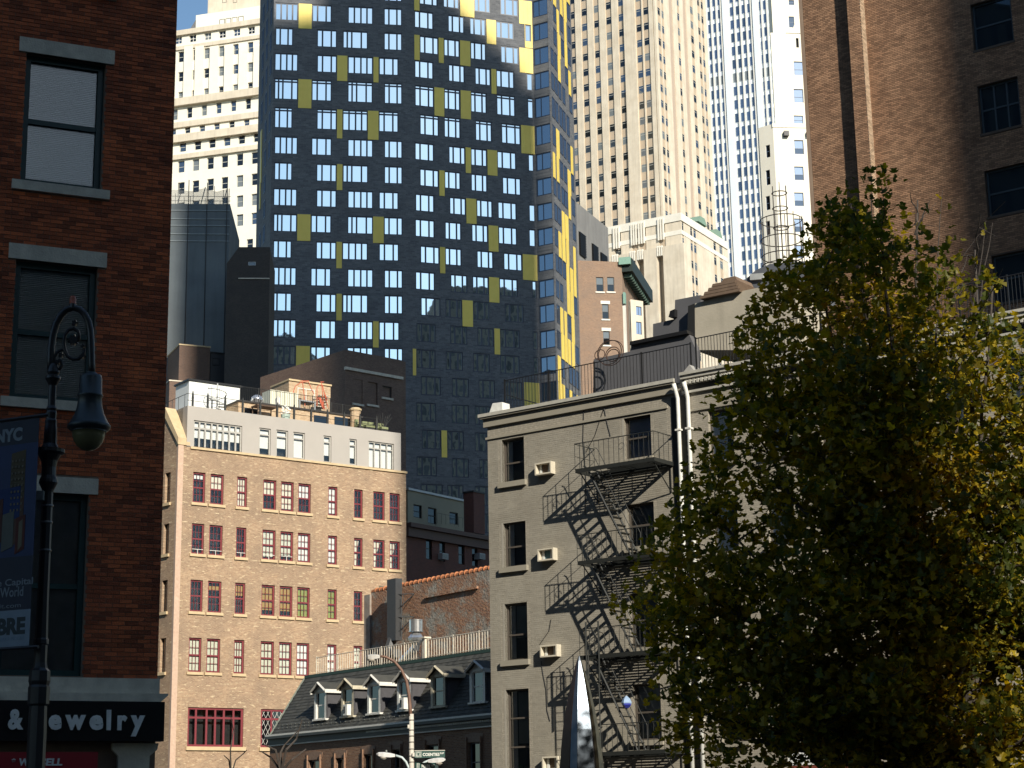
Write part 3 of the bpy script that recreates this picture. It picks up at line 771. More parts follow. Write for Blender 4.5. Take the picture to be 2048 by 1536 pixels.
c2 = [(FA2.s_at(a, FA2.z_at(20, 3)), FA2.s_at(b, FA2.z_at(20, 3)), t) for a, b, t in cols2]
mb = MB(); mb.box(0.3, ln, BOTA - 20, TOPA, -20, -0.12); part(mb, 'shaft', spand, AD, FA2)
ed = [0.0] + [x for w in c2 for x in w[:2]] + [ln]
for i in range(0, len(ed), 2):
    part(MB().box(ed[i] + .05, ed[i + 1] - .05, BOTA - 20, TOPA, -.55, 0.12 if i % 4 else 0.0), 'pier', cream_stone, AD, FA2)
for a, b, t in c2:
    if t == 'p': part(MB().box(a, b, BOTA - 20, TOPA, -.5, -.08), 'blind_bay', blindpan, AD, FA2)
rA = random.Random(3)
def adg(): return rA.choice([dark_glass, dark_glass, blue_glass, mid_glass])
for r in range(-2, 17):
    zt = ztopw - per * r; h = per * 0.48
    if zt < BOTA: continue
    for a, b in wl_:
        window(AD, FA, a, b, zt - h, zt, win_fr, adg(), d=-0.27, zc=(.72,), fw=.07, mw=.12, dep=.03, one_pane=True)
    for j, (a, b, t) in enumerate(c2):
        if t == 'w':
            zz = zt + per * (0.0 if j != 3 else -.25)
            window(AD, FA2, a, b, zz - h, zz, win_fr, adg(), d=-0.07, zc=(.72,), fw=.07, mw=.12, dep=.03, one_pane=True)
# carved base, nearer than the shaft
FB = Frame(1361, 430, 378, -59.5); FB2 = Frame(0, 0, 0, 30.5, P=FB.W(0, 0))
zb1 = FB.sz(1361, 428)[1]; sbl = FB.s_at(1205, zb1) - 6; sbr = FB2.s_at(1457, zb1 - 8)
pale = surf('pale_carved_stone', (0.80, 0.76, 0.68), (0.70, 0.66, 0.57), 0.6, 0.8)
mb = MB(); mb.box(sbl, -.2, 0, zb1, -16, -.5); part(mb, 'base', spand, AD, FB)
mb = MB(); mb.box(0.2, sbr, 0, zb1, -14, -.12); part(mb, 'base', spand, AD, FB2)
bw = [(FB.s_at(1000 + a / 3.84, FB.z_at(470, -5)), FB.s_at(1000 + b / 3.84, FB.z_at(470, -5))) for a, b in ((880, 928), (1015, 1058), (1072, 1120), (1222, 1268))]
e1 = [sbl] + [x for w in bw for x in w] + [0]
for i in range(0, len(e1), 2): part(MB().box(e1[i] + .05, e1[i + 1] - .05, 0, zb1 - 1.6, -.6, 0.0), 'pier', cream_stone, AD, FB)
mb = MB(); mb.box(sbl, .15, zb1 - 1.5, zb1 + .3, -.6, .18); mb.box(sbl, .1, zb1 - 4.6, zb1 - 3.6, -.6, .08); part(mb, 'parapet', pale, AD, FB)
mb = MB(); mb.box(.15, sbr, zb1 - 1.5, zb1 + .25, -.6, .2); mb.box(.1, sbr, zb1 - 4.6, zb1 - 3.6, -.6, .08); part(mb, 'parapet', pale, AD, FB2)
for a, b in bw:
    for q in range(3):
        x = a + (b - a) * (q * .4 - .1); part(MB().box(x, x + (b - a) * .22, zb1 - 5.2, zb1 - .2, 0.1, .45), 'carved_fin', pale, AD, FB)
bc2 = [(1363.4, 1368), (1381.4, 1385.6), (1388, 1393), (1428, 1433), (1440, 1446)]
bw2 = [(FB2.s_at(a, FB2.z_at(480, 4)), FB2.s_at(b, FB2.z_at(480, 4))) for a, b in bc2]
e2 = [0] + [x for w in bw2 for x in w] + [sbr]
for i in range(0, len(e2), 2): part(MB().box(e2[i] + .03, e2[i + 1] - .03, 0, zb1 - 1.6, -.6, 0.0), 'pier', cream_stone, AD, FB2)
zl = FB.z_at(380 + 340 / 3.84, FB.s_at(1235, zb1)); pb = (FB.z_at(380 + 560 / 3.84, FB.s_at(1277, zb1)) - FB.z_at(380 + 905 / 3.84, FB.s_at(1277, zb1))) / 3
for r in range(9):
    zt = zl - pb * r - (0.0 if r < 2 else .6); h = pb * .52
    for a, b in bw: window(AD, FB, a, b, zt - h, zt, win_fr, adg(), d=-.46, zc=(.72,), fw=.07, mw=.12, dep=.03, one_pane=True)
    for a, b in bw2: window(AD, FB2, a, b, zt - h, zt, win_fr, adg(), d=-.07, zc=(.72,), fw=.07, mw=.12, dep=.03, one_pane=True)
# second, lower tier standing slightly proud
zt2 = FB.sz(1300, 503)[1]; FD = FB.off(1.2, 1.6)
mb = MB()
e3 = [sbl] + [x - 1.2 for w in bw for x in w] + [0]
for i in range(0, len(e3), 2): mb.box(e3[i] + .05, e3[i + 1] - .05, 0, zt2, -1.5, 0)
part(mb, 'lower_tier', cream_stone, AD, FD)
for a, b in bw:
    mb = MB()
    for q in range(3): x = a - 1.2 + (b - a) * (.05 + q * .35); mb.box(x, x + (b - a) * .2, zt2 - 2.0, zt2 + .3, -.4, .1)
    part(mb, 'carved_fin', pale, AD, FD)
copper = surf('green_copper', (0.22, 0.33, 0.25), (0.16, 0.25, 0.2), 3, .7)
for px, py in ((1402, 440), (1434, 466)):
    s, z = FB2.sz(px, py, -4); mb = MB(); mb.box(s - 2, s + 2, z - 5, z - 1, -6, -4); mb.prism([(s - 2.4, z - 1), (s + 2.4, z - 1), (s + 1.2, z + .6), (s - 1.2, z + .6)], -6.4, -3.6)
    part(mb, 'copper_dormer', copper, AD, FB2)

# ------------------------------------------------------------------ blue-white glass office tower
FU = Frame(1418, 200, 520, -66.5)
BT = thing('office_tower', 'tall white and blue glass office tower with thin vertical mullions behind the limestone skyscraper', 'tower', FU)
wht = surf('white_tower_panel', (0.72, 0.78, 0.84), (0.66, 0.72, 0.78), 0.2, 0.6)
zz_ = lambda y: FU.z_at(y, FU.s_at(1421, 100))
per = (zz_(15 / 3.84) - zz_(925 / 3.84)) / 9; zt0 = zz_(15 / 3.84)
su = lambda x: FU.s_at(x, zz_(130))
SU0, SU1 = su(1395), su(1560)
mb = MB(); mb.box(SU0, SU1, 0, zt0 + 60, -30, -.25); part(mb, 'wall', wht, BT, FU)
groups = [(1407.5, 1416.5), (1418.8, 1427), (1429, 1437.2), (1439.4, 1447.2), (1463.5, 1473.2), (1475.4, 1484.6), (1487, 1496.2), (1498.4, 1507.4), (1522, 1528), (1530, 1538.5), (1540.5, 1549)]
gs = [(su(a), su(b)) for a, b in groups]
rU = random.Random(9)
off_glass = glass('office_glass', (0.05, 0.065, 0.10), (0.65, 0.75, 0.9), face=0.32)
for r in range(-4, 24):
    zt = zt0 - per * r
    rowg = mid_glass if r == 6 else None
    for a, b in gs:
        window(BT, FU, a, b, zt - per * .70, zt, wht, rowg or rU.choice([off_glass, off_glass, off_glass, blue_glass]), d=-.12, fw=.08, dep=.1, one_pane=True)
for x in [g_[0] for g_ in groups] + [1448.5, 1508.5]:
    s = su(x) - .35; part(MB().box(s - .17, s + .17, 0, zt0 + 60, -.25, .35), 'mullion', white_paint, BT, FU)
for x0, x1 in ((1449.5, 1461.6), (1509.8, 1520)):
    part(MB().box(su(x0), su(x1), 0, zt0 + 60, -.25, .6), 'pier', wht, BT, FU)

# ------------------------------------------------------------------ white setback building in front of it
FG = Frame(1550, 330, 240, 84.0)
WG = thing('setback_building', 'bright white stone building with stepped parapets between the glass tower and the brown brick wall', 'building', FG)
whs = surf('white_stone', (0.82, 0.77, 0.66), (0.76, 0.71, 0.60), 0.5, 0.85, 0.1, 10)
FGl = Frame(0, 0, 0, -52, P=FG.W(0, 0))
zg1 = FG.sz(1550, 248)[1]; sl = FGl.s_at(1517, zg1)
gx = lambda x, z: FG.s_at(x, z)
wy = [(333, 360), (385, 412), (437, 464), (490, 516), (280, 308)]
hs = []
for a, b in wy:
    zt = FG.sz(1590, a)[1]; zb = FG.sz(1590, b)[1]; hs.append((gx(1588, zt), gx(1606.5, zt), zb, zt))
def tier(F, Fl, sl_, w, dp, z0, z1):
    Lp = Fl.W(sl_, 0); L = F.M.inverted() @ Lp; vd = (Lp - CP); vd.z = 0; vd.normalize(); Bk = F.M.inverted() @ (Lp + vd * dp + F.r * .4)
    return MB().vprism([(L.x, -L.y), (0, -.02), (w, -.02), (w, -dp), (Bk.x, -Bk.y)], z0, z1)
mb = MB(); mb.wall(0, 12, 0, zg1, hs, .2); part(mb, 'wall', whs, WG, FG)
part(tier(FG, FGl, sl + .02, 12, 14, 0, zg1 - .05), 'core', whs, WG, FG.off(0, -.3))
hl = []
for a, b in ((290, 315), (340, 370), (392, 420), (442, 470)):
    zt = FGl.sz(1536, a)[1]; zb = FGl.sz(1536, b)[1]; hl.append((FGl.s_at(1531, zt), FGl.s_at(1539.5, zt), zb, zt))
mb = MB(); mb.wall(sl, 0, 0, zg1, hl, .2); part(mb, 'side_wall', whs, WG, FGl)
navy_f = plain('slate_blue_frame', (0.10, 0.14, 0.22), .5)
skyw = glass('sky_window_glass', (0.25, 0.3, 0.4), (0.8, 0.88, 1), face=.5)
for h in hs: window(WG, FG, *h, navy_f, lambda i, j: skyw if j else blue_glass, d=-.12, zc=(.42,), fw=.08, mw=.07)
for h in hl: window(WG, FGl, *h, navy_f, dark_glass, d=-.12, zc=(.5,), fw=.08, mw=.07)
mb = MB(); mb.box(-.1, 12, zg1 - .5, zg1 + .05, -.4, .08); part(mb, 'parapet', whs, WG, FG)
for x in (1572, 1618): s, z = FG.sz(x, 268, .2); part(MB().box(s - .35, s + .35, z - .35, z + .35, 0, .6), 'scupper', black_iron, WG, FG)
FG2 = FG.off(gx(1564, zg1) , -3.5); zg2 = FG2.sz(1566, 66)[1]; FG2l = Frame(0, 0, 0, -52, P=FG2.W(0, 0)); sl2 = FG2l.s_at(1543, zg2)
h2 = []
for a, b in ((123, 150), (178, 205), (231, 247)):
    zt = FG2.sz(1595, a)[1]; zb = FG2.sz(1595, b)[1]; h2.append((FG2.s_at(1587, zt), FG2.s_at(1606, zt), zb, zt))
zt, zb = FG2.sz(1593, 76)[1], FG2.sz(1593, 95)[1]; slot = (FG2.s_at(1591.5, zt), FG2.s_at(1597, zt), zb, zt)
mb = MB(); mb.wall(0, 10, zg1 - 1, zg2, h2 + [slot], .25); part(mb, 'upper_wall', whs, WG, FG2)
part(MB().box(slot[0], slot[1], slot[2], slot[3], -.45, -.3), 'slot_vent', dark_room, WG, FG2)
part(tier(FG2, FG2l, sl2, 10, 8, zg1 - .5, zg2 - .02), 'upper_core', whs, WG, FG2.off(0, -.3)); mb = MB(); mb.wall(sl2, 0, zg1 - .5, zg2, [], .1); part(mb, 'upper_side_wall', whs, WG, FG2l)
for h in h2: window(WG, FG2, *h, navy_f, skyw, d=-.12, zc=(.42,), fw=.08, mw=.07)
cx = FG2.s_at(1593, zg2); mb = MB(); mb.prism([(cx - 1.6, zg2), (cx + 1.6, zg2), (cx + 1.2, zg2 + .6), (cx + .5, zg2 + .75), (cx + .3, zg2 + 1.25), (cx - .3, zg2 + 1.25), (cx - .5, zg2 + .75), (cx - 1.2, zg2 + .6)], -.4, .1)
part(mb, 'parapet_ornament', whs, WG, FG2)
FG3 = FG2.off(-.5, -9); mb = MB(); h3 = []
for a, b in ((0, 10), (33, 55)):
    zt = FG3.sz(1583, a)[1]; zb = FG3.sz(1583, b)[1]; h3.append((FG3.s_at(1577, zt), FG3.s_at(1588, zt), zb, zt))
xl = FG3.s_at(1549, zg2); mb.wall(xl, 9, zg1, zg2 + 40, h3, .2); mb.box(xl + .02, 9, zg1, zg2 + 40, -2, -.4); part(mb, 'top_wall', whs, WG, FG3)
for h in h3: window(WG, FG3, *h, navy_f, blue_glass, d=-.1, zc=(.5,))

# ------------------------------------------------------------------ white office block at the upper left
FH = Frame(345, 100, 350, -73.8)
WF = thing('white_office_block', 'sunlit white stone office block with stepped top at the upper left', 'building', FH)
zt1 = FH.sz(352, 62.5)[1]
hx = lambda x, y: FH.sz(x / 3.84, y / 3.84)
cols6 = [1455, 1570, 1682, 1793, 1905]
def hrow(cs, w, yt, h, slope=-.138, x_ref=1480, c0=None):
    out = []
    for c in cs:
        y = yt + (c - x_ref) * slope; a, z1 = hx(c, y); b = FH.s_at((c + w) / 3.84, z1); z0 = hx(c, y + h)[1]; out.append((a, b, z0, z1))
    return out
WFJ = []
WFJ += [(h, 'q') for h in hrow([1345] + cols6, 52, 266, 55)]
cb = [1370, 1455, 1567, 1680, 1790, 1903]
for yt, h in ((384, 80), (540, 72), (693, 60)): WFJ += [(q, 'd') for q in hrow(cb, 42, yt, h)]
WFJ += [(q, 'd') for q in hrow([1325, 1437, 1549, 1661, 1774, 1887], 40, 818, 82, -.15)]
WFJ += [(q, 'd') for q in hrow([1310, 1420, 1533, 1645, 1760, 1874], 42, 962, 55, -.12)]
WFJ += [(q, 'd') for q in hrow([1380, 1495, 1606, 1720, 1832, 1948], 50, 1082, 72, -.135)]
for yt in (1226, 1390, 1545, 1690): WFJ += [(q, 'd') for q in hrow([1368, 1480, 1592, 1702, 1818, 1932], 50, yt, 88, -.12)]
WFJ += [(q, 'd') for q in hrow([1785, 1895], 48, 1880, 70, -.10)]
mb = MB(); mb.wall(-6, 26, 0, zt1, [h for h, _ in WFJ], .35); mb.box(-6, 26, 0, zt1 - .1, -25, -.8); part(mb, 'wall', whs, WF, FH)
for h, t in WFJ:
    window(WF, FH, *h, win_fr if t == 'd' else white_paint, rA.choice([dark_glass, blue_glass, dark_glass, mid_glass]), d=-.3, xc=(.5,) if t == 'q' else (), zc=(.5,), fw=.08, mw=.12, dep=.04, one_pane=True)
def band(y, hgt, dd, nm='band', x=1480):
    z = FH.sz(x / 3.84, y / 3.84)[1]; part(MB().box(-6, 26, z - hgt, z, -.3, dd), nm, cream_stone, WF, FH)
for y, hgt, dd in ((225, 1.1, .5), (345, .8, .3), (752, 1.6, .9), (928, 1.2, .4), (1030, 1.6, .8), (1180, 1.0, .5)): band(y, hgt, dd, 'cornice')
zz0 = hx(1480, 1055)
for k in range(7):
    mb = MB(); s0 = hx(1368 + 112 * k, 1060)[0]
    for j in range(6): mb.box(s0 + j * .34, s0 + j * .34 + .16, zz0[1] - 1.1 , zz0[1] - .1, 0, .35)
    part(mb, 'corbel_row', cream_stone, WF, FH)
for c in cb:
    s = hx(c + 47, 500)[0]; a, b = hx(c, 760)[1], hx(c, 370)[1]; part(MB().box(s, s + 1.9, a, b, -.3, .35), 'pier', whs, WF, FH)
FH2 = FH.off(FH.s_at(369, zt1), -5); zt2_ = FH2.sz(370, 34)[1]
mb = MB(); mb.box(0, 26, zt1 - 1, zt2_, -16, 0); part(mb, 'upper_wall', whs, WF, FH2)
sq = FH2.sz(438, 40); sq2 = FH2.sz(488, 33); mb = MB()
for k in range(4):
    a = sq[0] + (sq2[0] - sq[0]) * k / 4; window(WF, FH2, a + .1, a + (sq2[0] - sq[0]) / 4 - .1, FH2.sz(450, 49)[1], FH2.sz(450, 37.5)[1], black_iron, dark_glass, d=.03, fw=.1)
part(MB().prism([(FH2.s_at(356, zt1) , zt1 - 1), (0, zt1 - 1), (0, zt2_ - .6)], -9, -.3), 'sloped_buttress', surf('dark_slate_stone', (.16, .16, .17)), WF, FH2)
FH3 = FH2.off(FH2.s_at(398, zt2_), -4); mb = MB(); mb.box(0, 22, zt2_ - 1, zt2_ + 40, -12, 0); part(mb, 'top_wall', cream_stone, WF, FH3)
for x in (445, 466): s, z = FH3.sz(x, 6); window(WF, FH3, s, s + .9, z, z + 3, black_iron, dark_glass, d=.03)

# ------------------------------------------------------------------ scaffolded building under netting
FN = Frame(456, 600, 180, 86)
NB = thing('netted_building', 'building wrapped in dark grey construction netting with scaffold poles sticking out on top', 'building', FN)
net = surf('grey_netting', (0.135, 0.155, 0.165), (0.105, 0.12, 0.13), 0.35, 0.9, 0.3, 12, streak=.3)
zn = FN.sz(456, 408)[1]; mb = MB(); mb.box(-9, 0, 0, zn, -12, 0); part(mb, 'netting', net, NB, FN)
for k, x in enumerate((377, 414, 454)):
    s = FN.s_at(x, zn); part(MB().tube([(s, 0, .06), (s, zn + 2.6 - k * .3, .06)], .045, 6), 'scaffold_pole', black_iron, NB, FN)
for y in (421, 438, 451, 468, 482): s, z = FN.sz(400, y); part(MB().box(-9, 0, z - .06, z + .03, 0, .07), 'seam', surf('pale_seam', (.24, .27, .28)), NB, FN)
mb = MB()
for i in range(14):
    s = -7 + i * .52; mb.tube([(s, zn - .2, -.5 - (i % 3)), (s, zn + 1.0 + (i * 37 % 7) * .25, -.5 - (i % 3))], .03, 5)
for h in (.5, 1.0): mb.tube([(-7, zn + h, -.5), (0, zn + h, -.5)], .03, 5)
for s0_ in (-5.6, -3.2, -.9): mb.tube([(s0_, zn, -1), (s0_ + .5, zn + 2.2, -1)], .05, 5)
part(mb, 'scaffold', black_iron, NB, FN)
nm_, N, L, b, o_ = _new('sheer_net'); tr = N.new('ShaderNodeBsdfTransparent'); mx = N.new('ShaderNodeMixShader'); mx.inputs[0].default_value = .30
b.inputs['Base Color'].default_value = (.25, .25, .24, 1); L.new(tr.outputs[0], mx.inputs[1]); L.new(b.outputs[0], mx.inputs[2]); L.new(mx.outputs[0], o_.inputs[0])
part(MB().prism([(-7, zn), (-.1, zn), (-.2, zn + 1.7), (-1.4, zn + 1.35), (-2.6, zn + 1.75), (-4, zn + 1.4), (-7, zn + 1.6)], -.02, .0), 'sheer_net', nm_, NB, FN)

# dark sliver and bulkheads behind the loft roof
FK0 = Frame(478, 494, 172, 86)
dkb = brickmat('dark_brown_brick', 0, [(0.045, 0.036, 0.03), (0.06, 0.045, 0.036), (0.075, 0.055, 0.045)], (0.06, 0.055, 0.05), .21, .075)  # brick in very dark browns
SB = thing('dark_brown_building', 'narrow dark brown brick building in deep shade between the netting and the dark tower', 'building', FK0)
z = FK0.sz(478, 494)[1]; a = FK0.s_at(454, z); b = FK0.s_at(540, z)
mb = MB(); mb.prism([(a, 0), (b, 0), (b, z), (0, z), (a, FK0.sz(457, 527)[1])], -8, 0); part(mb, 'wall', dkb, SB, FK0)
s, zz = FK0.sz(497, 527); window(SB, FK0, s, s + .7, zz - .2, zz + .15, white_paint, mid_glass, d=.05, fw=.02)
part(MB().box(0, b, FK0.sz(480, 556)[1] - .1, FK0.sz(480, 556)[1], -.1, .08), 'ledge', cream_stone, SB, FK0)

FBk = Frame(400, 740, 176, 66)
bh_b = brickmat('bulkhead_brick', FT.rot, [(0.16, .085, .055), (.20, .11, .07), (.13, .07, .05)], (.16, .13, .11), .21, .075)
def block(name, label, cat, x0, x1, y0, y1, off, mat, dep=3, capm=None, group=None, F=None):
    F = F or FT
    s0, zt = F.sz(x0, y0, off); s1 = F.s_at(x1, zt, off); zb = F.z_at(y1, s0, off)
    t = thing(name, label, cat, F, s0, zb, off, group)
    part(MB().box(s0, s1, zb, zt, off - dep, off), 'wall', mat, t, F)
    if capm: part(MB().box(s0 - .06, s1 + .06, zt, zt + .13, off - dep - .06, off + .06), 'coping', capm, t, F)
    return t, s0, s1, zb, zt
block('brick_bulkhead', 'brown brick stair bulkhead with stone coping on a roof left of the dark hut', 'bulkhead', 359, 420.5, 690, 775, 0, bh_b, 5, stone_sill, F=FBk)
t, s0, s1, zb, zt = block('roof_hut', 'dark flat-roofed roof hut with one small grey window between two brick bulkheads', 'hut', 421.5, 489, 706, 785, 0, plain('dark_metal_siding', (.035, .035, .038), .6), 3, black_iron, F=FBk)
s, z = FBk.sz(425, 716); window(t, FBk, s, s + .75, z - .75, z, black_iron, mid_glass, d=.03, fw=.06)
block('brick_chimney', 'tall brown brick chimney stack beside the dark tower foot', 'chimney', 491, 523, 660, 790, 0, brickmat('chimney_brick', FT.rot, [(.24, .16, .11), (.3, .2, .15), (.19, .12, .085)], (.25, .2, .17), .21, .075), 1.6, F=FBk.off(0, .5))
block('brick_parapet_house', 'low shaded brick block at the left end of the loft roof', 'bulkhead', 339, 378, 762, 830, 0, bh_b, 5, cream_stone, F=FBk.off(0, 1.0))

# ------------------------------------------------------------------ brown brick house with three windows behind the loft roof
FK1 = Frame(690, 740, 134, -43); FK2 = Frame(0, 0, 0, 49, P=FK1.W(0, 0))
rbb = brickmat('brown_house_brick', FK2.rot, [(0.15, 0.085, 0.06), (0.20, 0.115, 0.08), (0.24, 0.15, 0.10)], (0.17, 0.135, 0.11), .21, .075, blotch=.4)
HB = thing('brick_house', 'brown brick building in shade with three windows behind the loft roof terrace', 'building', FK2)
zk = FK2.sz(690, 699)[1]; sk = FK2.s_at(805, zk); kl = FK1.s_at(520, zk)
hk = []
for x0, x1, y0, y1 in ((706, 725, 757, 806), (735.5, 755, 763, 808), (764.8, 783.4, 771, 794)):
    a, z1 = FK2.sz(x0, y0); hk.append((a, FK2.s_at(x1, z1), FK2.z_at(y1, a), z1))
mb = MB(); mb.wall(0, sk, 0, zk, hk, .2); mb.box(0.05, sk, 0, zk - .1, -6, -.4); part(mb, 'wall', rbb, HB, FK2)
mb = MB(); mb.box(kl, 0, 0, zk, -6, -.03); part(mb, 'side_wall', rbb, HB, FK1)
sb0 = FK2.sz(690, 736)[1]; part(MB().box(-.02, sk, sb0 - .12, sb0 + .1, -.1, .12), 'stone_band', lime, HB, FK2)
for h in hk:
    window(HB, FK2, *h, plain('black_sash', (.02, .02, .022), .5), lambda i, j: mid_glass if random.random() < .5 else dark_glass, d=-.12, zc=(.52,) if h[3] - h[2] > 1.2 else (), fw=.07, mw=.07)
    part(MB().box(h[0] - .1, h[1] + .1, h[2] - .16, h[2], -.1, .1), 'sill', lime, HB, FK2)

# ------------------------------------------------------------------ cream-topped block and red row house in the shade
FCc = Frame(880, 992, 142, 36)
CB = thing('cream_attic_building', 'shaded cream rendered attic storey with pale coping between the loft and the grey building', 'building', FCc)
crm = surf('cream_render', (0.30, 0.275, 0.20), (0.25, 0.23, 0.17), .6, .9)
zc0 = FCc.sz(827, 981)[1]; s0 = FCc.s_at(815, zc0); s1 = FCc.s_at(941, zc0)
hc = []
for x0, x1, y0, y1 in ((827, 844, 1008, 1034), (856, 873, 1014, 1046), (899, 916, 1023, 1047)):
    a, z1 = FCc.sz(x0, y0); hc.append((a, FCc.s_at(x1, z1), FCc.z_at(y1, a), z1))
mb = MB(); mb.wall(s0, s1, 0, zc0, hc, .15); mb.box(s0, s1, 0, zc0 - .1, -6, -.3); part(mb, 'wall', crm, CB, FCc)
part(MB().box(s0, s1 + .1, zc0 - .05, zc0 + .12, -.5, .12), 'coping', plain('pale_metal', (.5, .52, .52), .4), CB, FCc)
for h in hc: window(CB, FCc, *h, black_iron, dark_glass, d=-.1, zc=(.5,), fw=.07)
part(MB().tube([(s1 - .1, zc0, .12), (s1 - .15, zc0 - 1.0, .14), (s1 - .15, zc0 - 5, .14)], .06, 6), 'drainpipe', plain('pale_metal', (.5, .52, .52), .4), CB, FCc)
mb = MB()
for i in range(7): x = s0 + 3.2 + i * .55; mb.bar((x, FCc.sz(870, 1045)[1] - .1, .4), (x, FCc.sz(870, 1045)[1] + .7, .4), .02)
zr_ = FCc.sz(870, 1045)[1] + .7; mb.bar((s0 + 3.2, zr_, .4), (s0 + 6.6, zr_, .4), .02); part(mb, 'roof_rail', black_iron, CB, FCc)
FRd = Frame(880, 1060, 131, 38)
RRH = thing('red_row_house', 'dark red brick row house with a heavy cornice in the shade right of the loft', 'building', FRd)
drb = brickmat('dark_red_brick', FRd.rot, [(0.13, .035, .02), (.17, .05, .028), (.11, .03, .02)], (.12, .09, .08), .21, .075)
zr = FRd.sz(838, 1052)[1]; s0 = FRd.s_at(812, zr); s1 = FRd.s_at(1000, zr)
hr = []
for x0, x1, y0, y1 in ((852, 864, 1074, 1118), (879, 890, 1080, 1122), (917, 929, 1088, 1128), (944, 955, 1095, 1132)):
    a, z1 = FRd.sz(x0, y0); hr.append((a, FRd.s_at(x1, z1), FRd.z_at(y1, a), z1))
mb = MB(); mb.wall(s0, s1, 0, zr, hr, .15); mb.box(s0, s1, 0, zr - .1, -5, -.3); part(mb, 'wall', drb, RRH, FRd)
mb = MB(); mb.prism([(s0, zr - .9), (s1, zr - .9), (s1, zr), (s0, zr)], -.1, .25); mb.box(s0, s1, zr - .25, zr + .06, -.1, .5)
part(mb, 'cornice', plain('dark_brown_metal', (.09, .04, .028), .6), RRH, FRd)
for h in hr: window(RRH, FRd, *h, black_iron, dark_glass, d=-.1, zc=(.5,), fw=.07)
for j, (x, y) in enumerate(((888, 1113), (962, 1113))):
    s, z = FRd.sz(x, y, .3); t = thing('window_air_conditioner', ('pale window air conditioner on the red row house, second window from its left', 'pale window air conditioner on the red row house, beside the grey building edge')[j], 'air conditioner', FRd, s, z, .2, 'air conditioners in the shaded court')
    part(MB().box(s - .33, s + .33, z - .22, z + .22, -.1, .45), 'case', plain('ac_grey', (.38, .40, .40), .5), t, FRd)
    mb = MB()
    for q in range(5): mb.box(s - .28, s + .28, z - .17 + q * .07, z - .14 + q * .07, .45, .47)
    part(mb, 'grille', plain('ac_grille', (.2, .21, .21), .5), t, FRd)
t, *_ = block('red_chimney', 'red brick chimney stack with a dark cap beside the cream attic', 'chimney', 947, 969, 984, 1065, 0, drb, 1.0, black_iron, F=FRd.off(0, -3))

# ------------------------------------------------------------------ concrete plant block, and brown brick house with bracketed cornice
FQ = Frame(1216, 456, 285, 23.4)
PB = thing('concrete_block', 'bare grey concrete block with slatted louvres beside the dark tower', 'building', FQ)
conc = surf('bare_concrete', (.24, .235, .225), (.19, .185, .18), .3, .9, .2, 6, streak=.4)
zz = FQ.sz(1216, 456)[1]; s0 = FQ.s_at(1138, zz)
mb = MB(); mb.box(s0, 0, 0, zz, -12, 0); part(mb, 'wall', conc, PB, FQ)
for x0, x1, y0, y1 in ((1157, 1169, 462, 508), (1183, 1194, 486, 525), (1200, 1212, 504, 530)):
    a, z1 = FQ.sz(x0, y0); b = FQ.s_at(x1, z1); z0 = FQ.z_at(y1, a)
    part(MB().box(a, b, z0, z1, 0, .05), 'louvre_back', dark_room, PB, FQ)
    for q in range(14): zz2 = z0 + (z1 - z0) * q / 14; part(MB().box(a, b, zz2, zz2 + (z1 - z0) / 30, .05, .3), 'louvre', black_iron, PB, FQ)

FO = Frame(1243, 524, 235, 80)
BH = thing('brown_brick_house', 'brown brick building with two top windows and a green bracketed cornice at its right corner', 'building', FO)
bob = brickmat('brown_orange_brick', FO.rot, [(0.27, 0.155, 0.095), (.33, .2, .125), (.23, .135, .09)], (.27, .21, .16), .3, .11, .02, .4, .6, (.19, .13, .1))
zo = FO.sz(1243, 524)[1]; s0 = FO.s_at(1130, zo)
ho = []
for x0, x1, y0, y1 in ((1192, 1206.5, 554, 583), (1214, 1228, 554, 583), (1204, 1217, 608, 638), (1206, 1219, 662, 690)):
    a, z1 = FO.sz(x0, y0); ho.append((a, FO.s_at(x1, z1), FO.z_at(y1, a), z1))
mb = MB(); mb.wall(s0, 0, 0, zo, ho, .2); mb.box(s0, -.05, 0, zo - .1, -14, -.5); part(mb, 'wall', bob, BH, FO)
for i, h in enumerate(ho):
    window(BH, FO, *h, black_iron, lambda i, j: mid_glass if j else dark_glass, d=-.1, zc=(.5,), fw=.07)
    part(MB().box(h[0] - .15, h[1] + .15, h[2] - .2, h[2], -.1, .1), 'sill', pale, BH, FO)
    if i > 1: part(MB().box(h[0] - .2, h[1] + .2, h[3], h[3] + .45, -.1, .06), 'lintel', pale, BH, FO)
FO2 = Frame(0, 0, 0, 14, P=FO.W(0, 0))
mb = MB(); mb.box(0, 16, 0, zo, -3, 0); part(mb, 'side_wall', bob, BH, FO2)
part(MB().box(-.02, .9, 0, zo - 4.5, -.3, .25), 'stone_strip', pale, BH, FO2)
mb = MB(); mb.prism([(0, zo - 1.4), (16, zo - 1.4), (16, zo + .4), (0, zo + .4)], 0, 1.5); part(mb, 'cornice', plain('black_green_metal', (.018, .03, .026), .6), BH, FO2)
for bx in ((-.5, .3, zo - .5, zo + .5, -.3, 1.3), (-.3, .4, zo - 6.0, zo - 4.4, .1, .4)): part(MB().box(*bx), 'copper_end', plain('verdigris', (.25, .42, .34), .6), BH, FO2)
for i in range(14): part(MB().box(.8 + i * 1.08, 1.05 + i * 1.08, zo - 2.0, zo - 1.4, .1, 1.2), 'bracket', plain('dark_verdigris', (.07, .12, .095), .7), BH, FO2)
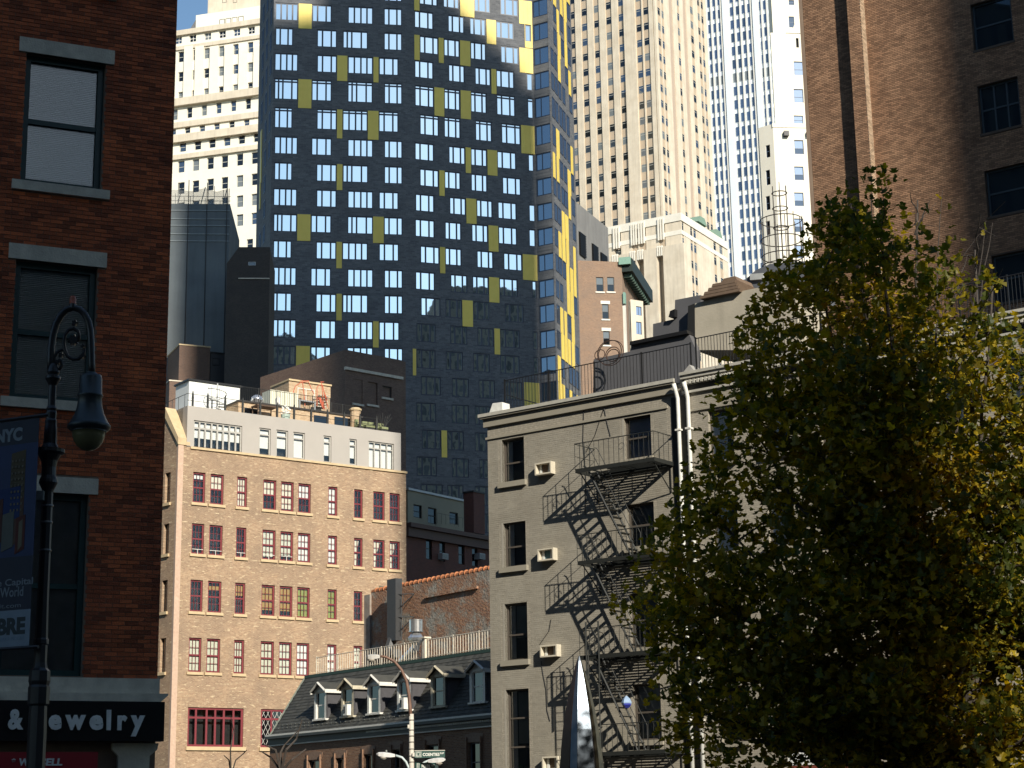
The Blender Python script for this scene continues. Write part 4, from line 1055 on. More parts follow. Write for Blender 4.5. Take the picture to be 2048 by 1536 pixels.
# grey-tan annex with two blue windows
FO3 = Frame(1262, 640, 225, 60)
AX = thing('annex_building', 'plain beige annex with two blue windows under the bracketed cornice', 'building', FO3)
z = FO3.sz(1270, 600)[1]; hx_ = []
for y0, y1 in ((612, 630), (643, 668)):
    a, z1 = FO3.sz(1272, y0); hx_.append((a, FO3.s_at(1283, z1), FO3.z_at(y1, a), z1))
mb = MB(); mb.wall(0, FO3.s_at(1286, z), 0, z, hx_, .15); mb.box(0, FO3.s_at(1286, z), 0, z - .1, -.5, -.3); part(mb, 'wall', cream_stone, AX, FO3)
for h in hx_: window(AX, FO3, *h, navy_f, skyw, d=-.08, xc=(.5,))
# ------------------------------------------------------------------ tall brown brick wall at the right
FR = Frame(1612.5, 140, 71.5, -53.7)
RB = thing('brown_brick_tower', 'tall brown brick building at the right edge with a brick pier and dark windows', 'building', FR)
rbr = surf('brown_bricks', (0.38, 0.225, 0.135), (0.26, 0.145, 0.085), 1.0, 0.85, 0.3, 40, rnd=.38)
rmort = surf('grey_mortar', (0.115, 0.085, 0.065), (.085, .062, .048), 2, .9)
zwr = []
for x0, x1, y0, y1 in ((1941, 2000, 10.7, 102), (1949.5, 2011, 175, 270), (1959, 2020, 345, 437), (1968, 2031, 516, 611)):
    a, z1 = FR.sz(x0, y0); zwr.append((a, FR.s_at(x1, z1 - .3), FR.z_at(y1, a), z1))
ph_ = zwr[0][3] - zwr[1][3]
zwr.insert(0, (zwr[0][0], zwr[0][1], zwr[0][2] + ph_, zwr[0][3] + ph_))
s0w = zwr[1][0]; zwr = [(s0w, s0w + 1.62, c, e) for (a, b, c, e) in zwr]
SRR = zwr[0][1] + 6.0; ZR = FR.sz(1800, 0)[1] + 9
pz = FR.sz(1708, 200, .42)[1]; pA, pB = FR.s_at(1701, FR.sz(1701, 120, .42)[1], .42), FR.s_at(1727, FR.sz(1727, 120, .42)[1], .42)
mb = MB(); mb.wall(0, SRR, 0, ZR, zwr, .22); mb.box(0.0, SRR, 0, ZR, -16, -.01, skip='f'); mb.box(0.1, SRR, 0, ZR - 1, -.6, -.55)
part(mb, 'wall', rmort, RB, FR)
zlo, zhi = FR.sz(1700, 660)[1], FR.sz(1650, 0)[1] + .4
zhi2 = FR.sz(1990, 0)[1] + .3
hid = lambda s, z: z > zhi + (s * .02)
bricks(RB, FR, 0.02, pA, zlo, zhi, [], rbr, .205, .058, .016, .016, 130, near=lambda t: t[1], hidden=None)
bricks(RB, FR, pB, zwr[0][1] + 1.3, zlo - 1.5, zhi, [(a - .02, b + .02, c - .12, e + .02) for a, b, c, e in zwr], rbr, .205, .058, .016, .016, 170, near=lambda t: -t[0] + abs(t[1] - 18))
part(MB().box(pA, pB, 0, ZR, -.05, .41), 'pier_core', rmort, RB, FR)
FRp = FR.off(pA, .41); FRq = Frame(0, 0, 0, 36.3, P=FR.W(pB, 0, .41))
bricks(RB, FRp, 0, pB - pA, zlo, zhi, [], rbr, .205, .058, .016, .016, 0)
bricks(RB, FRq, 0, .41, zlo, zhi, [], surf('sunlit_pier_brick', (.50, .38, .27), (.42, .3, .2), 2, .85, rnd=.3), .205, .058, .016, .016, 0)  # paler copy of the brick paints sunlight on the pier's right side
part(MB().box(-.16, 0.0, 0, ZR, -16, .02), 'corner_strip', surf('tan_mortar_edge', (.33, .24, .17), (.27, .19, .14), 2, .9), RB, FR)
dk_blue = plain('dark_blue_metal', (.025, .04, .055), .4)
rglass = glass('dim_blue_glass', (.012, .02, .028), (.6, .75, .9), face=.07)
for i, h in enumerate(zwr):
    window(RB, FR, *h, dk_blue, rglass, d=-.16, xc=(.36, .68) if i == 2 else (), zc=(.5,), fw=.08, mw=.07)
    part(MB().box(h[0] - .05, h[1] + .05, h[2] - .1, h[2], -.1, .04), 'sill', rmort, RB, FR)

# ------------------------------------------------------------------ two grey painted brick houses on one street wall
FY = Frame(975, 862, 64, -53)
gpaint = surf('grey_painted_brick', (0.345, 0.318, 0.262), (0.29, 0.265, 0.215), .7, .8, .3, 30, rnd=.08, streak=.22, streak_col=(.20, .17, .13))
gwall = brickmat('grey_painted_courses', FY.rot, [(.315, .285, .23), (.335, .302, .243), (.355, .32, .257)], (.27, .245, .20), .21, .07, .01, .4, .2, (.285, .26, .21))
gtrim = surf('grey_trim', (.33, .30, .24), (.29, .265, .21), 2, .7)
GB = thing('grey_brick_house', 'grey painted brick house with a fire escape, left of the two white drainpipes', 'building', FY)
zY = FY.sz(975, 838)[1]; sP = FY.s_at(1364, 14)
A0, A1 = FY.sz(1003.4, 881)[0], FY.sz(1047.5, 873)[0]
hA = [(FY.sz(1024, b)[1], FY.sz(1024, a)[1]) for a, b in ((876.8, 963.5), (1043.6, 1133.7), (1206.8, 1321), (1378.9, 1560))]
B0, B1 = FY.sz(1247.5, 838)[0], FY.sz(1300.5, 826)[0]
hB = [(FY.sz(1273, 917)[1], FY.sz(1273, 832)[1])]
stp = hA[0][1] - hA[1][1]
for k in range(1, 4): hB.append((hB[0][0] - stp * k - (0.35 if k > 1 else 0), hB[0][1] - stp * k))
holes = [(A0, A1, a, b) for a, b in hA] + [(B0, B1, a, b) for a, b in hB] + [(A0, A1, .9, 3.0), (B0, B1, .9, 3.0)]
mb = MB(); mb.wall(0, sP, 0, zY, holes, .22, 0, 0, 0); mb.box(0, sP, 0, zY - .2, -8.6, -.6, skip='')
mb.box(0, .02, 0, zY, -8.6, -.001); part(mb, 'wall', gwall, GB, FY)
solidY = [(a - .16, b + .16, c - .2, e) for a, b, c, e in holes]
bricks(GB, FY, 0.0, sP - .55, 3.6, zY - .75, solidY, gpaint, .205, .062, .009, .004, 300, near=lambda t: abs(t[0] - 2.2) + abs(t[1] - 8) * .8, jit=.002)
ymetal = plain('pale_cornice_edge', (.50, .48, .42), .5)
mb = MB(); mb.prism([(-.12, zY - .32), (sP - .12, zY - .32), (sP - .12, zY + .02), (-.12, zY + .02)], -.1, .10); mb.box(-.2, sP - .1, zY - .02, zY + .04, -.3, .20)
part(mb, 'cornice', gtrim, GB, FY)
mb = MB(); mb.box(-.26, sP - .1, zY + .04, zY + .16, .14, .24); part(mb, 'gutter', ymetal, GB, FY)
mb = MB(); mb.box(-.06, sP - .5, zY - .78, zY - .70, -.05, .06); part(mb, 'string_course', gtrim, GB, FY)
part(MB().box(0, sP, zY - .05, zY + .05, -8.6, -.3), 'roof', gm_, GB, FY)
brown_fr = plain('brown_sash', (.10, .085, .07), .5)
white_in = plain('white_curtain', (.55, .58, .60), .8)
for i, (a, b) in enumerate(hA):
    w = window(GB, FY, A0, A1, a, b, brown_fr, clear, d=-.15, zc=(.45,) if i < 3 else (.36, .68), fw=.06, mw=.06)
    part(MB().box(A0 + .05, A1 - .04, a, b, -.58, -.55), 'room', plain('brown_room', (.05, .035, .025), .9) if i < 3 else dark_room, w, FY)
    part(MB().box(A0 + .08, A0 + .26, a + .06, b - .05, -.32, -.31), 'curtain', white_in, w, FY)
    if i >= 2: part(MB().box(A0 + .30, A1 - .06, a + (b - a) * .4, b - .08, -.33, -.325), 'blind', surf('grey_green_blind', (.30, .32, .28)), w, FY)
    part(MB().box(A0 - .13, A1 + .10, a - .19, a, -.1, .13), 'sill', gtrim, GB, FY)
    part(MB().box(A0 - .07, A0, a, b, -.2, .004), 'jamb', surf('lit_jamb', (.40, .37, .31)), GB, FY)  # paler colour paints the light caught by the left jamb
lav = surf('lavender_curtain', (.42, .42, .52), (.36, .36, .46), 4, .8)
for i, (a, b) in enumerate(hB):
    w = window(GB, FY, B0, B1, a, b, brown_fr, clear, d=-.13, zc=(.5,), fw=.06, mw=.06)
    part(MB().box(B0 + .06, B1 - .04, a + .05, b - .05, -.3, -.29), 'curtain', lav if i == 0 else white_in if i == 3 else plain('dim_curtain', (.16, .18, .2), .8), w, FY)
    part(MB().box(B0 - .13, B1 + .1, a - .17, a, -.1, .12), 'sill', gtrim, GB, FY)
    part(MB().box(B0 - .08, B0, a, b, -.2, .004), 'jamb', surf('lit_jamb', (.40, .37, .31)), GB, FY)  # left jamb coloured paler, as lit
# through-wall air conditioner sleeves: each its own thing
ac_l = ['topmost cream air conditioner sleeve on the grey wall, beside the top window', 'cream air conditioner sleeve on the grey wall with a teal panel, second from the top',
        'cream air conditioner sleeve on the grey wall, third from the top, wire above', 'lowest cream air conditioner sleeve on the grey wall, left of the metal sculpture']
sleeve_m = plain('cream_sleeve', (.66, .60, .48), .5)
for i, (x0, x1, y0, y1) in enumerate(((1069, 1101.5, 927, 951), (1074.5, 1106, 1098.5, 1123), (1079.5, 1113, 1291, 1315), (1083.5, 1115, 1513.5, 1540))):
    a, z1 = FY.sz(x0, y0, .26); b = FY.s_at(x1, z1, .26); z0 = FY.z_at(y1, a, .26)
    t = thing('air_conditioner_sleeve', ac_l[i], 'air conditioner', FY, a, z0, 0, 'air conditioner sleeves in the grey wall')
    mb = MB(); th = .05
    mb.box(a, a + th, z0, z1, 0, .26); mb.box(b - th, b, z0, z1, 0, .26); mb.box(a + th, b - th, z0, z0 + th, 0, .26); mb.box(a + th, b - th, z1 - th, z1, 0, .26)
    part(mb, 'sleeve', sleeve_m, t, FY)
    part(MB().box(a + th, b - th, z0 + th, z1 - th, .01, .05), 'back_panel', plain('teal_panel', (.05, .14, .17), .5) if i == 1 else plain('brown_panel', (.12, .08, .05), .6), t, FY)
    mb = MB(); mb.box(a + th + .04, a + th + .13, z0 + th, z1 - th, .05, .09); mb.box(b - th - .2, b - th - .14, z0 + th, z1 - th, .05, .09); part(mb, 'grille', plain('pale_grille', (.6, .62, .6), .5), t, FY)

# right-hand grey house
GR = thing('grey_corniced_house', 'grey painted brick house with dentilled cornice, right of the drainpipes behind the tree', 'building', FY, sP + .02)
sR2 = FY.s_at(2140, 12); zc1 = FY.sz(1374, 754)[1]; zY2 = zc1
cR = [FY.s_at(1415.5, FY.sz(1416, 822)[1])]; wR = FY.s_at(1464.5, FY.sz(1464, 812)[1]) - cR[0]
pitch = FY.s_at(1524, FY.sz(1524, 800)[1]) - cR[0]
cR = [cR[0] + pitch * k for k in range(6)]
zt_ = FY.sz(1440, 818)[1]; hR = [(zt_ - 1.75 - stp * k, zt_ - stp * k) for k in range(5)]
holesR = [(c, c + wR, a, b) for c in cR for a, b in hR if c + wR < sR2]
mb = MB(); mb.wall(sP, sR2, 0, zY2, holesR, .22); mb.box(sP + .01, sR2, 0, zY2 - .2, -8.6, -.6); part(mb, 'wall', gwall, GR, FY)
for c in cR:
    for k, (a, b) in enumerate(hR):
        if c + wR > sR2: continue
        w = window(GR, FY, c, c + wR, a, b, brown_fr, blue_glass if k < 2 else dark_glass, d=-.13, zc=(.5,), fw=.06, mw=.06)
        part(MB().box(c - .12, c + wR + .1, a - .16, a, -.1, .12), 'sill', gtrim, GR, FY)
mb = MB(); mb.box(sP + .15, sR2, zc1 - .10, zc1 + .02, -.1, .22); mb.box(sP + .15, sR2, zc1 + .02, zc1 + .12, -.1, .28); mb.box(sP + .15, sR2, zc1 - .58, zc1 - .5, -.05, .1); part(mb, 'cornice', ymetal, GR, FY)
part(MB().box(sP + .15, sR2, zc1 - .5, zc1 - .1, -.05, .05), 'frieze', plain('dark_frieze', (.05, .045, .04), .7), GR, FY)
part(MB().box(sP + .4, sR2, zc1 - 1.22, zc1 - 1.15, -.05, .06), 'string_course', gtrim, GR, FY)
dm = MB().box(0, .085, 0, .13, 0, .20).mesh('dentil', ymetal)
x = sP + .35; k = 0
while x < sR2 - .1 and k < 190:
    piece(dm, 'dentil', GR, FY, x, zc1 - .30, .05); x += .15; k += 1
part(MB().box(sP, sR2, zY2 - .05, zY2 + .04, -8.6, -.3), 'roof', gm_, GR, FY)
# two white drainpipes
for j, (x0, x1) in enumerate(((1350.3, 1378.6), (1372.3, 1397.6))):
    zt = zY - .15; s = FY.s_at(x0 + 3.2, zt, .12); sb = FY.s_at(x1 + 3.4, FY.sz(x1, 1450)[1], .12)
    sm = (s + sb) / 2
    t = thing('drainpipe', ('white drainpipe on the grey wall, nearer the fire escape', 'white drainpipe on the grey wall, further right of the pair under the dentilled cornice')[j], 'drainpipe', FY, sm, 0, 0, 'white drainpipes between the grey houses')
    part(MB().tube([(sm - .02, zt + .1, .3), (sm - .02, zt - .12, .2), (sm, zt - .4, .12), (sm, 0, .12)], .072, 10), 'pipe', plain('bright_white_paint', (.85, .85, .80), .35), t, FY, smooth=True)
    for q in range(6): part(MB().box(sm - .1, sm + .1, zt - 1.5 - q * 2.4, zt - 1.44 - q * 2.4, .0, .21), 'bracket', white_paint, t, FY)
    part(MB().box(sm - .32, sm - .1, 0, zt - .3, 0, .03), 'left_strip', plain('dark_strip', (.05, .048, .04), .8), t, FY)  # dark strip on the wall, left of each pipe

# ------------------------------------------------------------------ fire escape
FE = thing('fire_escape', 'dark iron fire escape zigzagging down the grey painted wall', 'fire escape', FY, 3.5, 3.0)
iron = plain('fire_escape_iron', (.022, .024, .022), .55)
dF = 1.20; pL = FY.sz(1188.8, 894)[0]; pR = FY.sz(1347.5, 925)[0]
zP = [FY.sz(1149.5, 940, dF)[1], FY.sz(1153, 1124, dF)[1], FY.sz(1160, 1313, dF)[1]]; zP.append(2 * zP[2] - zP[1])
hr_ = FY.sz(1150.5, 888, dF)[1] - zP[0]
for k, z in enumerate(zP):
    mb = MB(); mb.box(pL, pR, z - .11, z + .02, dF - .05, dF); mb.box(pL, pL + .05, z - .11, z + .02, 0, dF - .05); mb.box(pR - .05, pR, z - .11, z + .02, 0, dF - .05)
    mb.box(pL + .05, pR - .05, z - .11, z + .01, .03, .07); part(mb, 'platform_frame', iron, FE, FY)
    n = 13; sl = MB().box(0, pR - pL - .5, -.015, .015, 0, .032).mesh('slat', iron)
    stair_hole = pL + .95
    for i in range(n):
        d = .1 + i * (dF - .18) / n
        if .40 < d < .98: piece(CACHE.setdefault('slat_s', MB().box(0, pR - stair_hole - .06, -.012, .012, 0, .035).mesh('slat', iron)), 'slat', FE, FY, stair_hole, z, d)
        else: piece(CACHE.setdefault('slat_l', MB().box(0, pR - pL - .12, -.012, .012, 0, .035).mesh('slat', iron)), 'slat', FE, FY, pL + .06, z, d)
    mb = MB()
    for s in (pL + .5, (pL + pR) / 2, pR - .5): mb.box(s, s + .05, z - .05, z - .012, .05, dF - .05)
    part(mb, 'bearer', iron, FE, FY)
    for s in (pL + .12, pR - .12):
        part(MB().tube([(s, z - 1.0, .03), (s, z - .12, dF - .15)], .022, 5), 'brace', iron, FE, FY)
        part(MB().tube([(s, z - 1.0, .03), (s, z - .1, .03)], .02, 5), 'brace', iron, FE, FY)
    part(MB().tube([(pL, z + hr_, 0), (pL, z + hr_, dF), (pR, z + hr_, dF), (pR, z + hr_, 0)], .018, 6), 'top_rail', iron, FE, FY)
    part(MB().tube([(pL, z + hr_ * .52, 0), (pL, z + hr_ * .52, dF)], .011, 5), 'mid_rail', iron, FE, FY)
    key = 'fe_bar'
    if key not in CACHE: CACHE[key] = MB().tube([(0, 0, 0), (0, hr_, 0)], .0095, 5).mesh('baluster', iron)
    nb = 16
    for i in range(nb + 1): piece(CACHE[key], 'baluster', FE, FY, pL + (pR - pL) * i / nb, z, dF)
    for d in (.3, .6, .9): piece(CACHE[key], 'baluster', FE, FY, pL, z, d); piece(CACHE[key], 'baluster', FE, FY, pR, z, d)
    for s_ in (pL + .55, pL + 1.9):           # scrolled ornament in the railing
        part(MB().tube([(s_ + .16 * math.cos(a) * (1 - a / 9), z + hr_ * .6 + .16 * math.sin(a) * (1 - a / 9), dF) for a in [q * .5 for q in range(14)]], .009, 4), 'scroll', iron, FE, FY)
    if k < 3:
        zn = zP[k + 1]; x0_, x1_ = pL + .35, pL + 2.0
        for d in (.42, .92):
            part(MB().tube([(x0_, z, d), (x1_, zn, d)], .035, 5), 'stringer', iron, FE, FY)
            part(MB().tube([(x0_ - .05, z + .85, d), (x0_ + .05, z + .8, d), (x1_ + .05, zn + .85, d), (x1_ + .05, zn, d)], .013, 5), 'handrail', iron, FE, FY)
        nt_ = 11
        for i in range(1, nt_):
            q = i / nt_; s = x0_ + (x1_ - x0_) * q; zz = z + (zn - z) * q
            piece(CACHE.setdefault('tread', MB().box(-.09, .09, -.015, .015, .42, .92).mesh('tread', iron)), 'tread', FE, FY, s, zz, 0)
# gooseneck ladder to the roof, and the drop ladder
mb = MB()
for s in (pL + .35, pL + .75): mb.tube([(s, zP[2] + .2, dF + .02), (s, zP[2] - 3.4, dF + .02)], .022, 5)
for i in range(11): mb.tube([(pL + .35, zP[2] - .3 * i, dF + .02), (pL + .75, zP[2] - .3 * i, dF + .02)], .012, 4)
part(mb, 'drop_ladder', iron, FE, FY)
part(MB().tube([(pL + .3, zP[2] - .9, dF + .05), (pL + .3, zP[2] + 1.1, dF + .05), (pL + .8, zP[2] + 1.1, dF + .05), (pL + .8, zP[2] - .9, dF + .05)], .03, 6), 'ladder_guide', iron, FE, FY)
LT = thing('blue_lantern', 'small blue and white faceted lantern hanging on the fire escape stair', 'lantern', FY, FY.sz(1253, 1404, .9)[0], FY.sz(1253, 1404, .9)[1], .9)
s, z = FY.sz(1253, 1404, .95); mb = MB(); mb.lathe(s, .95, [(.02, z + .2), (.12, z + .1), (.17, z - .02), (.12, z - .16), (.03, z - .2)], 6); part(mb, 'shade', plain('pale_blue_plastic', (.35, .48, .68), .25), LT, FY)
mb = MB(); mb.lathe(s + .03, .99, [(.13, z - .05), (.145, z - .1), (.06, z - .2)], 6); part(mb, 'base', plain('deep_blue_plastic', (.04, .05, .35), .3), LT, FY)
# thin wires down the wall
for pts, lab in ((((1168, 808), (1166, 880), (1172, 960), (1170, 1030)), 'thin black wire hanging down the grey wall left of the top fire escape balcony'),
                 (((1208, 815), (1190, 870), (1172, 905)), 'thin black wire slanting from the cornice to the top fire escape railing'),
                 (((1208, 815), (1214, 845), (1221, 872)), 'thin black wire dropping from the cornice behind the top railing'),
                 (((1102, 1239), (1098, 1262), (1080, 1288)), 'thin black wire looping above the third air conditioner sleeve'),
                 (((1082, 1322), (1086, 1348), (1092, 1378), (1094, 1420), (1100, 1442)), 'thin black wire trailing below the third air conditioner sleeve')):
    P = [FY.sz(x, y, .02) for x, y in pts]
    single(MB().tube([(p[0], p[1], .02) for p in P], .012, 5), 'wire', black_iron, lab, 'wire', FY, 'wires on the grey wall')

# ------------------------------------------------------------------ roof of the grey houses
def railing(label, F, s0, s1, z, h, d, n, mat, posts=6, group='roof railings', r=.011, bot=.08):
    t = thing('roof_railing', label, 'railing', F, s0, z, d, group)
    part(MB().tube([(s0, z + h, d), (s1, z + h, d)], .02, 5), 'top_rail', mat, t, F)
    part(MB().tube([(s0, z + bot, d), (s1, z + bot, d)], .014, 5), 'bottom_rail', mat, t, F)
    key = ('bal', h, mat.name, r)
    if key not in CACHE: CACHE[key] = MB().tube([(0, 0, 0), (0, h, 0)], r, 5).mesh('baluster', mat)
    for i in range(n + 1): piece(CACHE[key], 'baluster', t, F, s0 + (s1 - s0) * i / n, z, d)
    for i in range(posts): s = s0 + (s1 - s0) * i / max(1, posts - 1); part(MB().box(s - .022, s + .022, z, z + h + .05, d - .022, d + .022), 'post', mat, t, F)
    return t
dr_ = -.35
sa, za = FY.sz(1010, 812, dr_); hh = FY.z_at(763, sa, dr_) - za; sb_ = FY.s_at(1383, za, dr_)
railing('black iron roof railing along the left grey house above the fire escape', FY, sa, sb_, zY + .03, hh + (za - zY) , dr_, 58, black_iron, 5)
part(MB().tube([(sa, zY + .9, dr_), (sa, zY + .9, dr_ - 3)], .02, 5), 'return_rail', black_iron, bpy.data.objects['roof_railing'], FY)
sc_ = FY.s_at(1392, zc1 + .9, dr_); zt2r = FY.sz(1392, 680, dr_)[1]
railing('black iron roof railing with curved bars along the right grey house, behind the tree top', FY, sc_, sR2, zY2 + .05, zt2r - zY2, dr_, 105, black_iron, 9)
# parapet cap and white bucket on the roof corner
s, z = FY.sz(1378, 735, -.2); mb = MB(); mb.prism([(sP - .12, zY - .1), (sP + .5, zY - .1), (sP + .5, zY + .42), (sP + .35, zY + .62), (sP - .02, zY + .30)], -.9, -.1)
single(mb, 'parapet_block', surf('grey_flashing', (.40, .39, .37), (.30, .29, .28), 5, .6), 'grey metal-clad parapet block between the two roof railings', 'parapet', FY)
s, z = FY.sz(978, 824, .1); mb = MB(); mb.prism([(s, zY + .16), (s + .62, zY + .16), (s + .60, zY + .50), (s + .17, zY + .52)], -.35, .1)
single(mb, 'vent_hood', plain('bright_white_paint', (.85, .85, .80), .35), 'small bright white vent hood on the left roof corner of the grey house', 'vent hood', FY)
# slate-grey stepped stair wall and stucco bulkhead behind
FZ = FY.off(0, -4.5)
slate = surf('slate_grey_boards', (.115, .115, .125), (.10, .10, .108), 1.2, .7)
pp = lambda pts, F: [F.sz(x, y) for x, y in pts]
ST = thing('stair_enclosure', 'dark slate grey stepped roof stair wall beside the cream stucco bulkhead', 'roof structure', FZ, 3, zY)
P = pp([(1306, 674), (1306, 648), (1349, 638), (1350, 600), (1401, 590), (1401, 700), (1300, 700)], FZ)
part(MB().prism(P, -.3, 0), 'stepped_wall', slate, ST, FZ)
P = pp([(1186, 790), (1187, 719), (1260, 703), (1263, 690), (1377, 666), (1392, 700), (1392, 780)], FZ.off(0, .6)); part(MB().prism(P, -.3, 0), 'lower_wall', slate, ST, FZ.off(0, .6))
P = pp([(1262, 691), (1263, 684), (1376, 661), (1378, 668)], FZ.off(0, .65)); part(MB().prism(P, -.9, .1), 'roof_edge', black_iron, ST, FZ.off(0, .65))
BK = thing('stucco_bulkhead', 'cream stucco roof bulkhead with brown slatted cap on the right grey house', 'bulkhead', FZ, 6, zY)
P = pp([(1388, 700), (1390, 607), (1470, 585), (1590, 560), (1600, 700)], FZ.off(0, .3))
part(MB().prism(P, -2.2, 0), 'wall', surf('cream_stucco', (.50, .45, .36), (.42, .38, .30), 1.0, .9, .3, 12, streak=.3), BK, FZ.off(0, .3))
part(MB().prism(pp([(1374, 700), (1376, 612), (1389, 607), (1390, 700)], FZ.off(0, .32)), -.5, 0), 'dark_doorway', dark_room, BK, FZ.off(0, .32))
brown = surf('brown_slats', (.20, .14, .095), (.15, .10, .07), 4, .8)
for k in range(4):
    y0 = 598 - k * 8; x0, x1 = 1399 + k * 8, 1478 - k * 3
    P = pp([(x0, y0), (x0 + 2, y0 - 6), (x1 + 2, y0 - 6 - (x1 - x0) * .2), (x1, y0 - (x1 - x0) * .2)], FZ.off(0, .5)); part(MB().prism(P, -1.6, 0), 'slat', brown, BK, FZ.off(0, .5))
P = pp([(1441, 566), (1448, 557), (1470, 552), (1474, 560)], FZ.off(0, .4)); part(MB().prism(P, -1.2, 0), 'cap', brown, BK, FZ.off(0, .4))
P = pp([(1337, 634), (1340, 622), (1349, 618), (1349, 633)], FZ.off(0, .2)); part(MB().prism(P, -.4, 0), 'vent', black_iron, ST, FZ.off(0, .2))
# coil of hose/ladder hoops
FZ2 = FY.off(0, -3.2)
RG = thing('hoop_cage', 'rusty iron hoops of a ladder cage lying on the grey roof stair wall', 'hoops', FZ2, *FZ2.sz(1222, 712))
for cx, cy, rx in ((1222, 706, 25), (1217, 704, 24), (1225, 708, 14), (1224, 710, 12), (1201, 710, 10)):
    s, z = FZ2.sz(cx, cy); e = FZ2.s_at(cx + rx, z) - s; rz = FZ2.sz(cx, cy - rx)[1] - z
    part(MB().tube([(s + e * math.cos(a), z + rz * math.sin(a), .06 * math.sin(cx)) for a in [q * math.pi / 12 for q in range(25)]], .018, 5, cap=False), 'hoop', plain('rusty_iron', (.06, .035, .028), .8), RG, FZ2)
# wire cage tower
FWc = FY.off(0, -6.6)
sC, zC = FWc.sz(1566, 520); WC = thing('wire_cage', 'tall cylindrical iron wire cage standing on the roof in front of the white setback building', 'cage', FWc, sC, zC)
rL = 41.5 * (FWc.W(sC, zC) - CP).length / FPX; rU = rL * .36; zM, zTp, zBt = FWc.sz(1566, 440)[1], FWc.sz(1562, 374)[1], FWc.sz(1566, 545)[1]
rust = plain('dark_wire', (.05, .04, .035), .7)
for r, a0, a1, n, rings in ((rL, zBt, zM, 14, (0, .12, .3, .62, 1)), (rU, zBt, zTp, 6, (.52, .75, .93))):
    for i in range(n):
        a = 2 * math.pi * i / n; part(MB().tube([(sC + r * math.cos(a), a0, r * math.sin(a)), (sC + r * math.cos(a), a1 + .12 * (i % 2), r * math.sin(a))], .016, 4), 'wire', rust, WC, FWc)
    for q in rings:
        z = a0 + (a1 - a0) * q; part(MB().tube([(sC + r * math.cos(a), z, r * math.sin(a)) for a in [k * math.pi / 12 for k in range(25)]], .02, 4, cap=False), 'hoop', rust, WC, FWc)
RHs = thing('slate_roof_house', 'dark slate roof bulkhead under the wire cage, half hidden by the tree', 'bulkhead', FWc, sC, zBt)
P = pp([(1480, 590), (1478, 570), (1512, 540), (1540, 528), (1640, 520), (1640, 600)], FWc.off(0, 1.0)); part(MB().prism(P, -1.2, 0), 'wall', surf('blue_slate', (.13, .14, .16), (.10, .11, .13), 2, .7), RHs, FWc.off(0, 1.0))
P = pp([(1500, 560), (1500, 548), (1526, 546), (1526, 558)], FWc.off(0, 1.1)); part(MB().prism(P, -.2, 0), 'skylight', plain('pale_metal', (.5, .52, .52), .4), RHs, FWc.off(0, 1.1))
def level_angle(px, py, D, qx, qy, a0):
    """angle for which the image line (px,py)-(qx,qy) is level in space"""
    best = min((abs((lambda f: f.sz(qx, qy)[1] - f.sz(px, py)[1])(Frame(px, py, D, a0 + k * .1))), a0 + k * .1) for k in range(-80, 81))
    return best[1]
# ------------------------------------------------------------------ mansard-roofed brick house with dormers
aM = -37.0
FMn = Frame(983, 1418, 80, aM)
MH = thing('mansard_house', 'low brown brick house with dark slate mansard roof and six white dormers', 'building', FMn, -10)
ze = FMn.sz(983, 1418)[1] * .6 + FMn.sz(540, 1487)[1] * .4; sE_ = FMn.s_at(540, ze); sM1 = 4.5
wM = min((abs(FMn.sz(610, 1372, -k * .02)[0] - sE_), k * .02) for k in range(10, 200))[1]
zT = FMn.sz(983, 1303, -wM)[1]
mb_b = brickmat('brown_mansard_brick', FMn.rot, [(0.25, .125, .07), (.33, .17, .095), (.20, .095, .055), (.38, .22, .13)], (.28, .21, .15), .21, .072, .012, .9, .4, (.15, .08, .05))
hM = []
for x0, x1, y0 in ((618, 640, 1521), (673, 689, 1517), (729, 746, 1509.5), (786, 801, 1500), (854, 878, 1491), (937, 961, 1486)):
    a, z1 = FMn.sz(x0, y0); b = FMn.s_at(x1, z1); hM.append((a, b, z1 - 1.7, z1))
mb = MB(); mb.wall(sE_, sM1, 0, ze - .45, hM, .2); mb.box(sE_, sM1, 0, ze - .4, -8, -.5); part(mb, 'wall', mb_b, MH, FMn)
for h in hM:
    window(MH, FMn, *h, plain('grey_blue_sash', (.16, .18, .2), .5), dark_glass, d=-.12, zc=(.5,), fw=.06)
    part(MB().prism([(h[0] - .15, h[3] + .02), (h[1] + .15, h[3] + .02), (h[1] + .25, h[3] + .35), ((h[0] + h[1]) / 2, h[3] + .45), (h[0] - .25, h[3] + .35)], -.05, .03), 'lintel', surf('brick_lintel', (.30, .2, .14), (.2, .12, .08), 8), MH, FMn)
    for sd in (h[0] - .12, h[1] + .05): part(MB().box(sd, sd + .06, h[2], h[3] + .25, 0, .09), 'shutter_hook', surf('tan_iron', (.35, .2, .12), (.2, .12, .08), 8), MH, FMn)
mb = MB(); mb.box(sE_ - .05, sM1, ze - .46, ze - .16, -.05, .10); mb.box(sE_ - .1, sM1, ze - .16, ze - .03, -.05, .28); part(mb, 'eave_cornice', plain('dark_green_grey', (.055, .06, .055), .6), MH, FMn)
part(MB().box(sE_ - .12, sM1, ze - .03, ze + .06, .06, .24), 'gutter', white_paint, MH, FMn)
part(MB().box(sE_, sM1, ze - .52, ze - .46, -.02, .08), 'cornice_foot', white_paint, MH, FMn)
dmk = MB().box(0, .07, 0, .09, 0, .07).mesh('dentil', white_paint)
x = -10.0
while x < sM1 - .1: piece(dmk, 'dentil', MH, FMn, x, ze - .30, .10); x += .14
slope = math.hypot(wM, zT - ze); du, dz_ = -wM / slope, (zT - ze) / slope
slate_m = surf('roof_slate', (.066, .064, .055), (.046, .046, .040), 1.5, .75, .3, 30, rnd=.35)
